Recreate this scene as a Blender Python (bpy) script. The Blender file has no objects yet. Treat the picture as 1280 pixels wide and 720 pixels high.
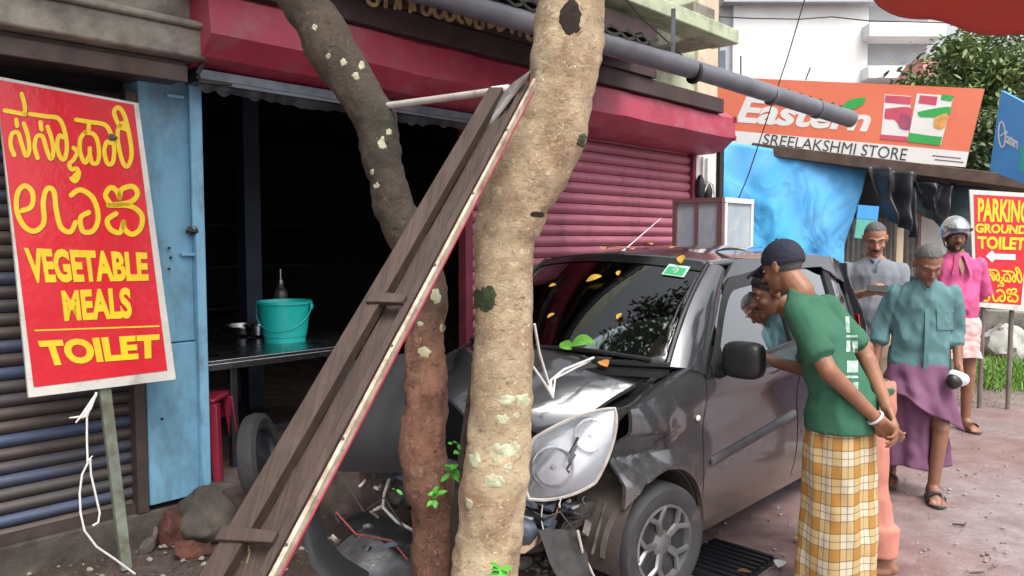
import bpy, bmesh, math, random
from mathutils import Vector, Matrix, noise, Quaternion
V = Vector; R = math.radians; PI = math.pi
random.seed(7)
scn = bpy.context.scene
COL = scn.collection

# ------------------------------------------------------------------ camera, world, sun, exposure
CAM_H, PITCH, FPX = 1.64, R(3.6), 950.0
cam_d = bpy.data.cameras.new('camera'); cam = bpy.data.objects.new('camera', cam_d); COL.objects.link(cam)
cam.location = (0, 0, CAM_H); cam.rotation_euler = (PI/2 - PITCH, 0, 0)
cam_d.sensor_width = 36; cam_d.lens = FPX/1280*36; cam_d.clip_end = 600; cam_d.clip_start = 0.02
cam_d.dof.use_dof = True; cam_d.dof.focus_distance = 4.2; cam_d.dof.aperture_fstop = cam_d.lens/3.5
scn.camera = cam
world = bpy.data.worlds.new('World'); scn.world = world; world.use_nodes = True
SUN_EL, SUN_AZ = R(58), R(150)           # azimuth clockwise from +Y
wn = world.node_tree; bg = wn.nodes['Background']
sky = wn.nodes.new('ShaderNodeTexSky'); sky.sky_type = 'NISHITA'; sky.sun_disc = False
sky.sun_elevation = SUN_EL; sky.sun_rotation = SUN_AZ; sky.air_density = 1.0; sky.dust_density = 6.0; sky.ozone_density = 1.0
hs = wn.nodes.new('ShaderNodeHueSaturation'); hs.inputs['Saturation'].default_value = 0.22   # overcast: grey-white sky
wn.links.new(sky.outputs[0], hs.inputs['Color']); wn.links.new(hs.outputs[0], bg.inputs[0])
bg.inputs[1].default_value = 0.15
sd = bpy.data.lights.new('sun', 'SUN'); sd.energy = 1.1; sd.angle = R(28); sd.color = (1, .96, .9)
sun = bpy.data.objects.new('sun', sd); COL.objects.link(sun)
sun.rotation_euler = V((-math.sin(SUN_AZ)*math.cos(SUN_EL), -math.cos(SUN_AZ)*math.cos(SUN_EL), -math.sin(SUN_EL))).to_track_quat('-Z', 'Y').to_euler()
scn.view_settings.view_transform = 'Standard'; scn.view_settings.look = 'None'
scn.view_settings.exposure = 0.95; scn.view_settings.gamma = 1.0
scn.cycles.max_bounces = 8; scn.cycles.transparent_max_bounces = 12

# ------------------------------------------------------------------ projection helpers
FW = V((0, math.cos(PITCH), -math.sin(PITCH))); UP = V((0, math.sin(PITCH), math.cos(PITCH))); RT = V((1, 0, 0))
CP = V((0, 0, CAM_H))
def ray(px, py): return FW + RT*((px-640)/FPX) + UP*((360-py)/FPX)
def at(px, py, Y):
    d = ray(px, py); return CP + d*(Y/d.y)
def onplane(px, py, p0, n):
    d = ray(px, py); return CP + d*((p0-CP).dot(n)/d.dot(n))
def ground(px, py, z=0.0): return onplane(px, py, V((0, 0, z)), V((0, 0, 1)))
TH = R(43.5)
FU = V((math.sin(TH), math.cos(TH), 0)); FO = V((math.cos(TH), -math.sin(TH), 0)); F0 = V((-1.83, 4.2, 0)); ZZ = V((0, 0, 1))
def fac(s, d, z): return F0 + FU*s + FO*d + ZZ*z          # facade: s along, d out to the road, z up
def fs(px, py, d):
    p = onplane(px, py, F0 + FO*d, FO); return (p-F0).dot(FU), p.z

# ------------------------------------------------------------------ objects
MW = {}
def link(o, parent=None):
    COL.objects.link(o)
    if parent is not None: o.parent = parent; MW[o.name] = MW[parent.name]
    return o
def tag(o, label=None, cat=None, group=None, kind=None):
    if label: o['label'] = label
    if cat: o['category'] = cat
    if group: o['group'] = group
    if kind: o['kind'] = kind
    return o
def thing(name, label, cat, loc=(0, 0, 0), rz=0.0, group=None):
    o = bpy.data.objects.new(name, None); COL.objects.link(o); o.empty_display_size = .1
    o.location = loc; o.rotation_euler = (0, 0, rz)
    MW[o.name] = Matrix.Translation(V(loc)) @ Matrix.Rotation(rz, 4, 'Z')
    return tag(o, label, cat, group)
def ch_copy(o, parent):
    c = o.copy(); COL.objects.link(c); c.parent = parent; MW[c.name] = MW[parent.name]
    for k in o.children: ch_copy(k, c)
    return c
def dup_thing(root, loc, rz=None, label=None):
    c = root.copy(); COL.objects.link(c); c.location = loc
    if rz is not None: c.rotation_euler = (0, 0, rz)
    MW[c.name] = Matrix.Translation(V(loc)) @ Matrix.Rotation(c.rotation_euler.z, 4, 'Z')
    if label: c['label'] = label
    for k in root.children: ch_copy(k, c)
    return c
def piece(o, shift, name=None, mat=None):
    """copy of a part moved by a world-space shift (roots without rotation) sharing its mesh"""
    c = o.copy(); COL.objects.link(c); c.parent = o.parent; c.location = V(o.location) + V(shift)
    MW[c.name] = MW.get(o.name, Matrix())
    return c

class MB:
    def __init__(s): s.v = []; s.f = []
    def add(s, vs, fs_):
        b = len(s.v); s.v += [V(p) for p in vs]; s.f += [tuple(i+b for i in f) for f in fs_]; return s
    def box(s, c, size, ax=None, ay=None, az=None):
        ax = V(ax) if ax is not None else V((1, 0, 0)); ay = V(ay) if ay is not None else V((0, 1, 0)); az = V(az) if az is not None else ax.cross(ay)
        c = V(c); hx, hy, hz = [q/2 for q in size]
        vs = [c + ax*(hx*i) + ay*(hy*j) + az*(hz*k) for k in (-1, 1) for j in (-1, 1) for i in (-1, 1)]
        return s.add(vs, [(0, 2, 3, 1), (4, 5, 7, 6), (0, 1, 5, 4), (2, 6, 7, 3), (0, 4, 6, 2), (1, 3, 7, 5)])
    def fbox(s, s0, s1, d0, d1, z0, z1):
        """box in facade axes"""
        return s.box(fac((s0+s1)/2, (d0+d1)/2, (z0+z1)/2), (abs(s1-s0), abs(d1-d0), abs(z1-z0)), FU, FO*-1, ZZ)
    def hexa(s, b, t):
        """b,t: 4 bottom and 4 top corners in order"""
        return s.add(list(b)+list(t), [(3, 2, 1, 0), (4, 5, 6, 7)] + [(i, (i+1) % 4, 4+(i+1) % 4, 4+i) for i in range(4)])
    def loft(s, rings, cap=True, closed=True):
        n = len(rings[0]); b = len(s.v)
        for r in rings: s.v += [V(p) for p in r]
        for i in range(len(rings)-1):
            for j in range(n if closed else n-1):
                k = (j+1) % n
                s.f.append((b+i*n+j, b+i*n+k, b+(i+1)*n+k, b+(i+1)*n+j))
        if cap and closed:
            s.f.append(tuple(b+j for j in range(n))[::-1]); e = b+(len(rings)-1)*n
            s.f.append(tuple(e+j for j in range(n)))
        return s
    def tube(s, pts, r, n=8, cap=True, squash=None):
        pts = [V(p) for p in pts]; m = len(pts)
        rs = r if isinstance(r, (list, tuple)) else [r]*m
        rings = []; prev = None
        for i, p in enumerate(pts):
            t = (pts[min(i+1, m-1)] - pts[max(i-1, 0)]).normalized()
            if prev is None:
                a = V((0, 0, 1)) if abs(t.z) < .9 else V((1, 0, 0)); a = (a - t*a.dot(t)).normalized()
            else:
                a = prev - t*prev.dot(t); a = a.normalized() if a.length > 1e-6 else t.orthogonal().normalized()
            prev = a; b = t.cross(a)
            rings.append([p + (a*math.cos(2*PI*k/n) + b*math.sin(2*PI*k/n))*rs[i] for k in range(n)])
        return s.loft(rings, cap)
    def cyl(s, p0, p1, r, n=16, r1=None): return s.tube([p0, p1], [r, r if r1 is None else r1], n)
    def capsule(s, p0, p1, r0, r1, n=12):
        p0 = V(p0); p1 = V(p1); d = p1-p0
        t = d.normalized() if d.length > 1e-6 else V((0, 0, 1))
        pts = []; rr = []
        for k in range(4):
            a = -PI/2 + (k+.15)*PI/8.2; pts.append(p0 + t*(math.sin(a)*r0)); rr.append(max(math.cos(a)*r0, 1e-4))
        pts.append(p0); rr.append(r0); pts.append(p1 if d.length > 1e-6 else p0 + t*1e-4); rr.append(r1)
        for k in range(4):
            a = PI/2 - (3-k+.15)*PI/8.2; pts.append(p1 + t*(math.sin(a)*r1)); rr.append(max(math.cos(a)*r1, 1e-4))
        return s.tube(pts, rr, n)
    def ell(s, c, rad, rot=None, n=14, m=9):
        c = V(c); M3 = rot if rot is not None else Matrix.Identity(3)
        rings = []
        for i in range(m+1):
            a = -PI/2 + PI*(i if 0 < i < m else (.12 if i == 0 else m-.12))/m
            rings.append([c + M3 @ V((rad[0]*math.cos(a)*math.cos(2*PI*k/n), rad[1]*math.cos(a)*math.sin(2*PI*k/n), rad[2]*math.sin(a))) for k in range(n)])
        return s.loft(rings)
    def grid(s, fn, nu, nv, back=None):
        """fn(a,b) a,b in 0..1; back = thickness vector or function for a closed slab"""
        b = len(s.v); W = nv+1
        for i in range(nu+1):
            for j in range(nv+1): s.v.append(V(fn(i/nu, j/nv)))
        for i in range(nu):
            for j in range(nv): s.f.append((b+i*W+j, b+(i+1)*W+j, b+(i+1)*W+j+1, b+i*W+j+1))
        if back is not None:
            o = len(s.v); N = (nu+1)*W
            for k in range(N): s.v.append(s.v[b+k] + (back if isinstance(back, V) else back(s.v[b+k])))
            for i in range(nu):
                for j in range(nv): s.f.append((o+i*W+j, o+i*W+j+1, o+(i+1)*W+j+1, o+(i+1)*W+j))
            rim = [i*W for i in range(nu+1)] + [nu*W+j for j in range(1, W)] + [i*W+nv for i in range(nu-1, -1, -1)] + [j for j in range(nv-1, 0, -1)]
            for i in range(len(rim)):
                p, q = rim[i], rim[(i+1) % len(rim)]
                s.f.append((b+q, b+p, o+p, o+q))
        return s
    def lathe(s, c, prof, n=24, ax=None):
        """prof [(r,h)] around axis ax through c"""
        c = V(c); az = V(ax).normalized() if ax is not None else ZZ
        a = az.orthogonal().normalized(); b = az.cross(a)
        return s.loft([[c + az*h + (a*math.cos(2*PI*k/n) + b*math.sin(2*PI*k/n))*max(r, 1e-4) for k in range(n)] for r, h in prof], cap=True)
    def prism(s, pts2, fn, z0, z1):
        """outline [(x,y)] -> fn(x,y,z) between z0 and z1"""
        n = len(pts2); b = len(s.v)
        s.v += [V(fn(x, y, z0)) for x, y in pts2] + [V(fn(x, y, z1)) for x, y in pts2]
        s.f.append(tuple(b+i for i in range(n))[::-1]); s.f.append(tuple(b+n+i for i in range(n)))
        for i in range(n): j = (i+1) % n; s.f.append((b+i, b+j, b+n+j, b+n+i))
        return s
    def jitter(s, amp, scale, seed=0):
        o = V((seed*7.3, seed*3.1, seed*1.7))
        s.v = [p + noise.noise_vector(p*scale + o)*amp for p in s.v]; return s
    def build(s, name, mat, parent=None, local=False, sharp=38, bev=0, sub=0, fixn=True):
        me = bpy.data.meshes.new(name)
        vs = s.v
        if parent is not None and not local:
            inv = MW[parent.name].inverted(); vs = [inv @ p for p in vs]
        me.from_pydata([tuple(p) for p in vs], [], s.f)
        if fixn:
            bm = bmesh.new(); bm.from_mesh(me); bmesh.ops.recalc_face_normals(bm, faces=bm.faces); bm.to_mesh(me); bm.free()
        me.materials.append(mat); me.update()
        if sharp: me.shade_smooth(); me.set_sharp_from_angle(angle=R(sharp))
        o = bpy.data.objects.new(name, me); link(o, parent)
        if parent is None: MW[o.name] = Matrix()
        if bev:
            m = o.modifiers.new('bevel', 'BEVEL'); m.width = bev; m.segments = 2; m.limit_method = 'ANGLE'; m.angle_limit = R(40)
        if sub:
            m = o.modifiers.new('sub', 'SUBSURF'); m.levels = sub; m.render_levels = sub
        return o

# ------------------------------------------------------------------ materials
def new_mat(name):
    m = bpy.data.materials.new(name); m.use_nodes = True; nt = m.node_tree; nt.nodes.clear()
    out = nt.nodes.new('ShaderNodeOutputMaterial'); p = nt.nodes.new('ShaderNodeBsdfPrincipled'); nt.links.new(p.outputs[0], out.inputs[0])
    return m, nt, p
def nd(nt, t, **kw):
    n = nt.nodes.new(t)
    for k, v in kw.items():
        if hasattr(n, k): setattr(n, k, v)
        else: n.inputs[k.replace('_', ' ')].default_value = v
    return n
def ramp(nt, fac_, stops, interp='LINEAR'):
    r = nt.nodes.new('ShaderNodeValToRGB'); r.color_ramp.interpolation = interp
    e = r.color_ramp.elements
    while len(e) < len(stops): e.new(.5)
    for el, (p, c) in zip(e, stops): el.position = p; el.color = (*c, 1) if len(c) == 3 else c
    nt.links.new(fac_, r.inputs[0]); return r
def mixc(nt, f, a, b, mode='MIX'):
    m = nt.nodes.new('ShaderNodeMix'); m.data_type = 'RGBA'; m.blend_type = mode
    for sock, val in ((m.inputs[0], f), (m.inputs[6], a), (m.inputs[7], b)):
        if isinstance(val, (int, float)): sock.default_value = val
        elif isinstance(val, tuple): sock.default_value = (*val, 1) if len(val) == 3 else val
        else: nt.links.new(val, sock)
    return m.outputs[2]
def coords(nt, mode='pos', scale=(1, 1, 1)):
    if mode == 'pos': o = nt.nodes.new('ShaderNodeNewGeometry').outputs['Position']
    else: o = nt.nodes.new('ShaderNodeTexCoord').outputs['Object']
    if scale != (1, 1, 1):
        mp = nt.nodes.new('ShaderNodeMapping'); mp.inputs['Scale'].default_value = scale; nt.links.new(o, mp.inputs[0]); o = mp.outputs[0]
    return o
def axes_coords(nt, axes, scales):
    g_ = nt.nodes.new('ShaderNodeNewGeometry').outputs['Position']; cb_ = nt.nodes.new('ShaderNodeCombineXYZ')
    for i, (a, k) in enumerate(zip(axes, scales)):
        d = nt.nodes.new('ShaderNodeVectorMath'); d.operation = 'DOT_PRODUCT'; nt.links.new(g_, d.inputs[0]); d.inputs[1].default_value = tuple(V(a)*k); nt.links.new(d.outputs['Value'], cb_.inputs[i])
    return cb_.outputs[0]
def noise_f(nt, co, scale, detail=6, rough=.6, dist=0):
    n = nd(nt, 'ShaderNodeTexNoise', Scale=scale, Detail=detail, Roughness=rough, Distortion=dist); nt.links.new(co, n.inputs['Vector']); return n.outputs[0]
def bump(nt, p, h, strength=.3, dist=.01):
    b = nd(nt, 'ShaderNodeBump', Strength=strength, Distance=dist); nt.links.new(h, b.inputs['Height']); nt.links.new(b.outputs[0], p.inputs['Normal']); return b
def mat(name, c1, c2=None, scale=6, rough=.6, metal=0, bstr=.2, bdist=.004, bscale=None, dirt=None, dscale=3, damt=.5, mode='pos', stretch=(1, 1, 1), rvar=.15, spec=.5, coat=0, contrast=(.35, .65)):
    m, nt, p = new_mat(name); co = coords(nt, mode, stretch)
    c2 = c2 or tuple(x*.75 for x in c1)
    n1 = noise_f(nt, co, scale)
    c = ramp(nt, n1, [(contrast[0], c1), (contrast[1], c2)]).outputs[0]
    if dirt:
        n2 = noise_f(nt, co, dscale, 8, .7)
        k = ramp(nt, n2, [(1-damt-.12, (0, 0, 0)), (1-damt+.12, (1, 1, 1))]).outputs[0]
        c = mixc(nt, k, c, dirt)
    nt.links.new(c, p.inputs['Base Color'])
    n3 = noise_f(nt, co, bscale or scale*6, 5)
    rr = nd(nt, 'ShaderNodeMapRange'); rr.inputs[3].default_value = max(rough-rvar, .02); rr.inputs[4].default_value = min(rough+rvar, 1)
    nt.links.new(n1, rr.inputs[0]); nt.links.new(rr.outputs[0], p.inputs['Roughness'])
    p.inputs['Metallic'].default_value = metal; p.inputs['Specular IOR Level'].default_value = spec
    if coat: p.inputs['Coat Weight'].default_value = coat; p.inputs['Coat Roughness'].default_value = .06
    if bstr: bump(nt, p, n3, bstr, bdist)
    return m
def glass_mat(name, tint=(.55, .62, .62), ior=1.5, rough=.0, boost=1.0, gloss=(.95, .97, 1)):
    m, nt, p = new_mat(name); nt.nodes.remove(p)
    out = [n for n in nt.nodes if n.type == 'OUTPUT_MATERIAL'][0]
    tr = nt.nodes.new('ShaderNodeBsdfTransparent'); tr.inputs[0].default_value = (*tint, 1)
    gl = nt.nodes.new('ShaderNodeBsdfGlossy'); gl.inputs['Roughness'].default_value = rough; gl.inputs[0].default_value = (*gloss, 1)
    fr = nt.nodes.new('ShaderNodeFresnel'); fr.inputs[0].default_value = ior
    mu = nt.nodes.new('ShaderNodeMath'); mu.operation = 'MULTIPLY'; mu.use_clamp = True; mu.inputs[1].default_value = boost
    nt.links.new(fr.outputs[0], mu.inputs[0])
    mx = nt.nodes.new('ShaderNodeMixShader'); nt.links.new(mu.outputs[0], mx.inputs[0]); nt.links.new(tr.outputs[0], mx.inputs[1]); nt.links.new(gl.outputs[0], mx.inputs[2])
    nt.links.new(mx.outputs[0], out.inputs[0]); return m
def set_alpha_flat(m): return m

# flat lettering ---------------------------------------------------------------------------
def text_mesh(txt, bold=0.0):
    """(verts2d, faces) of a line of text, scaled to the unit box"""
    cu = bpy.data.curves.new('lettering', 'FONT'); cu.body = txt; cu.size = 1; cu.offset = bold; cu.resolution_u = 4
    o = bpy.data.objects.new('lettering', cu); COL.objects.link(o)
    dg = bpy.context.evaluated_depsgraph_get(); dg.update()
    me = bpy.data.meshes.new_from_object(o.evaluated_get(dg))
    vs = [(v.co.x, v.co.y) for v in me.vertices]; fc = [tuple(p.vertices) for p in me.polygons]
    bpy.data.objects.remove(o); bpy.data.curves.remove(cu); bpy.data.meshes.remove(me)
    x0 = min(v[0] for v in vs); x1 = max(v[0] for v in vs); y0 = min(v[1] for v in vs); y1 = max(v[1] for v in vs)
    return [((x-x0)/(x1-x0), (y-y0)/(y1-y0)) for x, y in vs], fc
def put_text(mb, txt, fn, box, bold=.02, z=.003, shear=0):
    """fn(a,b,z)->point ; box (a0,b0,a1,b1) in the board's own 0..1 axes (b up)"""
    vs, fc = text_mesh(txt, bold); a0, b0, a1, b1 = box
    mb.add([fn(a0+(a1-a0)*(x+shear*y), b0+(b1-b0)*y, z) for x, y in vs], fc)
def spline(pts, n=6, closed=False):
    pts = [V((p[0], p[1], 0)) for p in pts]; out = []
    m = len(pts)
    for i in range(m-1):
        p0 = pts[max(i-1, 0)]; p1 = pts[i]; p2 = pts[i+1]; p3 = pts[min(i+2, m-1)]
        for k in range(n):
            t = k/n; out.append(.5*((2*p1) + (p2-p0)*t + (2*p0-5*p1+4*p2-p3)*t*t + (3*p1-p0-3*p2+p3)*t**3))
    out.append(pts[-1]); return [(p.x, p.y) for p in out]
def stroke(mb, pts, w, fn, z=.003, smooth=5, aspect=1.0):
    """flat brush stroke through pts (round ends), fn(x,y,z)->point"""
    q = spline(pts, smooth) if smooth else [tuple(p) for p in pts]
    L = []; n = len(q)
    for i, (x, y) in enumerate(q):
        ax, ay = q[max(i-1, 0)]; bx, by = q[min(i+1, n-1)]
        tx, ty = bx-ax, by-ay; l = math.hypot(tx, ty) or 1; L.append((-ty/l, tx/l))
    b = len(mb.v)
    for (x, y), (nx, ny) in zip(q, L):
        mb.v += [fn(x+nx*w/2, y+ny*w/2*aspect, z), fn(x-nx*w/2, y-ny*w/2*aspect, z)]
    for i in range(n-1): mb.f.append((b+2*i, b+2*i+1, b+2*i+3, b+2*i+2))
    for (x, y) in (q[0], q[-1]):
        c = len(mb.v); mb.v += [fn(x+math.cos(2*PI*k/10)*w/2, y+math.sin(2*PI*k/10)*w/2*aspect, z+.0004) for k in range(10)]; mb.f.append(tuple(range(c, c+10)))
def bil(c00, c10, c11, c01):
    """board from 4 corners (a to the right, b up); returns fn(a,b,z)"""
    c00, c10, c11, c01 = V(c00), V(c10), V(c11), V(c01)
    n = ((c10-c00).cross(c01-c00)).normalized()
    def fn(a, b, z=0): return c00*((1-a)*(1-b)) + c10*(a*(1-b)) + c11*(a*b) + c01*((1-a)*b) + n*z
    return fn, n
# ================================================================== MATERIALS
m_soil = None
def road_material():
    m, nt, p = new_mat('wet_road'); co = coords(nt)
    big = noise_f(nt, co, .8, 4, .55); mid = noise_f(nt, co, 5, 8, .7); fine = noise_f(nt, co, 60, 4, .7)
    sx = nt.nodes.new('ShaderNodeSeparateXYZ'); nt.links.new(co, sx.inputs[0])
    # asphalt on the right, red laterite mud along the shops
    base = mixc(nt, ramp(nt, mid, [(.3, (0, 0, 0)), (.7, (1, 1, 1))]).outputs[0], (.25, .205, .208), (.355, .31, .318))
    red = mixc(nt, ramp(nt, mid, [(.35, (0, 0, 0)), (.65, (1, 1, 1))]).outputs[0], (.17, .095, .09), (.27, .18, .172))
    c = mixc(nt, ramp(nt, big, [(.40, (0, 0, 0)), (.62, (1, 1, 1))]).outputs[0], base, red)
    # distance from the facade line decides mud
    dt = nt.nodes.new('ShaderNodeVectorMath'); dt.operation = 'DOT_PRODUCT'; nt.links.new(co, dt.inputs[0]); dt.inputs[1].default_value = tuple(FO)
    ad = nt.nodes.new('ShaderNodeMath'); ad.operation = 'ADD'; nt.links.new(dt.outputs['Value'], ad.inputs[0]); ad.inputs[1].default_value = -F0.dot(FO)
    wob = nt.nodes.new('ShaderNodeMath'); wob.operation = 'MULTIPLY_ADD'; nt.links.new(mid, wob.inputs[0]); wob.inputs[1].default_value = 1.2; nt.links.new(ad.outputs[0], wob.inputs[2])
    k = ramp(nt, wob.outputs[0], [(.0, (1, 1, 1)), (1, (0, 0, 0))]).outputs[0]
    mr = nd(nt, 'ShaderNodeMapRange'); nt.links.new(wob.outputs[0], mr.inputs[0]); mr.inputs[1].default_value = 2.0; mr.inputs[2].default_value = 4.4; mr.inputs[3].default_value = 1; mr.inputs[4].default_value = 0
    c = mixc(nt, mr.outputs[0], c, red)
    mr2 = nd(nt, 'ShaderNodeMapRange'); nt.links.new(wob.outputs[0], mr2.inputs[0]); mr2.inputs[1].default_value = 1.5; mr2.inputs[2].default_value = 2.3; mr2.inputs[3].default_value = 1; mr2.inputs[4].default_value = 0
    soil = mixc(nt, ramp(nt, fine, [(.35, (0, 0, 0)), (.7, (1, 1, 1))]).outputs[0], (.035, .025, .020), (.10, .075, .062))
    c = mixc(nt, mr2.outputs[0], c, soil)
    sp = ramp(nt, fine, [(.60, (0, 0, 0)), (.68, (1, 1, 1))]).outputs[0]
    c = mixc(nt, nd_mul(nt, sp, .5), c, (.46, .41, .40))
    f2 = noise_f(nt, co, 26, 6, .8); c = mixc(nt, nd_mul(nt, ramp(nt, f2, [(.30, (1, 1, 1)), (.44, (0, 0, 0))]).outputs[0], .55), c, (.12, .085, .08))
    f3 = noise_f(nt, co, 2.2, 7, .75); c = mixc(nt, nd_mul(nt, ramp(nt, f3, [(.50, (0, 0, 0)), (.62, (1, 1, 1))]).outputs[0], .4), c, (.17, .12, .115))
    nt.links.new(c, p.inputs['Base Color'])
    wet = ramp(nt, big, [(.35, (.16, .16, .16)), (.65, (.50, .50, .50))]).outputs[0]; nt.links.new(wet, p.inputs['Roughness'])
    h = nt.nodes.new('ShaderNodeMath'); h.operation = 'MULTIPLY_ADD'; nt.links.new(fine, h.inputs[0]); h.inputs[1].default_value = .35; nt.links.new(mid, h.inputs[2])
    bump(nt, p, h.outputs[0], .55, .03)
    return m
def nd_mul(nt, s, k):
    n = nt.nodes.new('ShaderNodeMath'); n.operation = 'MULTIPLY'; nt.links.new(s, n.inputs[0]); n.inputs[1].default_value = k; return n.outputs[0]

M_road = road_material()
M_conc = mat('weathered_concrete', (.34, .32, .28), (.22, .20, .17), 5, .85, dirt=(.07, .06, .05), dscale=2.2, damt=.42, bstr=.5, bdist=.01)
M_concd = mat('stained_concrete', (.14, .115, .095), (.075, .062, .052), 4, .85, dirt=(.035, .03, .025), dscale=3, damt=.5, bstr=.6, bdist=.012)
M_floor = mat('shop_floor_cement', (.22, .165, .14), (.13, .10, .085), 7, .6, dirt=(.05, .036, .03), dscale=4, damt=.5, bstr=.4)
M_laterite = mat('laterite_stone', (.13, .045, .03), (.05, .022, .016), 9, .9, bstr=.9, bdist=.02)
M_blue = mat('blue_painted_plaster', (.19, .41, .57), (.14, .33, .49), 3, .6, dirt=(.10, .17, .22), dscale=4, damt=.42, bstr=.4, bdist=.008, bscale=12, stretch=(1, 1, .45))
M_bluel = mat('blue_painted_steel', (.24, .48, .66), (.18, .40, .58), 4, .45, dirt=(.11, .18, .23), dscale=6, damt=.38, bstr=.15, stretch=(1, 1, .5))
M_dark = mat('unlit_shop_wall', (.018, .018, .02), (.010, .010, .011), 3, .8, bstr=.2)  # near-black colour stands in for the unlit interior
M_darkblue = mat('dark_blue_paint', (.03, .045, .07), (.02, .03, .05), 3, .7, bstr=.2)
M_brown = mat('rusty_brown_steel', (.10, .075, .065), (.055, .042, .038), 6, .5, .3, dirt=(.12, .06, .03), dscale=9, damt=.35)
M_hood = mat('pink_red_painted_steel', (.38, .040, .080), (.30, .030, .060), 3.5, .5, dirt=(.30, .10, .12), dscale=5, damt=.40, bstr=.08, rvar=.1)
M_hoodin = mat('dark_red_steel', (.20, .03, .05), (.13, .02, .035), 5, .6, bstr=.1)
M_fascia = mat('dark_brown_fascia', (.055, .03, .03), (.035, .02, .02), 5, .7, bstr=.2)
M_gold = mat('faded_gold_paint', (.55, .42, .22), (.40, .29, .15), 8, .6, dirt=(.16, .11, .07), dscale=14, damt=.4, bstr=0)
M_green = mat('pale_green_plaster', (.44, .49, .34), (.36, .41, .28), 2.5, .8, dirt=(.15, .17, .11), dscale=3.4, damt=.42, bstr=.3)
M_tan = mat('cream_plaster', (.60, .50, .36), (.48, .38, .27), 3, .8, dirt=(.25, .20, .13), dscale=4, damt=.35)
M_white = mat('white_paint', (.80, .80, .79), (.72, .72, .72), 2, .7, bstr=.1, dirt=(.55, .55, .53), dscale=1.2, damt=.25)
M_greywall = mat('grey_paint_and_shading', (.46, .47, .50), (.40, .41, .44), 2, .8, bstr=.1)
M_pvc = mat('grey_pvc', (.15, .155, .18), (.105, .11, .13), 6, .38, bstr=.06, dirt=(.09, .09, .10), dscale=8, damt=.3)
M_pvcl = mat('pale_pvc', (.50, .47, .43), (.38, .35, .32), 9, .45, dirt=(.18, .15, .13), dscale=12, damt=.35)
M_black = mat('black_plastic', (.016, .016, .018), (.010, .010, .011), 8, .42, bstr=.08)
M_rubber = mat('black_rubber', (.028, .027, .027), (.018, .018, .018), 20, .75, bstr=.25)
M_tile = mat('blackened_roof_tile', (.05, .045, .042), (.03, .028, .026), 9, .85, dirt=(.05, .06, .03), dscale=12, damt=.4, bstr=.5)
M_steel = mat('stainless_steel', (.42, .43, .45), (.34, .35, .37), 5, .26, 1, bstr=.05)
M_darksteel = mat('dull_dark_steel', (.13, .14, .16), (.09, .095, .11), 6, .36, .9, bstr=.1)
M_wood = mat('weathered_dark_wood', (.115, .066, .047), (.058, .034, .026), 14, .7, bstr=.5, bdist=.006, dirt=(.20, .145, .12), dscale=8, damt=.38)
M_cord = mat('white_cord', (.72, .70, .68), (.58, .56, .54), 30, .6, bstr=.2)
M_string = mat('brown_string', (.30, .22, .12), (.2, .14, .08), 30, .8, bstr=.2)
M_wire = mat('black_cable', (.02, .02, .022), (.015, .015, .016), 5, .6, bstr=0)
M_glass = glass_mat('window_glass', (.62, .68, .68), 1.5, .0, 1.3)

# ================================================================== GROUND
g = MB()
def gz(x, y): return .016*noise.noise(V((x*1.3, y*1.3, 0))) + .008*noise.noise(V((x*5, y*5, 3)))
NX = 150
g.grid(lambda a, b: V((-6+16*a, -1+18*b, gz(-6+16*a, -1+18*b)-.004)), NX, NX)
go = g.build('ground', M_road, sharp=0); tag(go, kind='structure'); [setattr(p, 'use_smooth', True) for p in go.data.polygons]
g = MB(); g.grid(lambda a, b: V((-90+180*a, -90+180*b, -.06)), 8, 8)
tag(g.build('terrain', M_road, sharp=0), kind='structure')

# plinth: raised shop floor with a broken cement front edge
PZ = .25
def plinth(): 
    mb = MB()
    s0, s1 = .12, 6.6
    n = 60
    for i in range(n):
        a = s0+(s1-s0)*i/n; b = s0+(s1-s0)*(i+1)/n
        def df(s): return .36 + .05*noise.noise(V((s*3, 1, 0))) + .03*noise.noise(V((s*11, 5, 0)))
        mb.hexa([fac(a, -.02, -.1), fac(b, -.02, -.1), fac(b, df(b)+.05, -.1), fac(a, df(a)+.05, -.1)],
                [fac(a, -.02, PZ), fac(b, -.02, PZ), fac(b, df(b), PZ-.012), fac(a, df(a), PZ-.012)])
    return mb
o = plinth().build('shop_step', M_floor, sharp=40); tag(o, kind='structure')
mb = MB(); mb.fbox(.0, 6.6, -5, -.025, -.1, PZ-.004); tag(mb.build('shop_floor', M_floor), kind='structure')
# crumbling base left of the step: cement lump and laterite lump
for nm, px, py, z, sx, sz, mt, lb in (('rubble_stone', 203, 684, 0, .15, .16, M_laterite, 'dark red laterite stone at the foot of the blue pillar'), ('rubble_stone', 178, 700, 0, .08, .07, M_concd, 'small broken lump left of the red laterite stone'), ('rubble_stone', 232, 704, 0, .09, .07, M_laterite, 'low crumbled red lump before the broken cement'),
                                    ('rubble_stone', 262, 676, 0, .26, .21, M_concd, 'broken cement lump at the end of the shop step')):
    c = onplane(px, py, V((0, 0, z)), ZZ); c = V((c.x, c.y, z))
    mb = MB(); mb.ell(c + V((0, .12, sz*.35)), (sx*.9, sx*.7, sz*.75), n=28, m=18); mb.jitter(.08, 5.5, len(nm)+px).jitter(.03, 15, px).jitter(.010, 40, px)
    tag(mb.build(nm, mt, sharp=60), lb, 'stone')
# low base under the left shutter
mb = MB(); mb.fbox(-3.2, .0, -.5, .0, -.1, .165); tag(mb.build('shutter_sill', M_concd, bev=.01), kind='structure')

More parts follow.
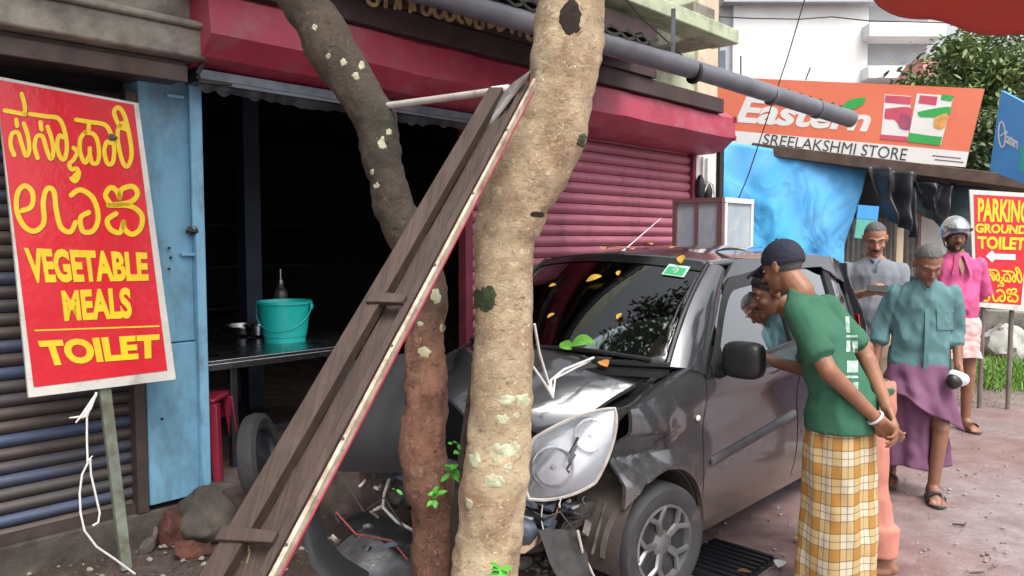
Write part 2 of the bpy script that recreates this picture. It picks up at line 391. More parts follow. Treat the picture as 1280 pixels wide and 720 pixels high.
# ================================================================== LEFT SHOP FRONT
def slat_mb(s0, s1, d, z, h, bul, n=6):
    mb = MB(); prof = []
    for i in range(n+1):
        a = i/n; prof.append((d + bul*math.sin(PI*a)**.8, z + h*.94*a))
    prof2 = [(d-.004, z+h*.94), (d-.004, z)]
    pr = prof+prof2
    mb.loft([[fac(s0, q[0], q[1]) for q in pr], [fac(s1, q[0], q[1]) for q in pr]])
    return mb
def shutter_material(name, stops, rough, metal, streak, dirt):
    m, nt, p = new_mat(name); co = coords(nt, 'pos', (1, 1, 6)); oi = nt.nodes.new('ShaderNodeObjectInfo')
    n1 = noise_f(nt, co, 2.3, 7, .7); a = nt.nodes.new('ShaderNodeMath'); a.operation = 'MULTIPLY_ADD'
    nt.links.new(oi.outputs['Random'], a.inputs[0]); a.inputs[1].default_value = .55
    s = nt.nodes.new('ShaderNodeMath'); s.operation = 'MULTIPLY_ADD'; nt.links.new(n1, s.inputs[0]); s.inputs[1].default_value = 1.1; s.inputs[2].default_value = -.32
    nt.links.new(s.outputs[0], a.inputs[2])
    c = ramp(nt, a.outputs[0], stops).outputs[0]
    n2 = noise_f(nt, coords(nt, 'pos', (1, 1, .3)), streak, 6, .7)
    c = mixc(nt, ramp(nt, n2, [(.52, (0, 0, 0)), (.72, (1, 1, 1))]).outputs[0], c, dirt)
    nt.links.new(c, p.inputs['Base Color']); p.inputs['Roughness'].default_value = rough; p.inputs['Metallic'].default_value = metal
    bump(nt, p, noise_f(nt, coords(nt), 40, 4), .15, .003); return m
M_shL = shutter_material('old_blue_brown_slats', [(.0, (.045, .07, .14)), (.34, (.07, .09, .15)), (.48, (.075, .068, .07)), (.72, (.10, .075, .062)), (1, (.05, .05, .055))], .5, .25, 5, (.07, .05, .04))
sh = thing('roller_shutter', 'closed dark roller shutter with worn blue and brown slats behind the vegetable meals sign', 'shutter', fac(-1.2, -.1, .165))
sL1 = fs(176, 400, -.08)[0]
s_p = fs(184, 500, 0)[0]
H = .066; first = slat_mb(-3.2, sL1, -.085, .17, H, .022).build('slat', M_shL, sh)
for k in range(1, 34): piece(first, (0, 0, H*k))
mb = MB(); mb.fbox(sL1-.075, s_p-.006, -.09, .004, .166, 2.42)
mb.build('guide_channel', M_brown, sh, bev=.004)
mb = MB(); mb.fbox(-3.2, sL1-.01, -.06, -.03, .168, .215); mb.build('bottom_bar', M_brown, sh)
# concrete beam + brown steel cover under it
zb = fs(128, 52, .30)[1]; zt = fs(128, 12, .30)[1]; sE = fs(258, 60, .30)[0]
bt = thing('shop_beam', 'weathered grey concrete beam over the left shutter', 'beam', fac(-1, .1, zb))
mb = MB(); mb.fbox(-3.2, sE, -.3, .30, zb, zt); mb.fbox(-3.2, sE-.004, -.3, .33, zt, zt+.035); mb.build('beam', M_conc, bt, bev=.012)
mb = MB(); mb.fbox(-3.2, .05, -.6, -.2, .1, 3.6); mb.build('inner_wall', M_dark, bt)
mb = MB(); mb.fbox(-3.2, sE+.05, -.35, .18, zt+.04, 4.3); mb.build('upper_wall', M_conc, bt, bev=.01)
mb = MB(); mb.fbox(-3.2, sL1+.16, -.1, .20, zb-.10, zb-.004); mb.fbox(-3.2, sL1+.16, .195, .225, zb-.115, zb-.03); mb.build('steel_cover', M_brown, bt, bev=.004)

# blue pillar
s0 = fs(184, 500, 0)[0]; s1 = fs(246, 500, 0)[0]; s2 = fs(262, 500, .05)[0]
bp = thing('blue_pillar', 'light blue painted pillar between the left shutter and the dark shop opening', 'pillar', fac((s0+s1)/2, 0, PZ))
ztop = 2.62; zm = fs(215, 428, 0)[1]
mb = MB(); mb.fbox(s0, s1, -.3, 0, zm, ztop); mb.build('upper_panel', M_blue, bp, bev=.006)
mb = MB(); mb.fbox(s0-.004, s1, -.3, .014, PZ-.05, zm-.006); mb.build('lower_panel', M_blue, bp, bev=.006)
mb = MB(); mb.fbox(s1-.002, s2, -.06, .05, PZ-.06, ztop-.01); mb.build('door_post', M_bluel, bp, bev=.006)
c0 = fs(239, 100, .03); c1 = fs(239, 290, .03)
mb = MB(); mb.tube([fac(c0[0], .03, 2.5), fac(c0[0], .03, c1[1])], .017, 10); mb.build('conduit', M_bluel, bp)
mb = MB(); mb.tube([fac(c0[0]+.003, .03, c1[1]+.03), fac(c0[0], .035, c1[1]-.0), fac(c0[0]-.03, .04, c1[1]+.005), fac(c0[0]-.045, .03, c1[1]+.012)], .02, 8); mb.build('conduit_elbow', M_black, bp)
for (px, py) in ((230, 318), (212, 120)):
    q = fs(px, py, .01); mb = MB(); mb.fbox(q[0]-.02, q[0]+.07, 0, .03, q[1]-.008, q[1]+.008); mb.build('bracket', M_bluel, bp, bev=.002)
for (px, py) in ((210, 310), (212, 322), (210, 336), (201, 523)):
    q = fs(px, py, .0); mb = MB(); mb.cyl(fac(q[0], .012, q[1]), fac(q[0], .019, q[1]), .008, 8); mb.build('bolt_hole', M_black, bp)
# black hanging rag/wire at the pillar head
mb = MB(); mb.tube([at(258, 20, 4.1), at(263, 60, 4.1), at(247, 92, 4.05), at(252, 102, 4.05), at(290, 106, 4.1)], [.03, .022, .012, .014, .008], 8)
mb.build('cable_bundle', M_wire); tag(bpy.data.objects['cable_bundle'], 'black cable bundle hanging at the head of the blue pillar', 'cable')

# ================================================================== DARK SHOP ROOM
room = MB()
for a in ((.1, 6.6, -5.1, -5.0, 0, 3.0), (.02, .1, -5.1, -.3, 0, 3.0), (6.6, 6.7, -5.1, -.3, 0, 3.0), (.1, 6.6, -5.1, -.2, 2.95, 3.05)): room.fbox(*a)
rt = thing('shop_room', 'walls inside the open shop coloured near black for the unlit room', 'room', fac(2, -3, 0)); room.build('wall', M_dark, rt)
q = fs(317, 300, -1.6)
mb = MB(); mb.fbox(q[0]-.07, q[0]+.07, -1.74, -1.6, PZ, 2.95); mb.build('inner_post', M_darkblue, rt, bev=.005)
q = fs(400, 300, -3.5)
for i in range(3):
    mb = MB(); mb.fbox(1.2, 3.6, -4.9, -4.55, PZ+.55+.5*i, PZ+.59+.5*i); mb.build('shelf', M_darkblue, rt, bev=.004)

# ================================================================== PINK SHUTTER AND HOOD
zA = fs(880, 137, .40)[1]; zB = fs(880, 166, .40)[1]; zC = fs(880, 190, .18)[1]
print('hood z', zA, zB, zC)
sH1 = fs(918, 150, .40)[0]; sH0 = fs(262, 60, .40)[0]
hd = thing('shutter_hood', 'long pink red steel hood holding the rolled shutters over the shop fronts', 'shutter hood', fac(3, .2, zB))
prof = [(-.2, zA+.10), (.30, zA+.06), (.40, zA-.02), (.42, zB), (.30, zC+.035), (.16, zC), (-.2, zC)]
mb = MB(); ns = 40
mb.loft([[fac(sH0+(sH1-sH0)*i/ns, d+.014*noise.noise(V((i*.45, d*3, z*4))), z+.012*noise.noise(V((i*.35, d*5, z*2)))) for d, z in prof] for i in range(ns+1)])
mb.build('hood_cover', M_hood, hd, sharp=25)
mb = MB(); mb.fbox(sH1-.012, sH1+.006, -.05, .425, zB-.02, zB+.03); mb.fbox(sH1-.02, sH1+.004, .38, .435, zA-.06, zA+.0); mb.build('end_plate', M_hood, hd, bev=.003)
sD1 = fs(612, 200, .2)[0]
mb = MB(); mb.fbox(sH0+.02, sD1, .06, .20, zC-.075, zC-.004); mb.fbox(sH0+.02, sD1, .19, .225, zC-.085, zC-.06); mb.build('bottom_rail', M_darksteel, hd, bev=.004)
rr9 = random.Random(4)
mb = MB(); mb.grid(lambda a, b: fac(sH0+.03+(sD1-sH0-.05)*a, .215-.03*b, zC-.07-b*(.03+.05*abs(noise.noise(V((a*23, 0, 0))))+.04*abs(noise.noise(V((a*5, 3, 0))))) - .02*math.sin(PI*a)), 90, 3, FO*-.004); mb.build('torn_flashing', M_darksteel, hd)
M_shR = shutter_material('pink_slats', [(.0, (.30, .09, .135)), (.5, (.42, .145, .20)), (1, (.36, .105, .155))], .42, .1, 4, (.22, .075, .105))
rs = thing('roller_shutter', 'closed pink red roller shutter behind the grey car', 'shutter', fac(4, -.05, PZ))
sR0 = sD1; sR1 = fs(862, 230, -.03)[0]
H2 = .095; f2 = slat_mb(sR0, sR1, -.05, PZ+.01, H2, .03).build('slat', M_shR, rs)
k = 1
while PZ+.01+H2*k < zC+.05: piece(f2, (0, 0, H2*k)); k += 1
for ga, gb in ((sR1-.005, sR1+.06), (sR0-.07, sR0+.004)):
    mb = MB(); mb.fbox(ga, gb, -.07, .015, PZ, zC+.02); mb.build('guide_channel', M_hoodin, rs, bev=.004)
# white pilaster with black meter boxes
q0 = sR1+.065; q1 = fs(886, 220, -.02)[0]
wp = thing('white_pilaster', 'narrow white pilaster at the right end of the pink shutter', 'pillar', fac(q0, 0, PZ))
mb = MB(); mb.fbox(q0, q1+.12, -.5, -.01, 0, zC+.4); mb.build('pilaster', M_white, wp, bev=.006)
for i in range(2): 
    mb = MB(); u = q0+.12+.10*i; mb.tube([fac(u, .012, zC-.02), fac(u, .012, 1.9)], .012, 6); mb.build('conduit', M_pvcl, wp)
q = fs(873, 236, .03)
for i, (dx, hh) in enumerate(((0, .30), (.16, .22))):
    mb = MB(); mb.ell(fac(q[0]+dx, .05, q[1]-.04*i), (.055, .05, hh*.5), n=12, m=9); mb.build('meter_cap', M_black, wp)
mb = MB(); mb.tube([fac(q[0]+.02, .06, q[1]-.1), fac(q[0]+.09, .1, q[1]+.08), fac(q[0]+.22, .08, q[1]+.05), fac(q[0]+.3, .06, q[1]-.1)], .01, 6); mb.build('cable_loop', M_cord, wp)

# fascia board with old gold lettering
p0 = fs(452, 2, .46); p1 = fs(655, 60, .46)
zf0 = (fs(660, 84, .46)[1] + fs(500, 42, .46)[1])/2; zf1 = (fs(660, 58, .46)[1]+fs(500, 20, .46)[1])/2
print('fascia', zf0, zf1)
fa = thing('sign_fascia', 'dark brown fascia with faded gold lettering above the pink hood', 'sign board', fac(3, .4, zf0))
sF1 = fs(712, 70, .46)[0]
mb = MB(); mb.fbox(sH0-.1, sH1-.3, -.1, .44, zf0+.02, zf0+.16); mb.build('soffit_board', M_fascia, fa, bev=.005)
mb = MB(); mb.fbox(sH0-.1, sF1+1.2, .30, .47, zf0+.165, zf0+.62); mb.build('board', M_fascia, fa, bev=.005)
mb = MB()
def ff(x, y, z): return onplane(x, y, F0+FO*(.472+z), FO)
def Lz(*pts, w=5): stroke(mb, pts, w, ff, 0, 4)
# letters (upper halves run out of sight behind the gutter pipe)
Lz((458, -4), (462, 4), (470, 6), (474, -2), (480, -6)); Lz((482, 8), (483, -4), (490, -8), (496, -2), (494, 10)); Lz((500, 10), (500, -2), (507, -5), (513, 2), (513, 14))
Lz((518, 12), (517, 2), (523, -3), (529, 3), (528, 14), (535, 18), (540, 8)); Lz((545, 4), (543, 16), (550, 22), (556, 14), (556, 6)); Lz((556, 14), (560, 25), (567, 22), (569, 10))
Lz((576, 8), (573, 22), (578, 28)); Lz((580, 14), (587, 30), (590, 14)); Lz((596, 12), (595, 32), (603, 34), (603, 26)); Lz((612, 20), (612, 34), (622, 28), (624, 38), (630, 34))
Lz((640, 24), (640, 40)); Lz((650, 28), (650, 44)); Lz((658, 30), (660, 47), (668, 48), (670, 32)); Lz((676, 34), (676, 52), (683, 42), (686, 54)); Lz((694, 40), (694, 56), (702, 58), (704, 44))
mb.build('lettering', M_gold, fa, sharp=0)

# ================================================================== UPPER GREEN WALL, LEDGE, TILES, GUTTER
gw = thing('green_wall', 'pale yellow green upper wall above the roof edge', 'wall', fac(5, -.2, 3))
sG1 = fs(893, 60, -.15)[0]
mb = MB(); mb.fbox(.2, sG1, -.5, -.15, zA+.1, 6.2); mb.build('wall', M_green, gw)
sc0 = fs(874, 60, -.1)[0]
mb = MB(); mb.fbox(sc0, sG1+.02, -.55, -.11, 1.6, 6.2); mb.build('corner_column', M_tan, gw, bev=.01)
zl1 = fs(920, 36, .55)[1]; zl0 = fs(920, 54, .55)[1]; sl1 = fs(924, 45, .55)[0]
mb = MB(); mb.fbox(2.5, sl1, .25, .55, zl0, zl1); mb.build('ledge', M_green, gw, bev=.012)
q = fs(868, 26, .2); mb = MB(); mb.fbox(q[0]-.25, q[0]+.15, -.12, .35, zl0-.02, zl1+.22); mb.build('bracket_stub', M_conc, gw, bev=.02)
# eaves: gutter line G0->G1
G0 = at(548, -4, 4.55); G1 = at(1064, 149, 6.1)
gdir = (G1-G0).normalized(); Gm = G0 - gdir*3.2
def gp(px): # point on the gutter line at picture column px
    a, b = 0.0, 1.0
    for _ in range(40):
        t = (a+b)/2; p = Gm.lerp(G1, t); c = 640+FPX*p.x/((p-CP).dot(FW))
        if c < px: a = t
        else: b = t
    return Gm.lerp(G1, t)
gt = thing('gutter_pipe', 'long grey plastic gutter pipe sloping along the roof edge past the hood', 'pipe', Gm)
rr = [(.0, .062), (.3, .063), (.55, .066), (.70, .070), (.78, .064), (1, .066)]
pts = [Gm.lerp(G1, t)+V((0, 0, -.02*math.sin(PI*t*2))) for t, r in rr]
mb = MB(); mb.tube(pts, [r for t, r in rr], 20); mb.build('pipe', M_pvc, gt)
for px in (705, 745, 868, 965, 1022):
    p = gp(px); mb = MB(); mb.tube([p-gdir*.012, p+gdir*.012], .078 if px < 900 else .072, 20); mb.build('pipe_clip', M_black if px < 900 else M_pvc, gt)
for px in (985, 1000, 1012, 1025, 1040, 1050):
    p = gp(px)+V((0, 0, .072)); mb = MB(); mb.ell(p, (.02, .02, .014), n=8, m=5); mb.build('leaf_debris', M_tile, gt)
for px, up in ((847, .42), (700, .3)):
    p = gp(px); mb = MB(); mb.box(p+V((-.02, .07, up/2)), (.03, .012, up)); mb.build('hanger', M_darksteel, gt)
ro = thing('tile_roof', 'dark tiled roof edge above the grey gutter pipe', 'roof', Gm)
pe = gp(855)
wallp = [fac(-1.0, -.16, 3.62), fac(fs(760, 80, -.16)[0], -.16, 3.45)]
mb = MB(); a0 = Gm+V((0, .05, .07)); a1 = pe+V((0, .05, .05)); mb.hexa([a0, a1, wallp[1], wallp[0]], [a0+V((0, 0, .03)), a1+V((0, 0, .03)), wallp[1]+V((0, 0, .03)), wallp[0]+V((0, 0, .03))]); mb.build('roof_deck', M_tile, ro)
n = 26
for i in range(n):
    t = .35+.62*i/n; p = Gm.lerp(pe, t)+V((0, .0, .105)); cr = gdir.cross(ZZ).normalized()*-1
    mb = MB(); mb.grid(lambda a, b: p + gdir*(a-.5)*.26 + cr*(b*.42-.05) + V((0, 0, .03*math.cos(a*2*PI)+.05*b+.012*random.random())), 6, 2, V((0, 0, -.02))); mb.build('roof_tile', M_tile, ro)
# ================================================================== TREES IN FRONT
def bark(name, c1, c2, dirt, moss, scale, damt=.4, mamt=.3, stretch=(1, 1, .35)):
    m, nt, p = new_mat(name); co = coords(nt)
    co2 = coords(nt, 'pos', stretch)
    n1 = noise_f(nt, co2, scale, 8, .7); n2 = noise_f(nt, co, 5, 6, .65); n3 = noise_f(nt, co, 9, 6, .7); n4 = noise_f(nt, co2, 60, 5, .75)
    c = ramp(nt, n1, [(.30, c1), (.5, tuple((a+b)/2 for a, b in zip(c1, c2))), (.68, c2)]).outputs[0]
    c = mixc(nt, ramp(nt, n2, [(1-damt-.1, (0, 0, 0)), (1-damt+.14, (1, 1, 1))]).outputs[0], c, dirt)
    c = mixc(nt, ramp(nt, n3, [(1-mamt-.06, (0, 0, 0)), (1-mamt+.1, (1, 1, 1))]).outputs[0], c, moss)
    n5 = noise_f(nt, coords(nt, 'pos', (1, 1, 1.7)), 24, 6, .8, 1.2); n6 = noise_f(nt, co, 2.2, 3, .5)
    c = mixc(nt, nd_mul(nt, ramp(nt, n6, [(.45, (0, 0, 0)), (.62, (1, 1, 1))]).outputs[0], .45), c, tuple(x*.55 for x in c2))
    c = mixc(nt, nd_mul(nt, ramp(nt, n5, [(.56, (0, 0, 0)), (.68, (1, 1, 1))]).outputs[0], .55), c, tuple(min(x*1.45+.02, 1) for x in c1))
    c = mixc(nt, ramp(nt, n5, [(.36, (1, 1, 1)), (.44, (0, 0, 0))]).outputs[0], c, tuple(x*.38 for x in c2))
    c = mixc(nt, nd_mul(nt, ramp(nt, n4, [(.60, (0, 0, 0)), (.70, (1, 1, 1))]).outputs[0], .8), c, tuple(min(x*1.7+.03, 1) for x in c1))
    nt.links.new(c, p.inputs['Base Color']); p.inputs['Roughness'].default_value = .85
    h = nt.nodes.new('ShaderNodeMath'); h.operation = 'MULTIPLY_ADD'; nt.links.new(n4, h.inputs[0]); h.inputs[1].default_value = .35; nt.links.new(n5, h.inputs[2])
    bump(nt, p, h.outputs[0], .8, .014); return m
M_bark1 = bark('pale_brown_bark', (.62, .50, .33), (.40, .295, .18), (.26, .15, .085), (.47, .44, .32), 6, .46, .36, (1, 1, .9))
M_bark2 = bark('dark_mossy_bark', (.10, .07, .05), (.055, .04, .03), (.055, .06, .04), (.20, .22, .15), 9, .45, .27)
M_bark3 = bark('reddish_rough_bark', (.33, .165, .105), (.12, .055, .035), (.13, .07, .05), (.42, .30, .21), 18, .42, .34, (1, 1, .6))
def blend_height(name, ma, mb_, z0, z1):
    m, nt, p = new_mat(name); nt.nodes.clear(); gs = []
    for src in (ma, mb_):
        mp = {}
        for n in src.node_tree.nodes:
            c = nt.nodes.new(n.bl_idname); mp[n] = c
            for a_ in ('operation', 'data_type', 'blend_type'):
                if hasattr(n, a_): setattr(c, a_, getattr(n, a_))
            for i, inp in enumerate(n.inputs):
                if hasattr(inp, 'default_value'):
                    try: c.inputs[i].default_value = inp.default_value
                    except Exception: pass
            if n.type == 'VALTORGB':
                while len(c.color_ramp.elements) < len(n.color_ramp.elements): c.color_ramp.elements.new(.5)
                for e, f in zip(c.color_ramp.elements, n.color_ramp.elements): e.position = f.position; e.color = f.color
        for l in src.node_tree.links:
            fi = list(l.from_node.outputs).index(l.from_socket); ti = list(l.to_node.inputs).index(l.to_socket); nt.links.new(mp[l.from_node].outputs[fi], mp[l.to_node].inputs[ti])
        gs.append([mp[n] for n in mp if n.type == 'BSDF_PRINCIPLED'][0]); [nt.nodes.remove(mp[n]) for n in list(mp) if n.type == 'OUTPUT_MATERIAL']
    co = coords(nt); sx = nt.nodes.new('ShaderNodeSeparateXYZ'); nt.links.new(co, sx.inputs[0]); n1 = noise_f(nt, co, 6, 5)
    a = nt.nodes.new('ShaderNodeMath'); a.operation = 'MULTIPLY_ADD'; nt.links.new(n1, a.inputs[0]); a.inputs[1].default_value = .9; nt.links.new(sx.outputs[2], a.inputs[2])
    mr = nd(nt, 'ShaderNodeMapRange'); nt.links.new(a.outputs[0], mr.inputs[0]); mr.inputs[1].default_value = z0+.45; mr.inputs[2].default_value = z1+.45
    mx = nt.nodes.new('ShaderNodeMixShader'); nt.links.new(mr.outputs[0], mx.inputs[0]); nt.links.new(gs[1].outputs[0], mx.inputs[1]); nt.links.new(gs[0].outputs[0], mx.inputs[2])
    o = nt.nodes.new('ShaderNodeOutputMaterial'); nt.links.new(mx.outputs[0], o.inputs[0]); return m
M_bark23 = blend_height('mossy_to_reddish_bark', M_bark2, M_bark3, 1.15, 1.6)
M_lichen = mat('pale_green_lichen', (.48, .52, .37), (.38, .42, .28), 30, .9, bstr=.5, dirt=(.38, .31, .18), dscale=22, damt=.45)
M_hollow = mat('black_bark_hollow', (.025, .016, .012), (.05, .03, .02), 40, .95, bstr=.9, bdist=.02)
M_moss = mat('dark_moss', (.05, .065, .025), (.03, .04, .015), 30, .95, bstr=.8)
M_canopy = mat('tree_leaf', (.075, .13, .03), (.045, .085, .02), 3, .5, bstr=.1)
M_sprout = mat('fresh_sprout_leaf', (.10, .42, .05), (.06, .30, .03), 20, .5, bstr=.1)

class Trunk:
    def __init__(s, knots, Y0, Y1):   # knots (px,py,width px)
        s.k = knots; s.Y0 = Y0; s.Y1 = Y1
    def q(s, py):
        k = s.k; py_ = min(max(py, k[0][1]), k[-1][1])
        i = 0
        while i < len(k)-2 and k[i+1][1] < py_: i += 1
        a, b = k[i], k[i+1]; t = (py_-a[1])/(b[1]-a[1]); t2 = t*t*(3-2*t)*.5+t*.5
        cx = a[0]+(b[0]-a[0])*t2; w = (a[2]+(b[2]-a[2])*t2)*.94
        Y = s.Y0+(s.Y1-s.Y0)*(py_-k[0][1])/(k[-1][1]-k[0][1])
        return cx, w, Y
    def axis(s, py):
        cx, w, Y = s.q(py); return at(cx, py, Y), w/2/FPX*Y
    def surf(s, px, py, out=.004):
        cx, w, Y = s.q(py); c = at(cx, py, Y); r = w/2/FPX*Y; u = min(max((px-cx)/(w/2), -.97), .97)
        return c + RT*(u*(r+out)) - V((0, 1, 0))*(math.sqrt(1-u*u)*(r+out))
    def mesh(s, n=40, step=7, amp=.010, seed=1, extra_top=(), y0=None, y1=None):
        pts = list(extra_top); y = s.k[0][1] if y0 is None else y0; ye = s.k[-1][1] if y1 is None else y1
        while y <= ye: c, r = s.axis(y); pts.append((c, r)); y += step
        for _ in range(3):
            pts = [pts[0]] + [((pts[i-1][0]+pts[i][0]*2+pts[i+1][0])/4, (pts[i-1][1]+pts[i][1]*2+pts[i+1][1])/4) for i in range(1, len(pts)-1)] + [pts[-1]]
        mb = MB(); mb.tube([p for p, r in pts], [r for p, r in pts], n)
        m = len(pts)
        for i, (c, r) in enumerate(pts):
            for k in range(n):
                j = i*n+k; p = mb.v[j]; d = (p-c).normalized()
                h = noise.noise(p*5+V((seed, 0, 0)))*amp*1.7 + noise.noise(V((p.x*16, p.y*16, p.z*11)))*amp*1.0 + noise.noise(p*38)*amp*.55 + (1-2*abs(noise.noise(V((p.x*9, p.y*9, p.z*26)))))*amp*.35
                mb.v[j] = p + d*h
        return mb
T1 = Trunk([(716, -60, 84), (712, 0, 90), (710, 40, 88), (704, 100, 86), (691, 160, 92), (668, 205, 98), (643, 250, 92), (629, 300, 75), (628, 350, 77), (628, 400, 79), (626, 470, 80), (622, 550, 85), (614, 640, 86), (606, 720, 89), (598, 800, 104), (592, 850, 140), (590, 900, 190)], 2.86, 2.82)
T2 = Trunk([(350, -60, 66), (380, 0, 62), (407, 50, 62), (438, 100, 56), (467, 150, 52), (477, 200, 50), (493, 250, 50), (510, 295, 46), (530, 340, 46), (538, 380, 47), (534, 420, 50), (531, 500, 54), (530, 560, 62), (538, 620, 64), (545, 680, 62), (548, 740, 66), (552, 800, 84), (556, 850, 120)], 3.05, 3.06)
t1 = thing('tree', 'thick pale brown tree trunk with green lichen patches and a dark knot hole', 'tree', V((T1.axis(850)[0].x, 2.82, 0)))
top1 = [(at(745, -700, 2.95), .09), (at(735, -420, 2.9), .115), (at(722, -200, 2.88), .125)]
T1.mesh(48, 6, .009, 1, top1).build('trunk', M_bark1, t1, sharp=0)
t2 = thing('tree', 'slender dark mottled tree curving up to the left behind the leaning wooden frame', 'tree', V((T2.axis(830)[0].x, 3.06, 0)))
top2 = [(at(180, -640, 3.1), .06), (at(240, -420, 3.08), .08), (at(300, -200, 3.06), .095)]
T2.mesh(44, 5, .011, 4, top2).build('trunk', M_bark23, t2, sharp=0)
for o in (t1, t2):
    for c in o.children: [setattr(p, 'use_smooth', True) for p in c.data.polygons]
from mathutils.bvhtree import BVHTree as BVT
for T_, o_ in ((T1, t1), (T2, t2)):
    d_ = o_.children[0].data; T_.bv = BVT.FromPolygons([MW[o_.name] @ v.co for v in d_.vertices], [tuple(q_.vertices) for q_ in d_.polygons])
    def srf(px, py, out, T_=T_):
        h = T_.bv.ray_cast(CP, ray(px, py).normalized()); return h[0]+h[1]*out if h[0] is not None and h[1].dot(ray(px, py)) < 0 else T_.surf0(px, py, out)
    T_.surf0 = T_.surf; T_.surf = srf
def patch(T, px, py, rx, ry, m, nm, root, seed=0, out=.006):
    nz = .55 if nm == 'lichen' else .25
    mb = MB(); n = 22; rings = []
    for r in (1.0, .66, .33, .02):
        rg = []
        for k in range(n):
            a = 2*PI*k/n; f = r*(1+nz*noise.noise(V((math.cos(a)*1.4, math.sin(a)*1.4, seed*3.3+px*.1)))+nz*(.12*math.sin(a*3+seed)+.12*math.sin(a*7+seed*2)+.1*noise.noise(V((math.cos(a)*4, math.sin(a)*4, seed)))))
            rg.append(T.surf(px+math.cos(a)*rx*f, py+math.sin(a)*ry*f, out*(-.1 if r == 1 else .35)))
        rings.append(rg)
    mb.loft(rings, cap=False); mb.f.append(tuple(3*n+k for k in range(n))); return mb.build(nm, m, root, sharp=0)
for i, (px, py, rx, ry) in enumerate(((633, 500, 11, 7), (655, 500, 10, 10), (628, 524, 9, 7), (593, 575, 8, 11), (618, 566, 10, 14), (638, 562, 13, 12), (635, 583, 6, 5), (620, 602, 16, 9), (586, 630, 6, 7), (610, 600, 6, 5), (646, 520, 5, 4))):
    patch(T1, px, py, rx, ry, M_lichen, 'lichen', t1, i)
patch(T1, 714, 22, 15, 24, M_hollow, 'knot_hole', t1, 3, .008); patch(T1, 728, 176, 9, 11, M_moss, 'moss', t1, 5, .007); patch(T1, 607, 373, 16, 17, M_moss, 'moss', t1, 8, .007)
patch(T1, 672, 268, 12, 4, M_hollow, 'bark_fold', t1, 9, .006)
for i, (px, py, rx, ry) in enumerate(((545, 370, 7, 9), (553, 410, 4, 6), (530, 440, 8, 6), (526, 405, 4, 3), (445, 95, 5, 5), (452, 82, 4, 6), (430, 78, 4, 5), (478, 180, 5, 8), (486, 165, 4, 5), (465, 215, 3, 4), (470, 232, 4, 4), (410, 70, 3, 4), (393, 34, 4, 4))):
    patch(T2, px, py, rx, ry, M_lichen, 'lichen', t2, i+20)
mb = MB(); mb.tube([at(592, 470, 2.98), at(584, 520, 2.98), at(577, 575, 2.98), at(574, 640, 2.97), at(572, 700, 2.97), at(570, 790, 2.96)], [.012, .016, .02, .03, .035, .04], 12); mb.jitter(.008, 20); mb.build('side_shoot', M_bark2, t2)
def leafblade(mb, p, d, n, L, w, curl=.15):
    d = V(d).normalized(); n = V(n); s_ = d.cross(n).normalized(); n = s_.cross(d)
    b = len(mb.v)
    for u, ww in ((0, .02), (.3, .85), (.62, .9), (1, .02)):
        for q in (-1, 0, 1): mb.v.append(p + d*(L*u) + s_*(q*w*ww*.5) + n*(-curl*L*u*u + (.10*w if q else 0)))
    for i in range(3):
        for j in range(2): mb.f.append((b+i*3+j, b+i*3+j+1, b+(i+1)*3+j+1, b+(i+1)*3+j))
rnd = random.Random(5)
for (px, py, Y, nl, L, own) in ((544, 621, 2.93, 8, .045, t2), (568, 586, 2.96, 7, .05, t2), (570, 560, 2.97, 5, .03, t2), (627, 714, 2.66, 7, .05, t1), (497, 614, 3.0, 2, .03, t2)):
    mb = MB(); c = at(px, py, Y)
    for k in range(nl): leafblade(mb, c+V((rnd.uniform(-.015, .015), 0, rnd.uniform(-.02, .02))), (rnd.uniform(-1, 1), rnd.uniform(-1, -.1), rnd.uniform(-.7, .6)), (0, -.6, .8), L*rnd.uniform(.7, 1.2), L*.5)
    o = mb.build('sprout', M_sprout, own, sharp=0)
def crown(root, c, rad, n, L, m, seed, name='crown', clumps=26):
    r = random.Random(seed); mb = MB(); cs = []
    for k in range(clumps):
        while True:
            v = V((r.uniform(-1, 1), r.uniform(-1, 1), r.uniform(-1, 1)))
            if .25 < v.length < 1: break
        cs.append((V(c)+V((v.x*rad[0], v.y*rad[1], v.z*rad[2])), r.uniform(.18, .34)*min(rad)))
    for i in range(n):
        cc, cr = r.choice(cs); v = V((r.gauss(0, 1), r.gauss(0, 1), r.gauss(0, .7)))*cr*.75
        leafblade(mb, cc+v, (r.uniform(-1, 1), r.uniform(-1, 1), r.uniform(-.8, .3)), (r.uniform(-.5, .5), r.uniform(-.5, .5), 1), L*r.uniform(.7, 1.3), L*.45)
    return mb.build(name, m, root, sharp=0, fixn=False)
crown(t1, (.55, 2.9, 5.3), (2.0, 1.7, 1.2), 2600, .16, M_canopy, 3, clumps=34); crown(t2, (-1.2, 2.6, 5.0), (1.5, 1.4, 1.0), 1500, .15, M_canopy, 4)
for root, T in ((t1, top1), (t2, top2)):
    p0 = T[0][0]; r = random.Random(1)
    for k in range(5):
        e = p0+V((r.uniform(-1.1, 1.1), r.uniform(-.9, .9), r.uniform(.5, 1.3)))
        mb = MB(); mb.tube([p0-V((0, 0, .1)), p0.lerp(e, .5)+V((0, 0, .15)), e], [.06, .04, .015], 8); mb.build('branch', M_bark2, root)

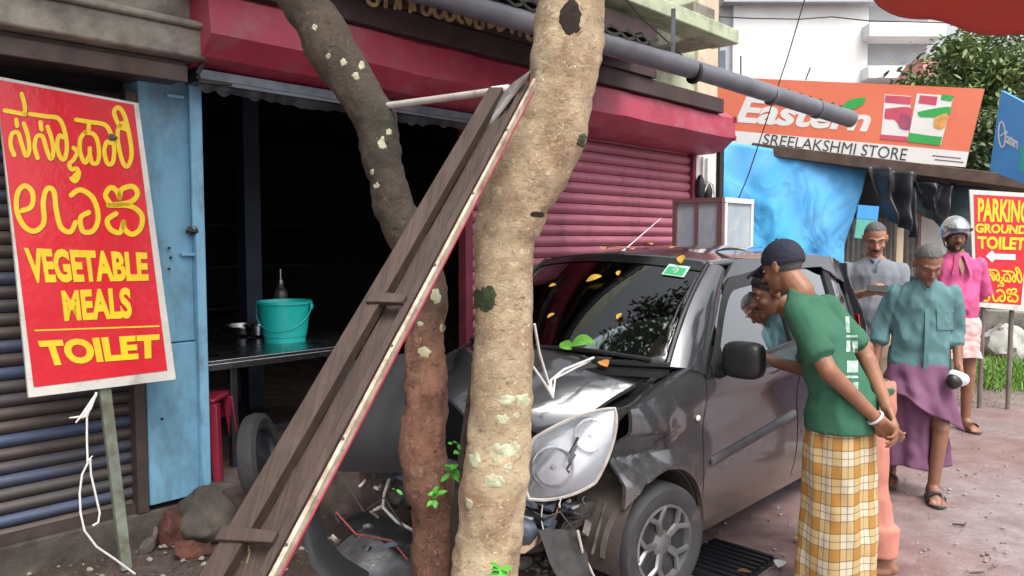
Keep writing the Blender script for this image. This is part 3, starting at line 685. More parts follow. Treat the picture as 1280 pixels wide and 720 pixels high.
# ================================================================== LEANING WOODEN FRAME
PL = {}
def lp(px, py, Y): return at(px, py, Y)
tl, tr, bl, br = lp(602, 140, 2.60), lp(651, 140, 2.58), lp(258, 725, 1.75), lp(344, 725, 1.73)
ext = -1.0
def down(t, b): d = b-t; return t + d*((t.z+.0)/(-d.z))    # continue the edge to the ground
bl, br = down(tl, bl), down(tr, br)
tl = tl+(tl-bl)*.045; tr = tr + (tr-br)*.045
pf, pn = bil(bl, br, tr, tl)
if pn.dot(CP-tl) < 0: pn = -pn; _pf = pf; pf = lambda a, b, z=0: _pf(a, b, -z)
def wood_mat():
    m, nt, p = new_mat('grainy_dark_wood'); al = (tr-br).normalized(); ac = (br-bl).normalized(); co = axes_coords(nt, (ac, pn, al), (60, 60, 2.2)); n1 = noise_f(nt, co, 1.0, 7, .7); n2 = noise_f(nt, coords(nt), 7, 6, .7)
    c = ramp(nt, n1, [(.3, (.024, .013, .009)), (.5, (.044, .025, .018)), (.75, (.070, .043, .033))]).outputs[0]
    c = mixc(nt, nd_mul(nt, ramp(nt, n2, [(.5, (0, 0, 0)), (.72, (1, 1, 1))]).outputs[0], .45), c, (.09, .06, .048))
    nt.links.new(c, p.inputs['Base Color']); p.inputs['Roughness'].default_value = .7; bump(nt, p, n1, .6, .006); return m
M_wood = wood_mat()
wf = thing('leaning_frame', 'long dark wooden frame with cream edge leaning diagonally between the two tree trunks', 'frame', (bl+br)/2)
def bar(a0, a1, b0, b1, z0, z1, m, nm, nb=26, wob=.004, parent=wf):
    mb = MB(); rings = []
    for i in range(nb+1):
        b = b0+(b1-b0)*i/nb; o = wob*noise.noise(V((b*9, a0*7, 1)))
        rings.append([pf(a0, b, z0)+pn*o, pf(a1, b, z0)+pn*o, pf(a1+o*2, b, z1)+pn*o, pf(a0+o*2, b, z1)+pn*o])
    mb.loft(rings); return mb.build(nm, m, parent, bev=.002)
bar(.0, .36, 0, .985, .0, .040, M_wood, 'side_rail'); bar(.34, .86, .0, .99, -.020, -.006, M_wood, 'back_panel'); bar(.76, .905, 0, 1.0, -.006, .026, M_wood, 'side_rail')
M_cream = mat('cream_painted_edge', (.58, .51, .40), (.46, .38, .28), 12, .6, dirt=(.20, .13, .09), dscale=14, damt=.46, bstr=.25)
M_redsheet = mat('red_painted_sheet', (.45, .03, .07), (.36, .025, .05), 6, .45, dirt=(.25, .08, .07), dscale=9, damt=.3, bstr=.1)
bar(.925, 1.0, 0, 1.01, -.012, .018, M_cream, 'edge_strip'); bar(.90, 1.006, .02, 1.0, -.022, -.0135, M_redsheet, 'sheet')
def pb(py): # b along the frame at picture row py
    lo, hi = 0.0, 1.0
    for _ in range(40):
        mmid = (lo+hi)/2; p = pf(.5, mmid, 0)-CP; y = 360-FPX*p.dot(UP)/p.dot(FW)
        if y > py: lo = mmid
        else: hi = mmid
    return mmid
for py, a0, a1 in ((383, .12, .80), (676, -.05, .80)):
    b = pb(py); mb = MB()
    mb.hexa([pf(a0, b-.007, .026), pf(a1, b-.005, .026), pf(a1, b+.005, .026), pf(a0, b+.007, .026)], [pf(a0, b-.007, .052), pf(a1, b-.005, .045), pf(a1, b+.005, .045), pf(a0, b+.007, .052)])
    mb.build('cross_batten', M_wood, wf, bev=.003)
for i in range(9):
    b = .12+.1*i; mb = MB(); mb.cyl(pf(.955, b, .018), pf(.955, b, .021), .0045, 8); mb.build('nail', M_brown, wf)
g0 = [at(663, 88, 2.60), at(640, 104, 2.62), at(614, 134, 2.62), at(594, 168, 2.6)]; g1 = [at(658, 101, 2.59), at(645, 116, 2.59), at(625, 143, 2.58), at(606, 165, 2.57)]
M_tin = mat('dull_grey_tin', (.30, .28, .27), (.22, .205, .20), 8, .5, .4, dirt=(.12, .09, .08), dscale=10, damt=.4, bstr=.15)
mb = MB(); mb.grid(lambda a, b: g0[min(int(a*3), 2)].lerp(g0[min(int(a*3), 2)+1], a*3-min(int(a*3), 2)).lerp(g1[min(int(a*3), 2)].lerp(g1[min(int(a*3), 2)+1], a*3-min(int(a*3), 2)), b)+V((0, -.02*math.sin(PI*b), 0)), 12, 5, V((.002, .003, .002))); mb.build('tin_cap', M_tin, wf)
mb = MB(); mb.tube([at(512, 292, 2.28), at(500, 340, 2.24), at(490, 368, 2.2), at(484, 352, 2.2), at(488, 380, 2.19), at(502, 376, 2.2)], .0022, 5); mb.build('string', M_string, wf)
mb = MB(); mb.tube([at(308, 672, 1.78), at(312, 690, 1.78), at(305, 718, 1.76), at(296, 740, 1.74)], .002, 5); mb.build('string', M_string, wf)
pc = thing('plastic_pipe', 'thin grey plastic pipe with a white end at the top of the wooden frame', 'pipe', at(480, 132, 3.02))
mb = MB(); mb.tube([at(470, 134, 3.04), at(560, 122, 2.85), at(625, 113, 2.72)], .0135, 12); mb.build('pipe', M_pvcl, pc)
mb = MB(); mb.tube([at(616, 114.5, 2.735), at(636, 112, 2.70)], .0185, 12); mb.build('end_socket', M_cord, pc)

# ================================================================== VEGETABLE MEALS SIGN
def fp(px, py, d): return onplane(px, py, F0+FO*d, FO)
a_, b_, c_ = fp(172, 130, .14), fp(220, 474, .30), fp(36, 497, .30)
sp0 = a_; sn = (b_-a_).cross(c_-a_).normalized(); sn = sn if sn.dot(CP-a_) > 0 else -sn
def sgn(px, py, z=0): return onplane(px, py, sp0, sn)+sn*z
M_signred = mat('red_flex_print', (.60, .013, .026), (.52, .010, .022), 2, .24, bstr=.35, bdist=.02, bscale=5, rvar=.1, dirt=(.42, .03, .03), dscale=7, damt=.35)
M_signyel = mat('yellow_print', (.80, .56, .02), (.72, .47, .015), 6, .3, bstr=0, dirt=(.55, .33, .02), dscale=9, damt=.3)
M_signshade = mat('dark_print_shadow', (.14, .01, .012), bstr=0, rough=.35)
M_signwhite = mat('white_flex_edge', (.62, .60, .56), (.50, .48, .44), 6, .5, dirt=(.26, .23, .2), dscale=9, damt=.35, bstr=.2)
sg = thing('meals_sign', 'red VEGETABLE MEALS TOILET sign with yellow lettering on a wooden post', 'sign', ground(150, 705, .0))
def qb(q, z0, z1, nm, m, nx=10, ny=14, wav=.004):
    mb = MB(); fn = lambda a, b: sgn(*[(q[3][i]*(1-a)+q[2][i]*a)*(1-b)+(q[0][i]*(1-a)+q[1][i]*a)*b for i in (0, 1)])
    mb.grid(lambda a, b: fn(a, b)+sn*(z1+wav*math.sin(PI*a)*math.sin(3*PI*b)*0), nx, ny, sn*(z0-z1)); return mb.build(nm, m, sg)
qb([(-5, 95), (173, 129), (220, 474), (36, 497)], -.02, 0, 'board', M_signwhite)
qb([(-6, 99), (167, 131), (209, 463), (42, 484)], .001, .003, 'print_sheet', M_signred)
yl = MB(); shd = MB(); KL1 = []; KL2 = []
Z1 = lambda p: (p[0]/4.5, 90+p[1]/4.5); Z2 = lambda p: (p[0]/2.573, 220+p[1]/2.573)
def kan(zf, pts, w=5.4):
    q = [zf(p) for p in pts]; (KL1 if zf is Z1 else KL2).append(q)
    stroke(shd, [(x+.7, y+.8) for x, y in q], w, sgn, .0036); stroke(yl, q, w, sgn, .0046)
for pts in ([(25, 218), (80, 228), (140, 240)], [(120, 125), (132, 165), (139, 205), (136, 236)], [(90, 270), (95, 305)], [(78, 468), (58, 410), (66, 350), (100, 345), (122, 410), (145, 472), (163, 440), (155, 360), (132, 290)],
            [(168, 238), (250, 250), (325, 262), (358, 320), (375, 420), (360, 492), (332, 470), (320, 405), (332, 360), (352, 368)], [(226, 285), (232, 325)], [(210, 485), (193, 420), (205, 365), (238, 365), (262, 440), (285, 490), (299, 445), (288, 375), (266, 310)],
            [(412, 428), (432, 452), (412, 495), (388, 518), (402, 548), (432, 545), (440, 585), (422, 615), (400, 600)],
            [(427, 270), (510, 283), (588, 298), (622, 350), (640, 430), (632, 510), (603, 515), (585, 450), (598, 395), (618, 400)], [(498, 300), (496, 345)], [(478, 340), (450, 380), (450, 455), (478, 512), (503, 470), (515, 510), (545, 512), (556, 455), (542, 375), (512, 345), (478, 342)], [(503, 470), (503, 430)],
            [(708, 325), (668, 300), (640, 230), (662, 200), (698, 245), (728, 370), (738, 470), (718, 530), (692, 515), (668, 430), (660, 340), (682, 290), (704, 300)]): kan(Z1, pts)
for pts in ([(70, 112), (100, 98), (104, 55), (80, 32), (56, 55), (53, 110), (75, 160), (110, 178), (140, 150), (138, 85), (150, 42), (172, 50), (180, 110), (195, 165), (225, 180), (242, 150)], [(228, 62), (258, 45), (298, 72), (315, 130), (300, 175), (266, 178), (258, 135), (284, 118)], [(240, 0), (252, -10)],
            [(352, 88), (338, 62), (354, 38), (374, 48), (384, 72)], [(384, 72), (390, 44), (425, 34), (441, 58), (418, 84), (352, 94)], [(348, 94), (420, 98), (455, 128), (450, 170), (424, 188), (400, 172), (396, 148)], [(396, 148), (385, 182), (355, 172), (344, 142), (372, 122)]): kan(Z2, pts, 6.4)
def ptext(txt, quad, zf, bold):
    q = [zf(p) for p in quad]   # TL TR BR BL
    def mk(dx, z): return lambda a, b, zz: sgn(*[(q[3][i]*(1-a)+q[2][i]*a)*(1-b)+(q[0][i]*(1-a)+q[1][i]*a)*b+dx for i in (0, 1)])+sn*z
    put_text(shd, txt, mk(.7, .0036), (0, 0, 1, 1), bold); put_text(yl, txt, mk(0, .0046), (0, 0, 1, 1), bold)
ptext('VEGETABLE', [(75, 230), (472, 246), (478, 338), (95, 345)], Z2, .045); ptext('MEALS', [(195, 368), (418, 358), (425, 458), (207, 468)], Z2, .045); ptext('TOILET', [(120, 530), (512, 508), (512, 585), (150, 612)], Z2, .05)
stroke(yl, [Z2((112, 497)), Z2((510, 483))], 1.8, sgn, .0046, 0)
tag(shd.build('letter_shadow', M_signshade, sg, sharp=0), kind='stuff'); yl.build('lettering', M_signyel, sg, sharp=0)
M_post = mat('greenish_wooden_post', (.22, .25, .20), (.14, .155, .12), 9, .8, dirt=(.09, .07, .05), dscale=7, damt=.4, bstr=.4)
pt0 = sgn(132, 470, -.035); pt1 = ground(158, 712, .0); pd = (pt1-pt0).normalized()
mb = MB(); mb.box((pt0+pt1)/2, (.05, .035, (pt1-pt0).length), FU, pd.cross(FU).normalized(), pd); mb.jitter(.003, 8); mb.build('post', M_post, sg, bev=.003)
mb = MB(); mb.ell(sgn(138, 172, .006), (.03, .006, .018), n=10, m=6); mb.jitter(.01, 30); mb.build('tear', M_brown, sg)
def sc(*p): return [sgn(px, py, .03) for px, py in p]
cords = thing('tie_cord', 'white plastic cord dangling below the vegetable meals sign', 'cord', sgn(120, 490, .03))
mb = MB(); mb.tube(sc((118, 493), (112, 505), (106, 520), (106, 550), (107, 578), (100, 592), (97, 615), (98, 640), (103, 662), (118, 682), (140, 697), (166, 716)), .005, 6); mb.build('long_cord', M_cord, cords)
mb = MB(); mb.tube(sc((110, 572), (111, 592), (117, 618), (122, 640), (120, 652), (113, 656)), .005, 6); mb.build('short_cord', M_cord, cords)
for e in (((118, 492), (104, 520), (84, 522)), ((116, 494), (103, 515), (92, 528)), ((108, 575), (113, 569)), ((118, 490), (110, 510), (100, 523))):
    mb = MB(); mb.tube(sc(*e), [.005]+[.009]*(len(e)-2)+[.003], 6); mb.build('knot_end', M_cord, cords)
# ================================================================== THINGS IN THE DARK SHOP
tb = thing('shop_table', 'dull steel table with dark legs inside the open shop', 'table', fac(.55, -.45, PZ))
s_a = .16; s_b = 1.55; zt_ = .93
mb = MB(); mb.fbox(s_a, s_b, -.95, -.12, zt_-.025, zt_); mb.fbox(s_a, s_b, -.14, -.115, zt_-.06, zt_-.02); mb.build('table_top', M_steel, tb, bev=.004)
for u in (s_a+.22, s_b-.06):
    for d in (-.88, -.2):
        mb = MB(); mb.fbox(u-.022, u+.022, d-.022, d+.022, PZ, zt_-.026); mb.build('leg', M_darksteel, tb, bev=.003)
mb = MB(); mb.fbox(s_a+.2, s_b-.06, -.215, -.19, PZ+.18, PZ+.21); mb.build('stretcher', M_darksteel, tb)
M_turq = mat('turquoise_plastic', (.02, .55, .50), (.018, .50, .46), 4, .35, bstr=.04, rvar=.05)
def at_z(px, py, z): return ground(px, py, z)
bc = at_z(350, 429, zt_); bc = V((bc.x, bc.y+.12, zt_)); rB = 33/FPX*bc.y
bk = thing('bucket', 'turquoise plastic bucket standing on the steel table', 'bucket', bc)
hB = .285
mb = MB(); mb.lathe(bc, [(rB*.72, 0), (rB*.76, .0), (rB*.76, .035), (rB*.80, .04), (rB*.96, hB-.02), (rB*1.03, hB-.018), (rB*1.03, hB), (rB*.96, hB), (rB*.92, hB-.03), (rB*.7, .02), (.002, .015)], 40); mb.build('bucket', M_turq, bk)
for q in (-1, 1):
    mb = MB(); mb.ell(bc+V((q*rB*1.03, 0, hB-.04)), (.012, .02, .025), n=10, m=6); mb.build('handle_lug', M_turq, bk)
mb = MB(); mb.tube([bc+V((rB*1.04*math.cos(a), -rB*.98*math.sin(a)*.9, hB-.04-.16*math.sin(a))) for a in [PI*k/14 for k in range(15)]], .004, 6); mb.build('handle', M_turq, bk)
c = bc+FO*-.26+FU*.12; c.z = zt_
bo = thing('bottle', 'dark bottle with a pump top behind the turquoise bucket', 'bottle', c)
hh = at(370, 336, c.y).z-zt_
mb = MB(); mb.lathe(c, [(.05, 0), (.052, .02), (.052, hh*.60), (.045, hh*.68), (.025, hh*.72), (.024, hh*.78)], 24); mb.build('bottle', mat('dark_bottle', (.05, .052, .055), bstr=0, rough=.2), bo)
mb = MB(); mb.lathe(c+ZZ*hh*.78, [(.026, 0), (.026, .03), (.010, .035), (.009, hh*.22)], 16); mb.build('pump', M_steel, bo)
for i, (px, rr0, h, lb) in enumerate(((285, .16, .07, 'wide steel pan on the table at the blue pillar side'), (312, .10, .08, 'small steel bowl beside the turquoise bucket'))):
    c = at_z(px, 425, zt_); c = V((c.x, c.y+.30-.1*i, zt_))
    mb = MB(); mb.lathe(c, [(rr0*.6, 0), (rr0*.9, .02), (rr0, h), (rr0*1.1, h), (rr0*1.1, h+.006), (rr0*.96, h+.004), (rr0*.85, .03), (.003, .012)], 32); o = mb.build('steel_pan', M_steel); tag(o, lb, 'pan')
c = at_z(268, 598, PZ); c = V((c.x-.12, c.y+.12, PZ)); zs = at(268, 493, c.y).z
M_maroon = mat('maroon_plastic', (.30, .02, .05), (.25, .016, .04), 5, .4, bstr=.05)
stl = thing('plastic_stool', 'maroon plastic stool just behind the blue door post', 'stool', c)
mb = MB(); mb.box(V((c.x, c.y, zs-.015)), (.27, .27, .03)); mb.build('seat', M_maroon, stl, bev=.012)
for i in (-1, 1):
    for j in (-1, 1):
        mb = MB(); mb.hexa([V((c.x+i*.16+q*.022, c.y+j*.16+r*.022, PZ)) for q, r in ((-1, -1), (1, -1), (1, 1), (-1, 1))], [V((c.x+i*.125+q*.03, c.y+j*.125+r*.03, zs-.03)) for q, r in ((-1, -1), (1, -1), (1, 1), (-1, 1))]); mb.build('leg', M_maroon, stl, bev=.004)
for j in (-1, 1):
    mb = MB(); mb.box(V((c.x, c.y+j*.145, zs-.12)), (.26, .012, .10)); mb.build('apron', M_maroon, stl)
# loose scooter-size tyre standing on its edge at the step
cy = at(326, 574, 3.95); 
ax = V((.985, .02, .16)).normalized(); tr_ = .245
ty = thing('loose_wheel', 'loose dark tyre standing on edge beside the shop step behind the wooden frame', 'wheel', V((cy.x, cy.y, PZ)))
mb = MB(); mb.lathe(cy, [(tr_*.70, -.035), (tr_*.86, -.05), (tr_*.97, -.035), (tr_, 0), (tr_*.97, .035), (tr_*.86, .05), (tr_*.70, .035), (tr_*.68, 0)], 48, ax); tyo = mb.build('tyre', M_rubber, ty)
mb = MB(); mb.lathe(cy, [(tr_*.70, .0), (tr_*.71, .036), (tr_*.66, .03), (tr_*.62, .005), (.03, .02), (.01, .03)], 40, ax); mb.build('rim', M_darksteel, ty)
# ================================================================== CAR  (local axes: x to the rear, y to its right side, z up; origin under the front axle)
def paint_material():
    m, nt, p = new_mat('grey_metallic_paint'); co = coords(nt, 'obj')
    n1 = noise_f(nt, co, 3, 5, .6); n2 = noise_f(nt, co, 14, 7, .75)
    c = mixc(nt, ramp(nt, n1, [(.3, (0, 0, 0)), (.7, (1, 1, 1))]).outputs[0], (.085, .088, .098), (.115, .118, .128))
    sx = nt.nodes.new('ShaderNodeSeparateXYZ'); nt.links.new(co, sx.inputs[0])
    a = nt.nodes.new('ShaderNodeMath'); a.operation = 'MULTIPLY_ADD'; nt.links.new(n2, a.inputs[0]); a.inputs[1].default_value = -.6; nt.links.new(sx.outputs[2], a.inputs[2])
    k = ramp(nt, a.outputs[0], [(.0, (1, 1, 1)), (.34, (0, 0, 0))]).outputs[0]     # mud splashed along the lower body
    c = mixc(nt, nd_mul(nt, k, .8), c, (.27, .215, .175))
    sc = ramp(nt, noise_f(nt, coords(nt, 'obj', (1, 1, 9)), 16, 4, .8), [(.66, (0, 0, 0)), (.74, (1, 1, 1))]).outputs[0]
    c = mixc(nt, nd_mul(nt, sc, .07), c, (.40, .39, .38))
    nt.links.new(c, p.inputs['Base Color']); p.inputs['Metallic'].default_value = .55
    rr = nt.nodes.new('ShaderNodeMath'); rr.operation = 'MULTIPLY_ADD'; nt.links.new(k, rr.inputs[0]); rr.inputs[1].default_value = .40; rr.inputs[2].default_value = .17
    nt.links.new(rr.outputs[0], p.inputs['Roughness'])
    p.inputs['Coat Weight'].default_value = .9; p.inputs['Coat Roughness'].default_value = .05
    dr = ramp(nt, noise_f(nt, co, 70, 3, .5), [(.55, (0, 0, 0)), (.68, (1, 1, 1))]).outputs[0]
    bump(nt, p, dr, .05, .002); return m
M_paint = paint_material()
M_cglass = glass_mat('car_window_glass', (.58, .66, .65), 1.52, .01, 4.2)
M_wglass = glass_mat('windscreen_glass', (.86, .91, .89), 1.52, .02, 1.6)
M_lens = glass_mat('headlamp_lens', (.985, .99, 1), 1.5, .10, 1.5)
M_chrome = mat('lamp_reflector', (.86, .87, .88), (.70, .71, .73), 9, .16, .45, bstr=.35, bdist=.01, bscale=16)
M_lampgrey = mat('lamp_housing', (.86, .87, .88), (.76, .77, .79), 6, .3, .0, bstr=.25, bdist=.01, bscale=14)
M_trim = mat('black_trim', (.02, .02, .022), (.03, .03, .031), 12, .5, dirt=(.10, .08, .065), dscale=6, damt=.3, bstr=.1)
M_moul = mat('grey_side_moulding', (.10, .105, .115), (.075, .078, .085), 10, .45, dirt=(.19, .16, .13), dscale=14, damt=.35, bstr=.1)
M_seat = mat('dark_seat_cloth', (.06, .06, .064), (.045, .045, .05), 12, .9, bstr=.3)
M_dash = mat('grey_dashboard', (.10, .10, .105), (.08, .08, .085), 9, .6, bstr=.2)
M_engine = mat('dirty_engine_metal', (.24, .22, .20), (.13, .12, .11), 12, .55, .5, dirt=(.06, .045, .035), dscale=9, damt=.5, bstr=.4)
M_rad = mat('radiator_fins', (.30, .29, .27), (.20, .19, .18), 40, .6, .3, dirt=(.09, .06, .045), dscale=8, damt=.45, bstr=.7, stretch=(1, 1, 12))
M_bluesteel = mat('blue_grey_crossmember', (.085, .10, .13), (.05, .062, .085), 9, .4, .3, dirt=(.12, .10, .085), dscale=8, damt=.3)
M_tyre = mat('dusty_tyre', (.030, .031, .034), (.048, .048, .05), 8, .7, dirt=(.13, .10, .085), dscale=6, damt=.36, bstr=.3, mode='obj')
M_rim = mat('silver_wheel_cover', (.26, .265, .28), (.17, .175, .185), 10, .34, .6, dirt=(.14, .11, .09), dscale=14, damt=.38, bstr=.08, mode='obj')
M_muddy = mat('muddy_arch_liner', (.05, .042, .037), (.09, .07, .055), 9, .9, bstr=.5)
M_foam = mat('beige_crash_foam', (.50, .38, .26), (.38, .28, .2), 9, .8, bstr=.4)
M_redwire = mat('dull_red_wire', (.28, .05, .04), bstr=0)
M_leafy = mat('yellow_leaf', (.68, .44, .06), (.55, .30, .035), 20, .6, bstr=.1)
M_leafg = mat('green_leaf', (.16, .40, .05), (.09, .28, .035), 18, .5, bstr=.1)
M_sticker = mat('pale_green_sticker', (.55, .78, .62), (.48, .72, .56), 10, .5, bstr=0)
M_stickg = mat('green_print', (.04, .42, .17), (.03, .36, .14), 10, .5, bstr=0)

CO = V((.69, 3.35, 0)) - FO*.735
car = thing('parked_car', 'dark grey crashed hatchback with crumpled bonnet and torn front bumper against the tree', 'car', CO, PI/2-TH)
CM = MW[car.name]; CI = CM.inverted()
def cl(px, py, Y): return CI @ at(px, py, Y)       # car-local point behind a picture point at depth Y
def smooth(a, b, x):
    t = min(max((x-a)/(b-a), 0), 1); return t*t*(3-2*t)
def W(x, z):
    w = .735
    if z < .5: w -= .055*((.5-z)/.3)**2
    w += .012*math.exp(-((z-.90)/.06)**2) - .010*math.exp(-((z-.72)/.09)**2)
    if z > .98: w -= .31*(z-.98)
    if x < -.05: w -= .34*((-.05-x)/.6)**2
    if x > 2.2: w -= .14*((x-2.2)/.6)**2
    return w
def panel(name, x0, x1, zb, zt, m, nx=16, nz=8, parent=car, side=-1, thick=.018, off=0, disp=None, sharp=30, sub=0):
    mb = MB()
    def fn(a, b):
        x = x0+(x1-x0)*a; lo, hi = zb(x), zt(x); z = lo+(hi-lo)*b
        y = W(x, z)+off; q = V((x, side*y, z))
        return q + disp(q) if disp else q
    mb.grid(fn, nx, nz, V((0, -side*thick, 0)))
    return mb.build(name, m, parent, local=True, sharp=sharp, sub=sub)
def lin(x0, y0, x1, y1): return lambda x: y0+(y1-y0)*(x-x0)/(x1-x0)
belt = lambda x: .975+.072*min(max((x-.34)/1.1, 0), 1.25)
sillz = lambda x: .255
RARC, FARC = (2.36, .28, .335), (0.02, .27, .335)
def arch(x, arc, base):
    dx = x-arc[0]
    return max(base, arc[1]+math.sqrt(max(arc[2]**2-dx*dx, 0))) if abs(dx) < arc[2] else base
win_top = lambda x: 1.015+(1.445-1.015)*smooth(.36, .86, x)**.75 if x < .86 else 1.445+.035*smooth(.86, 1.3, x)
for sd_ in (-1, 1):
    dr = panel('door', .345, 1.415, sillz, lambda x: belt(x)-.004, M_paint, 20, 12, side=sd_)
    mb = MB(); mb.grid(lambda a, b: V((.40+.98*a, sd_*(W(.4+.98*a, .555+.075*a)+.004+.012*math.sin(PI*b)), .535+.075*a+.05*b)), 12, 5, V((0, -sd_*.01, 0))); mb.build('side_moulding', M_moul, dr, local=True)
    mb = MB(); z0 = belt(1.3)-.10; mb.ell((1.29, sd_*(W(1.29, z0)+.022), z0), (.075, .018, .020), n=14, m=8); mb.build('handle', M_paint, dr, local=True)
    rd = panel('rear_door', 1.430, 2.2, sillz, lambda x: belt(x)-.004, M_paint, 14, 12, side=sd_)
    mb = MB(); mb.ell((2.08, sd_*(W(2.08, z0)+.022), z0), (.075, .018, .020), n=14, m=8); mb.build('handle', M_paint, rd, local=True)
    panel('quarter_panel', 2.212, 2.80, lambda x: arch(x, RARC, .30), lambda x: belt(x)+.0, M_paint, 26, 8, side=sd_)
    panel('sill', .34, 2.08, lambda x: .175, lambda x: .248, M_paint, 16, 3, side=sd_, off=-.012)
    # window glass, black strips, roof rail
    panel('window', .40, 1.385, lambda x: belt(x)+.012, lambda x: max(win_top(x)-.02, belt(x)+.016), M_cglass if sd_ < 0 else M_wglass, 24, 6, side=sd_, thick=.004, off=-.022)
    panel('window', 1.475, 2.12, lambda x: belt(x)+.012, lambda x: 1.47-.06*smooth(1.8, 2.12, x), M_cglass if sd_ < 0 else M_wglass, 10, 6, side=sd_, thick=.004, off=-.022)
    panel('window', 2.22, 2.52, lambda x: belt(x)+.03, lambda x: 1.40-.9*max(x-2.35, 0), M_cglass, 6, 4, side=sd_, thick=.004, off=-.022)
    panel('belt_strip', .37, 2.15, lambda x: belt(x)-.004, lambda x: belt(x)+.016, M_trim, 20, 1, side=sd_, off=.004)
    panel('middle_pillar', 1.388, 1.472, lambda x: belt(x)+.01, lambda x: 1.485, M_black, 3, 6, side=sd_, off=-.008)
    panel('rear_pillar', 2.125, 2.22, lambda x: belt(x)+.0, lambda x: 1.47, M_black, 3, 6, side=sd_, off=-.008)
    panel('rear_pillar', 2.52, 2.74, lambda x: belt(x)+.0, lambda x: 1.50-.9*max(x-2.5, 0), M_paint, 5, 6, side=sd_)
    panel('roof_rail', .74, 2.64, lambda x: win_top(x)-.012 if x < 2.1 else 1.47-.10*smooth(2.1, 2.5, x)-.02, lambda x: max(1.535-.12*smooth(.98, .70, x)-.05*smooth(2.2, 2.64, x), win_top(x) if x < 2.1 else 0), M_paint, 34, 4, side=sd_, off=.004)
    panel('rain_visor', .40, 1.40, lambda x: max(win_top(x)-.062, belt(x)+.017), lambda x: max(win_top(x)+.004, belt(x)+.03), M_trim, 24, 2, side=sd_, off=.016, thick=.006)
    mb = MB(); mb.grid(lambda a, b: V((.545+.012*b, sd_*(W(.55, belt(.55)+.01+a*.21)-.012), belt(.55)+.01+a*.215)), 6, 1, V((0, sd_*.012, 0))); mb.build('window_divider', M_black, car, local=True)

panel('pillar_trim', 1.36, 1.50, lambda x: .85, lambda x: 1.47, M_foam, 3, 6, side=1, off=-.05)
# A pillars, windscreen, roof
def ws_edge(a, t):   # a 0 base..1 header, t -1 left..1 right
    base = V((.14-.20*(1-t*t), .665*t, 1.055-.0*abs(t))); top = V((.68-.09*(1-t*t), .565*t, 1.515+.045*(1-t*t)))
    p = base.lerp(top, a); p.z += .035*math.sin(PI*a)*(1-.5*t*t); p.x -= .03*math.sin(PI*a); return p
mb = MB(); mb.grid(lambda a, b: ws_edge(a, -1+2*b), 12, 24, V((.004, 0, -.004))); mb.build('windscreen', M_wglass, car, local=True, sharp=0)
[setattr(p, 'use_smooth', True) for p in bpy.data.objects['windscreen'].data.polygons]
for sd_ in (-1, 1):
    def ap(a, b):
        i = ws_edge(a, sd_*1.0); xo = .345+(.80-.345)*a; zo = 1.0+(1.475-1.0)*a
        o = V((xo, sd_*(W(xo, zo)+.004), zo)); p = i.lerp(o, b); bul = math.sin(PI*b)*.028
        return p + V((-.55*bul, sd_*bul, .35*bul))
    mb = MB(); mb.grid(ap, 14, 7, V((.012, -sd_*.012, -.012))); mb.build('front_pillar', M_paint, car, local=True)
    mb = MB(); mb.tube([ws_edge(a/8, sd_*.985)+V((-.008, 0, .006)) for a in range(9)], .011, 6); mb.build('windscreen_seal', M_black, car, local=True)
mb = MB(); mb.tube([ws_edge(.005, -1+2*a/16)+V((-.012, 0, .004)) for a in range(17)], .014, 6); mb.build('windscreen_seal', M_black, car, local=True)
mb = MB(); mb.grid(lambda a, b: ws_edge(.90+.1*a, -1+2*b)+V((-.004, 0, .004)), 2, 20, V((.002, 0, -.002))); mb.build('shade_band', mat('ceramic_band', (.01, .012, .012), bstr=0, rough=.15), car, local=True)
def roof(a, b):
    t = -1+2*b; x0 = .672-.09*(1-t*t); x1 = 2.66-.04*t*t; x = x0+(x1-x0)*a
    w = W(x, 1.535)+.002
    z = 1.520+.012*min(a*6, 1)+(.045+.035*math.sin(PI*min(a*1.1, 1)))*(1-t*t)-.055*smooth(2.2, 2.66, x)
    return V((x, w*t if a > .08 else (.568+(w-.568)*a/.08)*t, z))
mb = MB(); mb.grid(roof, 26, 24, V((0, 0, -.02))); mb.build('roof', M_paint, car, local=True, sharp=0)
[setattr(p, 'use_smooth', True) for p in bpy.data.objects['roof'].data.polygons]
mb = MB(); mb.grid(lambda a, b: V((.75+1.8*a, (-1+2*b)*.52, 1.50+.045*(1-(2*b-1)**2))), 10, 8, V((0, 0, -.01))); mb.build('headliner', M_dash, car, local=True)
# tail
mb = MB(); mb.grid(lambda a, b: V((2.80-.16*smooth(.55, 1, a)-.03*(2*b-1)**2, (-1+2*b)*(.665-.10*smooth(.5, 1, a)), .42+1.06*a)), 12, 12, V((-.02, 0, 0))); tg = mb.build('tailgate', M_paint, car, local=True)
mb = MB(); mb.grid(lambda a, b: V((2.815-.13*smooth(.0, 1, a)-.03*(2*b-1)**2, (-1+2*b)*(.58-.05*a), 1.06+.34*a)), 6, 8, V((-.004, 0, 0))); mb.build('rear_window', M_cglass, tg, local=True)
mb = MB(); mb.grid(lambda a, b: V((2.90-.10*(2*b-1)**4-.03*abs(2*a-1)**3, (-1+2*b)*.71, .22+.34*a)), 6, 16, V((-.03, 0, 0))); mb.build('rear_bumper', M_paint, car, local=True)
for sd_ in (-1, 1):
    mb = MB(); mb.grid(lambda a, b: V((2.835-.10*b-.08*a, sd_*(.55+.13*b-.04*a), .70+.42*a)), 6, 4, V((-.02, 0, 0))); mb.build('tail_lamp', mat('red_lamp_plastic', (.35, .01, .01), bstr=0, rough=.2), car, local=True)
# floor, firewall, inner dark
mb = MB(); mb.box((1.2, 0, .26), (2.9, 1.30, .05)); mb.build('floor_pan', M_trim, car, local=True)
mb = MB(); mb.box((.05, 0, .62), (.04, 1.25, .72)); mb.build('firewall', M_trim, car, local=True)
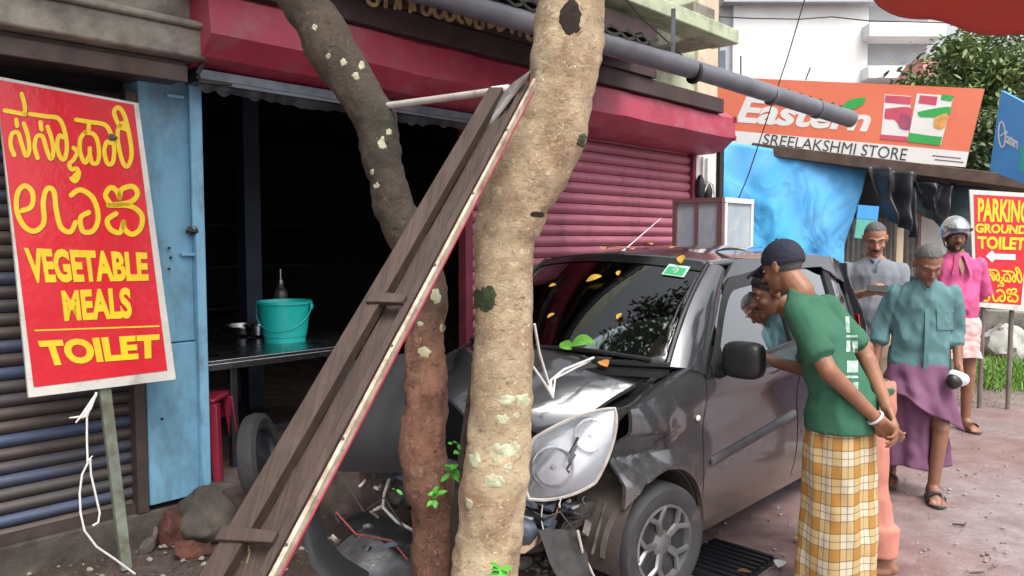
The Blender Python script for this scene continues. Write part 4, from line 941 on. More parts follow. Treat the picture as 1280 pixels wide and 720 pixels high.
# bonnet: buckled, its left rear corner lifted
def hood(a, b):
    t = -1+2*b
    xf = -.50+.17*abs(t)**2.2; xr = .10-.15*(1-t*t); x = xf+(xr-xf)*a
    yl = (.36+.22*a**.8) if t < 0 else (.50+.10*a)
    y = yl*t
    z = .835+.215*a**.75 + .05*(1-t*t)
    z += .05*max(0, 1-abs(a-.40-.25*t)/.22)*smooth(-.35, .1, t)            # cross fold
    if t < -.35: z -= .075*min((-.35-t)/.65, 1)*(1-.45*a)                       # left edge bent down
    z -= .10*math.exp(-((t-.0)/.22)**2)*(1-a)**2                               # pushed in at the tree
    z += .012*noise.noise(V((a*4, t*3, 2)))
    return V((x+.03*math.exp(-(t/.3)**2)*(1-a), y, z))
mb = MB(); mb.grid(hood, 22, 30, V((0, 0, -.018))); mb.build('bonnet', M_paint, car, local=True, sharp=22)
mb = MB(); mb.grid(lambda a, b: V((-.20+.32*a, -.58+1.18*b, .80+.16*a)), 6, 6, V((0, 0, -.01))); mb.build('under_bonnet_shade', M_black, car, local=True)  # black sheet added to stand for the shade beneath the bonnet
# front wings, the left one crumpled
def tri(v, a, m, b): return max(0, min((v-a)/(m-a), (b-v)/(b-m)))
def crumple(q):
    x, z = q.x, q.z
    k = smooth(.20, -.10, x); d = V((0, 0, 0)); zr = .80+.10*max(-x, 0)-.25*max(x, 0)
    d.y += .085*k*tri(z, .585, .70, zr) - .030*k*tri(z, zr-.03, zr+.012, zr+.12)
    d.y += .030*tri(x+(z-.7)*.5, -.02, .05, .14)*tri(z, .55, .72, .92)*-1
    d.y += .018*k*(tri((x*4.3+z*3.1) % 1, 0, .35, 1)-.4)
    d.z += -.02*k*tri(z, .6, .75, .9); d.x += -.025*k
    return d
def fen_top(x): return .925+.135*smooth(-.26, .32, x)-.09*smooth(.28, .345, x)
fl = panel('front_wing', -.235, .335, lambda x: arch(x, FARC, .24)-.0 if x > -.30 else .62, fen_top, M_paint, 36, 26, side=-1, disp=crumple, sharp=24)
panel('front_wing', -.40, .335, lambda x: arch(x, FARC, .24), fen_top, M_paint, 26, 10, side=1)
mb = MB(); mb.grid(lambda a, b: V((-.22+.50*a, -(W(-.22+.5*a, 1.0)-.002)+.12*b, fen_top(-.22+.5*a)-.002-.03*b*b)), 14, 5, V((0, 0, -.012))); mb.build('wing_top', M_paint, car, local=True)
mb = MB(); mb.ell((.275, -(W(.28, .80)+.006), .80), (.020, .008, .015), n=12, m=7); mb.build('side_repeater', mat('white_lens', (.75, .73, .68), bstr=0, rough=.2), car, local=True)
# wheel arch liner
mb = MB(); mb.grid(lambda a, b: V((FARC[0]+.325*math.cos(PI*(a*1.15-.08)), -.70+.38*b, FARC[1]+.325*math.sin(PI*(a*1.15-.08)))), 20, 3, V((0, 0, .01))); mb.build('arch_liner', M_muddy, car, local=True)
mb = MB(); mb.grid(lambda a, b: V((FARC[0]+.335*math.cos(PI*(a*1.0)), -(W(FARC[0]+.335*math.cos(PI*a), .55)-.004)+.028*b+(.03 if math.cos(PI*a) < -.4 else 0), FARC[1]+.335*math.sin(PI*a))), 24, 2, V((0, 0, .008))); mb.build('arch_lip', M_paint, car, local=True)

# ---- wheels
def wheel(x, y, side, steer=0.0, r=.272, detail=True):
    c = V((x, y, r-.012)); ax = V((math.sin(steer), side*math.cos(steer), 0)); 
    w = thing_part('wheel', c)
    mb = MB(); hw = .078
    mb.lathe(c, [(r*.66, -hw*.8), (r*.80, -hw*1.03), (r*.93, -hw), (r*.985, -hw*.72), (r, -hw*.3), (r, hw*.3), (r*.985, hw*.72), (r*.93, hw), (r*.80, hw*1.03), (r*.68, hw*.86), (r*.665, hw*.6)], 56, ax)
    t = mb.build('wheel', M_tyre, car, local=True, sharp=50)
    mb = MB(); mb.lathe(c, [(r*.67, -hw*.5), (r*.685, hw*.80), (r*.66, hw*.84), (r*.63, hw*.62), (r*.60, hw*.30), (.05, hw*.22), (.02, hw*.22)], 48, ax); mb.build('rim', M_black, t, local=True)
    if detail:
        a = ax.orthogonal().normalized() if abs(ax.z) < .9 else V((1, 0, 0)); a = (ZZ-ax*ax.z).normalized(); b = ax.cross(a)
        mb = MB(); mb.lathe(c, [(r*.665, hw*.60), (r*.672, hw*.88), (r*.62, hw*.90), (r*.60, hw*.60)], 48, ax); mb.build('rim_ring', M_rim, t, local=True)
        mb = MB(); mb.lathe(c, [(.062, hw*.3), (.060, hw*.66), (.035, hw*.78), (.004, hw*.80)], 28, ax); mb.build('hub_cap', M_rim, t, local=True)
        for k in range(5):
            f = 2*PI*k/5+.3
            for q in (-1, 1):
                r0, r1, r2 = .045, r*.42, r*.645
                def P(rad, ang, h): return c + (a*math.cos(ang)+b*math.sin(ang))*rad + ax*h
                mb = MB(); mb.tube([P(r0, f+q*.10, hw*.62), P(r1, f+q*.07, hw*.74), P(r2, f+q*.33, hw*.78)], [.014, .013, .015], 6); mb.build('spoke', M_rim, t, local=True)
    return t
def thing_part(n, c): return None
wheel(.03, -.655, -1, R(-9)); wheel(.03, .655, 1, R(-9), detail=False); wheel(2.36, -.655, -1); wheel(2.36, .655, 1, detail=False)

# ---- left headlamp: bowl housing + clear lens
TR, BR, BF, TF = V((-.20, -.645, .955)), V((-.345, -.62, .585)), V((-.55, -.365, .50)), V((-.475, -.320, .785))
def hl(a, b, out):   # a: rear->front , b: bottom->top
    p = BR.lerp(BF, a)*(1-b) + TR.lerp(TF, a)*b
    k = (math.sin(PI*min(max(a, 0), 1))*.7+.3)*(math.sin(PI*b)*.8+.2)
    return p + V((-.62, -.72, .12)).normalized()*(out*k)
def rr_(a, b): # rounded almond outline
    u, v = 2*a-1, 2*b-1
    return .5+.5*u*math.sqrt(1-.30*v*v), .5+.5*v*math.sqrt(1-.30*u*u)
mb = MB(); mb.grid(lambda a, b: hl(*rr_(a, b), .068)+V((.058, .064, -.01))*(min(math.sin(PI*a)*math.sin(PI*b)*1.8, 1)), 22, 18, V((.02, .02, 0))); lamp = mb.build('headlamp', M_lampgrey, car, local=True)
mb = MB(); mb.grid(lambda a, b: hl(*rr_(a, b), .075), 22, 18, V((.004, .004, 0))); mb.build('lens', M_lens, lamp, local=True, sharp=0)
[setattr(p, 'use_smooth', True) for p in bpy.data.objects['lens'].data.polygons]
rim_pts = [rr_(*q) for q in [(i/12, 0) for i in range(12)] + [(1, i/12) for i in range(12)] + [(1-i/12, 1) for i in range(12)] + [(0, 1-i/12) for i in range(13)]]
mb = MB(); mb.tube([hl(a, b, .074) for a, b in rim_pts], .008, 6); mb.build('lamp_rim', M_pvcl, lamp, local=True)
for (a, b, r_) in ((.66, .42, .095), (.27, .68, .075)):
    cc = hl(a, b, .068)+V((.048, .054, -.01)); ax = V((-.66, -.74, .10)).normalized()
    mb = MB(); mb.lathe(cc+ax*.0, [(r_, .010), (r_*.98, .020), (r_*.93, .021), (r_*.80, .010), (r_*.5, .0), (r_*.2, -.006), (.002, -.007)], 28, ax); mb.build('reflector', M_chrome, lamp, local=True)
    mb = MB(); mb.ell(cc+ax*.012, (.013, .013, .013), n=12, m=8); mb.build('bulb', M_chrome, lamp, local=True)
mb = MB()
for i in range(3): mb.tube([hl(.46, .30+.1*i, .03), hl(.50, .36+.1*i, .035), hl(.43, .52+.1*i, .03)], .006, 5)
mb.build('lamp_trim', M_black, lamp, local=True)
# ---- front end wreckage
mb = MB(); mb.box((-.30, .10, .60), (.04, 1.10, .40)); mb.build('front_panel', M_black, car, local=True)
mb = MB(); mb.tube([V((-.50, -.50, .44)), V((-.56, -.2, .445)), V((-.57, .3, .45)), V((-.54, .82, .46))], .034, 4); mb.build('bumper_beam', M_bluesteel, car, local=True)
mb = MB(); mb.tube([V((-.44, -.1, .53)), V((-.47, .3, .54)), V((-.46, .86, .555))], .022, 4); mb.build('upper_crossbar', M_bluesteel, car, local=True)
mb = MB(); mb.box((-.575, .52, .47), (.03, .07, .10)); mb.build('beam_bracket', M_bluesteel, car, local=True, bev=.005)
mb = MB(); mb.box((-.36, .15, .37), (.05, .62, .30)); mb.build('radiator', M_rad, car, local=True, bev=.006)
mb = MB(); mb.lathe(V((-.40, .60, .30)), [(.03, -.07), (.085, -.06), (.09, .02), (.075, .055), (.04, .07), (.035, .11)], 24, V((-.9, -.2, 0))); mb.build('horn', M_engine, car, local=True)
mb = MB(); mb.box((-.43, .34, .30), (.10, .13, .17)); mb.jitter(.01, 14); mb.build('engine_block', M_rad, car, local=True, bev=.008)
mb = MB(); mb.box((-.38, .80, .28), (.10, .14, .24)); mb.build('washer_tank', M_engine, car, local=True, bev=.02)
mb = MB(); mb.tube([V((-.60, .50, .44)), V((-.61, .53, .36)), V((-.62, .53, .29)), V((-.62, .42, .245)), V((-.60, .28, .22)), V((-.56, .2, .23)), V((-.54, .17, .30))], .008, 6); mb.build('hose', M_pvcl, car, local=True)
mb = MB(); mb.tube([V((-.60, .26, .21)), V((-.61, .22, .21)), V((-.61, .21, .27)), V((-.6, .23, .31))], .012, 6); mb.build('pipe_loop', M_pvcl, car, local=True)
mb = MB(); mb.grid(lambda a, b: V((-.62-.22*b, .70-.62*a, .10+.03*math.sin(a*7)+.035*math.sin(a*3+b*4)-.04*b)), 16, 6, V((0, 0, -.006))); mb.jitter(.02, 7); mb.build('torn_undertray', mat('crumpled_silver_sheet', (.24, .25, .27), (.10, .105, .115), 7, .35, .4, bstr=.4, bdist=.02, bscale=14, dirt=(.10, .08, .07), dscale=6, damt=.4), car, local=True)
mb = MB(); mb.grid(lambda a, b: V((-.50-.16*b, .85-.75*a, .17-.03*b)), 10, 4, V((0, 0, -.006))); mb.jitter(.02, 6); mb.build('splash_shield', M_trim, car, local=True)
# right wing bent outwards, black colour stands in for the shade behind the trees
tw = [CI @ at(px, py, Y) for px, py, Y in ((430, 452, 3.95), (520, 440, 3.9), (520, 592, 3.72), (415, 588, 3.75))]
mb = MB(); mb.grid(lambda a, b: (tw[0]*(1-a)+tw[1]*a)*(1-b)+(tw[3]*(1-a)+tw[2]*a)*b + V((-.05*math.sin(PI*b)-.03*abs(((a*2.3+b*1.7) % 1)-.5), .02*math.sin(b*6), 0)), 12, 12, V((.01, .004, 0))); mb.build('shaded_wing', M_black, car, local=True, sharp=20)
# torn bumper skin sweeping down at the right front corner
bp_ = [at(392, 575, 3.35), at(388, 610, 3.2), at(388, 655, 3.05), at(397, 690, 2.95), at(420, 715, 2.88), at(455, 735, 2.82)]
bp_ = [CI @ p for p in bp_]
def bump_skin(a, b):
    i = a*(len(bp_)-1); k = min(int(i), len(bp_)-2); p = bp_[k].lerp(bp_[k+1], i-k)
    wv = V((.16, .13, .05)); return p + wv*(b-.5)*(1-.25*a) + V((-.03, -.03, 0))*math.sin(PI*b)
mb = MB(); mb.grid(bump_skin, 24, 6, V((.012, .0, .008))); mb.build('bumper_skin', M_black, car, local=True, sub=1)
# shards under the lamp
sh1 = [CI @ at(px, py, Y) for px, py, Y in ((672, 662, 3.10), (722, 664, 3.12), (742, 722, 3.02), (700, 735, 2.98))]
mb = MB(); mb.grid(lambda a, b: sh1[0]*(1-a)*(1-b)+sh1[1]*a*(1-b)+sh1[2]*a*b+sh1[3]*(1-a)*b + V((.012*math.sin(PI*a)+.02*noise.noise(V((a*3, b*3, 1))), .012*math.sin(PI*a), .012*noise.noise(V((a*5, b*2, 4)))))  , 12, 10, V((.006, .004, 0))); mb.build('bumper_shard', M_rubber, car, local=True)
mb = MB(); mb.tube([CI @ at(px, py, 3.08) for px, py in ((722, 663), (728, 690), (741, 718), (752, 740))], .006, 6); mb.build('shard_edge', M_pvcl, car, local=True)
mb = MB(); mb.tube([CI @ at(px, py, 3.16) for px, py in ((648, 662), (662, 664), (672, 660))], [.06, .055, .03], 8); mb.build('fog_lamp_pod', M_bluesteel, car, local=True)
mb = MB(); mb.tube([CI @ at(px, py, 3.14) for px, py in ((640, 688), (655, 686), (666, 680), (671, 668))], [.02, .022, .015, .008], 6); mb.build('crash_foam', M_foam, car, local=True)
q_ = [CI @ at(px, py, Y) for px, py, Y in ((700, 664, 3.22), (752, 648, 3.34), (752, 622, 3.36), (722, 630, 3.25))]
mb = MB(); mb.grid(lambda a, b: q_[0]*(1-a)*(1-b)+q_[1]*a*(1-b)+q_[2]*a*b+q_[3]*(1-a)*b + V((-.02*math.sin(PI*b), -.02*math.sin(PI*a), 0)), 8, 6, V((.01, .01, 0))); mb.jitter(.012, 16); mb.build('lamp_bracket', M_engine, car, local=True, sharp=20)
mb = MB(); mb.tube([CI @ at(px, py, 3.2) for px, py in ((757, 628), (748, 660), (740, 692))], .008, 6); mb.build('stay_rod', M_engine, car, local=True)
for i in range(16):
    px, py = random.uniform(655, 718), random.uniform(626, 652); p = CI @ at(px, py, 3.2+random.uniform(-.03, .05))
    mb = MB(); s_ = random.uniform(.014, .032); mb.box(p, (s_*2.2, s_*1.6, s_*.6), V((1, random.uniform(-.6, .6), random.uniform(-.6, .6))).normalized()); mb.jitter(.01, 20, i)
    mb.build('broken_bit', [M_black, M_black, M_trim, M_chrome, M_bluesteel][i % 5], car, local=True, sharp=15)
wr = random.Random(12)
for i in range(34):
    big = i % 3 == 0
    px, py, Y = (wr.uniform(652, 735), wr.uniform(622, 690), wr.uniform(3.14, 3.34)) if i < 22 else (wr.uniform(412, 512), wr.uniform(596, 690), wr.uniform(3.35, 3.6))
    p = CI @ at(px, py, Y); L_ = wr.uniform(.05, .13) if big else wr.uniform(.02, .06); dv = V((wr.uniform(-1, 1), wr.uniform(-1, 1), wr.uniform(-.7, .7))).normalized(); sv = dv.orthogonal().normalized(); ww = L_*wr.uniform(.2, .5)
    mb = MB(); bend = wr.uniform(-.03, .05); n3_ = dv.cross(sv)
    mb.grid(lambda a, b: p + dv*(L_*(a-.5)) + sv*(ww*(b-.5)*(1-.6*a*wr.random()*.6)) + n3_*(bend*math.sin(PI*a)+.006*wr.random()), 4, 2, n3_*.004)
    mb.build('broken_bit', [M_black, M_trim, M_engine, M_paint, M_black, M_pvcl, M_bluesteel][i % 7], car, local=True, sharp=12)
for pts, m_ in ((((655, 632, 3.2), (680, 648, 3.14), (700, 640, 3.16), (716, 662, 3.15), (708, 684, 3.13)), M_wire), (((668, 628, 3.2), (690, 668, 3.16), (722, 650, 3.2), (744, 636, 3.28)), M_wire), (((430, 600, 3.5), (455, 640, 3.42), (480, 622, 3.45), (505, 660, 3.4)), M_wire), (((420, 640, 3.5), (445, 668, 3.4), (490, 676, 3.38), (510, 700, 3.3)), M_redwire), (((700, 630, 3.2), (690, 655, 3.16), (672, 676, 3.12)), M_redwire)):
    mb = MB(); mb.tube([CI @ at(*q) for q in pts], .005, 5); mb.build('loose_wire', m_, car, local=True)
# mirror, wiper, antenna, handle
mir = CI @ at(930, 450, 3.58)
mb = MB(); mb.ell(mir, (.055, .10, .088), n=20, m=14)
for i, p in enumerate(mb.v):
    d = p-mir; f = 1/max((abs(d.x/.055)**4+abs(d.y/.10)**4+abs(d.z/.088)**4)**.25, .2)*1; l = V((d.x/.055, d.y/.10, d.z/.088)).length or 1; mb.v[i] = mir + d*min(f*l/1.0 if l else 1, 1.35)/max(l, .6)
mo = mb.build('door_mirror', M_black, car, local=True, sharp=0); [setattr(p, 'use_smooth', True) for p in mo.data.polygons]
mb = MB(); mb.tube([V((.47, -.72, 1.0)), V((.47, -.76, 1.01)), mir+V((.0, .08, -.03))], [.045, .035, .03], 10); mb.build('mirror_arm', M_black, mo, local=True)
mb = MB(); mb.prism([(.36, belt(.36)+.0), (.54, belt(.54)+.0), (.54, belt(.54)+.12), (.50, belt(.54)+.13)], lambda x, z, t: V((x, -(W(x, z)+t), z)), -.02, .006); mb.build('mirror_base', M_black, car, local=True)
mb = MB(); mb.tube([ws_edge(.03, -.02)+V((-.03, 0, .015)), ws_edge(.05, .35)+V((-.03, 0, .02)), ws_edge(.055, .8)+V((-.025, 0, .02))], .011, 6); mb.tube([ws_edge(.02, -.9)+V((-.03, 0, .02)), ws_edge(.06, -.5)+V((-.03, 0, .02)), ws_edge(.05, .0)+V((-.03, 0, .02))], .010, 6); mb.build('wiper', M_black, car, local=True)
mb = MB(); mb.grid(lambda a, b: ws_edge(0, -1+2*b)+V((-.07+.06*a, 0, -.012-.012*(1-a))), 2, 16, V((0, 0, -.02))); mb.build('cowl', M_black, car, local=True)
a0 = CI @ at(775, 317, 4.32); a1 = CI @ at(826, 273, 4.9)
mb = MB(); mb.tube([a0, a0.lerp(a1, .12), a1], [.012, .005, .003], 6); mb.build('antenna', M_cord, car, local=True)
mb = MB(); mb.ell(a0+V((.02, 0, 0)), (.04, .02, .016), n=12, m=8); mb.build('antenna_base', M_black, car, local=True)
# sticker on the windscreen
def wsq(a, b, da, db, m, n, out=.006):
    mb = MB(); mb.grid(lambda u, v: ws_edge(a+da*u, b+db*v)+V((-out, 0, out)), 2, 2, V((.001, 0, -.001))); return mb.build(n, m, car, local=True)
wsq(.80, -.86, .125, .19, M_sticker, 'sticker'); wsq(.81, -.845, .085, .16, M_stickg, 'sticker_print', .008)
cc = ws_edge(.852, -.765)+V((-.0095, 0, .0095)); nn = V((-.66, 0, .75)).normalized()
mb = MB(); mb.lathe(cc, [(.020, 0), (.020, .001), (.013, .001), (.013, 0)], 20, nn); mb.build('sticker_print', M_sticker, car, local=True)
# interior
mb = MB(); mb.grid(lambda a, b: V((.06+.42*a, (-1+2*b)*.64, .98-.03*math.cos(a*5)-.10*a*a)), 8, 10, V((0, 0, -.25))); mb.build('dashboard', M_dash, car, local=True, bev=.0)
for yy in (-.34, .34):
    mb = MB(); mb.grid(lambda a, b: V((1.18+.16*a+.05*math.cos((2*b-1)*1.5)*-1, yy+(-1+2*b)*.23*(1-.25*a*a), .55+.62*a)), 8, 8, V((.12, 0, 0))); st = mb.build('seat', M_seat, car, local=True)
    mb = MB(); mb.ell((1.38, yy, 1.27), (.055, .13, .085), n=16, m=10); mb.build('headrest', M_seat, st, local=True)
    mb = MB(); mb.box((.98, yy, .50), (.5, .46, .14)); mb.build('seat_cushion', M_seat, st, local=True, bev=.03)
mb = MB(); mb.grid(lambda a, b: V((2.02+.14*a, (-1+2*b)*.58, .5+.58*a)), 6, 8, V((.12, 0, 0))); mb.build('rear_seat', M_seat, car, local=True)
cst = V((.62, .34, .93)); ax = V((-.85, 0, -.5)).normalized(); e1 = V((0, 1, 0)); e2 = ax.cross(e1)
mb = MB(); mb.tube([cst+(e1*math.cos(2*PI*k/24)+e2*math.sin(2*PI*k/24))*.18 for k in range(25)], .015, 8); sw = mb.build('steering_wheel', M_black, car, local=True)
mb = MB(); mb.tube([cst, cst+ax*.25], [.05, .03], 10); mb.build('steering_column', M_black, sw, local=True)
for k in (0, 2.1, 4.2): 
    mb = MB(); mb.tube([cst, cst+(e1*math.cos(k)+e2*math.sin(k))*.17], .014, 6); mb.build('wheel_spoke', M_black, sw, local=True)
mb = MB(); mb.grid(lambda a, b: ws_edge(.80+.07*a, -.08+.2*b)+V((.06, 0, -.02)), 2, 4, V((.02, 0, -.01))); mb.build('inner_mirror', M_black, car, local=True)

# ---- leaves lying on the car, and cords
def leaf(p, n, L, m, label, turn=0.0, cat='leaf', group='fallen leaves on the car', curl=.2):
    n = V(n).normalized(); a = n.orthogonal().normalized(); a = (Quaternion(n, turn) @ a); b = n.cross(a); p = V(p)
    mb = MB()
    def fn(u, v):
        w = math.sin(PI*u)**.8*.30; return p + a*(L*(u-.5)) + b*(L*w*(2*v-1)) + n*(L*curl*((2*v-1)**2*w+ .35*math.sin(PI*u)) + .004)
    mb.grid(fn, 6, 4, n*.0012)
    return tag(mb.build('fallen_leaf', m), label, cat, group)
def onhood(px, py, Y): return at(px, py, Y)
wn_ = CM.to_3x3() @ V((-.6, 0, .8))
leaf(CM @ (ws_edge(.96, -.78)+V((-.02, 0, .02))), wn_, .075, M_leafy, 'round yellow leaf on the windscreen above the green sticker', .4)
leaf(CM @ (ws_edge(.07, -.42)+V((-.035, 0, .035))), wn_, .14, M_leafg, 'bright green leaf lying at the foot of the windscreen', 1.9, curl=.35)
leaf(CM @ (ws_edge(.05, -.30)+V((-.035, 0, .035))), wn_, .10, M_leafg, 'smaller green leaf beside the wiper at the foot of the windscreen', 1.2)
leaf(CM @ (ws_edge(.00, -.62)+V((-.05, 0, .0))), wn_+V((0, 0, 1)), .09, mat('orange_leaf', (.62, .25, .05), bstr=0), 'orange leaf in the gap between bonnet and windscreen', 1.0)
leaf(CM @ (ws_edge(.66, -.12)+V((-.01, 0, .012))), wn_, .09, M_leafy, 'yellow leaf stuck to the middle of the windscreen', 2.2)
leaf(CM @ (ws_edge(.06, .22)+V((-.03, 0, .03))), wn_, .08, M_leafy, 'small yellow leaf on the wiper near the tree trunk', .9)
for a_, b_, lb in ((.35, -.55, 'tiny leaf on the lower windscreen near the driver side'), (.58, .30, 'tiny leaf high on the windscreen near the trunk'), (.30, .05, 'tiny leaf low in the middle of the windscreen'), (.75, -.30, 'tiny leaf high on the windscreen left of the green sticker')):
    leaf(CM @ (ws_edge(a_, b_)+V((-.008, 0, .008))), wn_, .045, M_leafy, lb, a_*9)
for a, b, L, lb in ((.14, .30, .08, 'small yellow leaf on the roof behind the windscreen middle'), (.22, .55, .09, 'yellow leaf on the roof behind the antenna'), (.10, .62, .10, 'yellow leaf on the front roof edge beside the antenna'), (.05, .45, .09, 'yellow leaf on the front roof edge above the windscreen middle'), (.18, .80, .12, 'yellow leaf on the roof at its far front corner'), (.25, .10, .22, 'pale dry leaf on the roof above the driver side window')):
    leaf(CM @ (roof(a, b)+V((0, 0, .008))), (0, 0, 1), L, M_leafy if 'pale' not in lb else M_foam, lb, a*20)
cd = MB(); 
def cordpts(*p): return [at(*q) for q in p]
cd.tube(cordpts((664, 455, 3.0), (680, 478, 3.05), (691, 497, 3.1), (686, 480, 3.1), (674, 440, 3.0), (668, 405, 2.95)), .006, 6)
cd.tube(cordpts((690, 495, 3.1), (688, 476, 3.15), (705, 462, 3.3), (742, 447, 3.5)), .006, 6); cd.tube(cordpts((691, 497, 3.1), (694, 473, 3.15), (715, 462, 3.3), (738, 451, 3.5)), .004, 6)
tag(cd.build('cord', M_cord), 'white cords looped around the trunk and lying on the car bonnet', 'cord')
# ================================================================== GENERAL STORE ACROSS THE LANE
M_coral = mat('coral_sign_print', (.78, .21, .12), (.72, .18, .10), 1.5, .4, bstr=.05)
M_swhite = mat('sign_white_print', (.80, .79, .77), (.74, .73, .71), 2, .4, bstr=0)
M_sdark = mat('dark_slate_print', (.05, .075, .08), (.04, .06, .065), 2, .5, bstr=0)
M_sgreen = mat('sign_green_print', (.05, .42, .10), (.04, .36, .08), 3, .4, bstr=0)
M_spurple = mat('packet_purple_print', (.30, .06, .22), (.42, .10, .12), 12, .4, bstr=0)
M_spink = mat('packet_pink_print', (.62, .10, .16), (.55, .08, .13), 4, .4, bstr=0)
M_spice = mat('packet_yellow_print', (.75, .42, .14), (.62, .25, .08), 14, .4, bstr=0)
M_sblue = mat('blue_sign_print', (.06, .30, .68), (.045, .26, .62), 2, .4, bstr=.04)
M_frame = mat('sign_back_frame', (.20, .17, .15), (.13, .11, .10), 6, .6, .2)
def planesign(pTL, pTR, pBL):
    n = (pTR-pTL).cross(pBL-pTL).normalized(); n = n if n.dot(CP-pTL) > 0 else -n
    return lambda px, py, z=0: onplane(px, py, pTL, n)+n*z, n
def quadmap(fn, q, z):     # q TL TR BR BL in picture px -> fn(a,b)
    return lambda a, b, zz=0: fn(*[(q[3][i]*(1-a)+q[2][i]*a)*(1-b)+(q[0][i]*(1-a)+q[1][i]*a)*b for i in (0, 1)])+zz*0*V((0, 0, 1)) if z is None else fn(*[(q[3][i]*(1-a)+q[2][i]*a)*(1-b)+(q[0][i]*(1-a)+q[1][i]*a)*b for i in (0, 1)], z)
def qsheet(fn, n, q, z0, z1, nm, m, root):
    mb = MB(); g_ = quadmap(fn, q, z1); mb.grid(lambda a, b: g_(a, b), 6, 6, n*(z0-z1)); return mb.build(nm, m, root)
def flat(fn, pts, z, nm, m, root, smooth=0):
    q = spline(pts+[pts[0]], 5)[:-1] if smooth else pts
    mb = MB(); c = V((sum(p[0] for p in q)/len(q), sum(p[1] for p in q)/len(q), 0)); b = 0
    mb.v = [fn(x, y, z) for x, y in q]+[fn(c.x, c.y, z)]; k = len(q); mb.f = [(i, (i+1) % k, k) for i in range(k)]
    return mb.build(nm, m, root, sharp=0)
sf, snn = planesign(at(880, 95, 11.6), at(1230, 112, 10.0), at(880, 180, 11.65))
ss = thing('store_sign', 'wide orange Eastern SREELAKSHMI STORE sign with white band over the blue tarpaulin', 'sign', sf(1060, 200))
qsheet(sf, snn, [(880, 95), (1231, 111), (1207, 209), (880, 181)], -.06, .0, 'sign_box', M_frame, ss)
qsheet(sf, snn, [(880, 95), (1231, 111), (1211, 190), (880, 160)], .001, .004, 'orange_panel', M_coral, ss)
qsheet(sf, snn, [(880, 160), (1211, 190), (1207, 209), (880, 181)], .001, .004, 'white_band', M_swhite, ss)
def word(fn, txt, q, z, bold, nm, m, root, shear=0):
    mb = MB(); g_ = quadmap(fn, q, z); put_text(mb, txt, lambda a, b, zz: g_(a, b), (0, 0, 1, 1), bold, shear=shear); return mb.build(nm, m, root, sharp=0)
word(sf, 'Eastern', [(925, 120), (1087, 135), (1083, 165), (919, 153)], .008, .035, 'lettering', M_swhite, ss, .05)
word(sf, 'SREELAKSHMI STORE', [(956, 167), (1135, 186), (1132, 201), (953, 180)], .008, .0, 'lettering', M_sdark, ss)
word(sf, 'Ph: 9400000000', [(1166, 193), (1204, 197), (1203, 200), (1165, 196)], .008, .0, 'small_print', M_sdark, ss) if False else None
for k in range(2):
    mb = MB(); x0, y0 = (1166, 194.5+0) if k == 0 else (1169, 199.5)
    for i in range(9): stroke(mb, [(x0+4*i, y0+.4*i), (x0+4*i+2.6, y0+.4*i+.25)], 1.3, lambda x, y, z: sf(x, y, .008), 0, 0)
    mb.build('small_print', M_sdark, ss, sharp=0)
flat(sf, [(1052, 136), (1060, 126), (1081, 122), (1079, 130), (1068, 136), (1056, 139)], .012, 'leaf_emblem', M_sgreen, ss, 1)
# two spice packets printed on the sign
flat(sf, [(1106, 118), (1139, 120), (1135, 176), (1101, 172)], .007, 'packet_print', M_swhite, ss); flat(sf, [(1107, 119), (1139, 121), (1138, 131), (1106, 128)], .010, 'packet_print', M_spink, ss)
flat(sf, [(1107, 136), (1136, 134), (1139, 145), (1128, 160), (1118, 150), (1106, 148)], .010, 'packet_print', M_spink, ss, 1); flat(sf, [(1126, 142), (1138, 146), (1136, 162), (1124, 158)], .013, 'packet_print', M_spurple, ss, 1); flat(sf, [(1101, 168), (1135, 171), (1134, 177), (1100, 174)], .010, 'packet_print', M_spink, ss)
flat(sf, [(1146, 117), (1192, 120), (1176, 181), (1135, 176)], .009, 'packet_print', M_swhite, ss); flat(sf, [(1177, 118), (1193, 120), (1189, 127), (1176, 125)], .012, 'packet_print', M_sgreen, ss); flat(sf, [(1150, 119), (1172, 121), (1170, 132), (1148, 129)], .012, 'packet_print', M_spink, ss)
flat(sf, [(1147, 140), (1166, 136), (1188, 134), (1184, 146), (1165, 147), (1150, 146)], .012, 'packet_print', M_sgreen, ss, 1); flat(sf, [(1168, 147), (1184, 142), (1180, 160), (1168, 159)], .014, 'packet_print', M_spice, ss, 1); flat(sf, [(1137, 166), (1165, 170), (1178, 171), (1175, 182), (1134, 177)], .012, 'packet_print', M_sgreen, ss)
# store shed: dark beam roof, posts, back wall
st = thing('store_shed', 'dark shed of the store with a brown timber roof edge below the orange sign', 'shed', at(1080, 440, 11.3))
M_timber = mat('dark_timber', (.11, .07, .055), (.07, .045, .036), 6, .8, bstr=.3)
M_shedin = mat('dark_shed_wall', (.085, .085, .09), (.055, .056, .06), 4, .85, bstr=.2)
b0, b1 = at(940, 192, 11.2), at(1340, 244, 9.2)
mb = MB(); up = V((0, 0, .16)); bk_ = V((.6, 2.2, .05)); mb.hexa([b0, b1, b1+bk_, b0+bk_], [b0+up, b1+up, b1+bk_+up, b0+bk_+up]); mb.build('roof_edge', M_timber, st, bev=.01)
w0, w1 = at(868, 330, 13.0), at(1380, 330, 11.6)
mb = MB(); mb.hexa([V((w0.x, w0.y, -.1)), V((w1.x, w1.y, -.1)), V((w1.x, w1.y+.2, -.1)), V((w0.x, w0.y+.2, -.1))], [V((w0.x, w0.y, 2.9)), V((w1.x, w1.y, 2.5)), V((w1.x, w1.y+.2, 2.5)), V((w0.x, w0.y+.2, 2.9))]); mb.build('back_wall', M_shedin, st)
mb = MB(); p = at(1126, 225, 10.3); mb.box(V((p.x, p.y, 1.25)), (.09, .07, 2.5)); mb.build('post', M_tan, st)
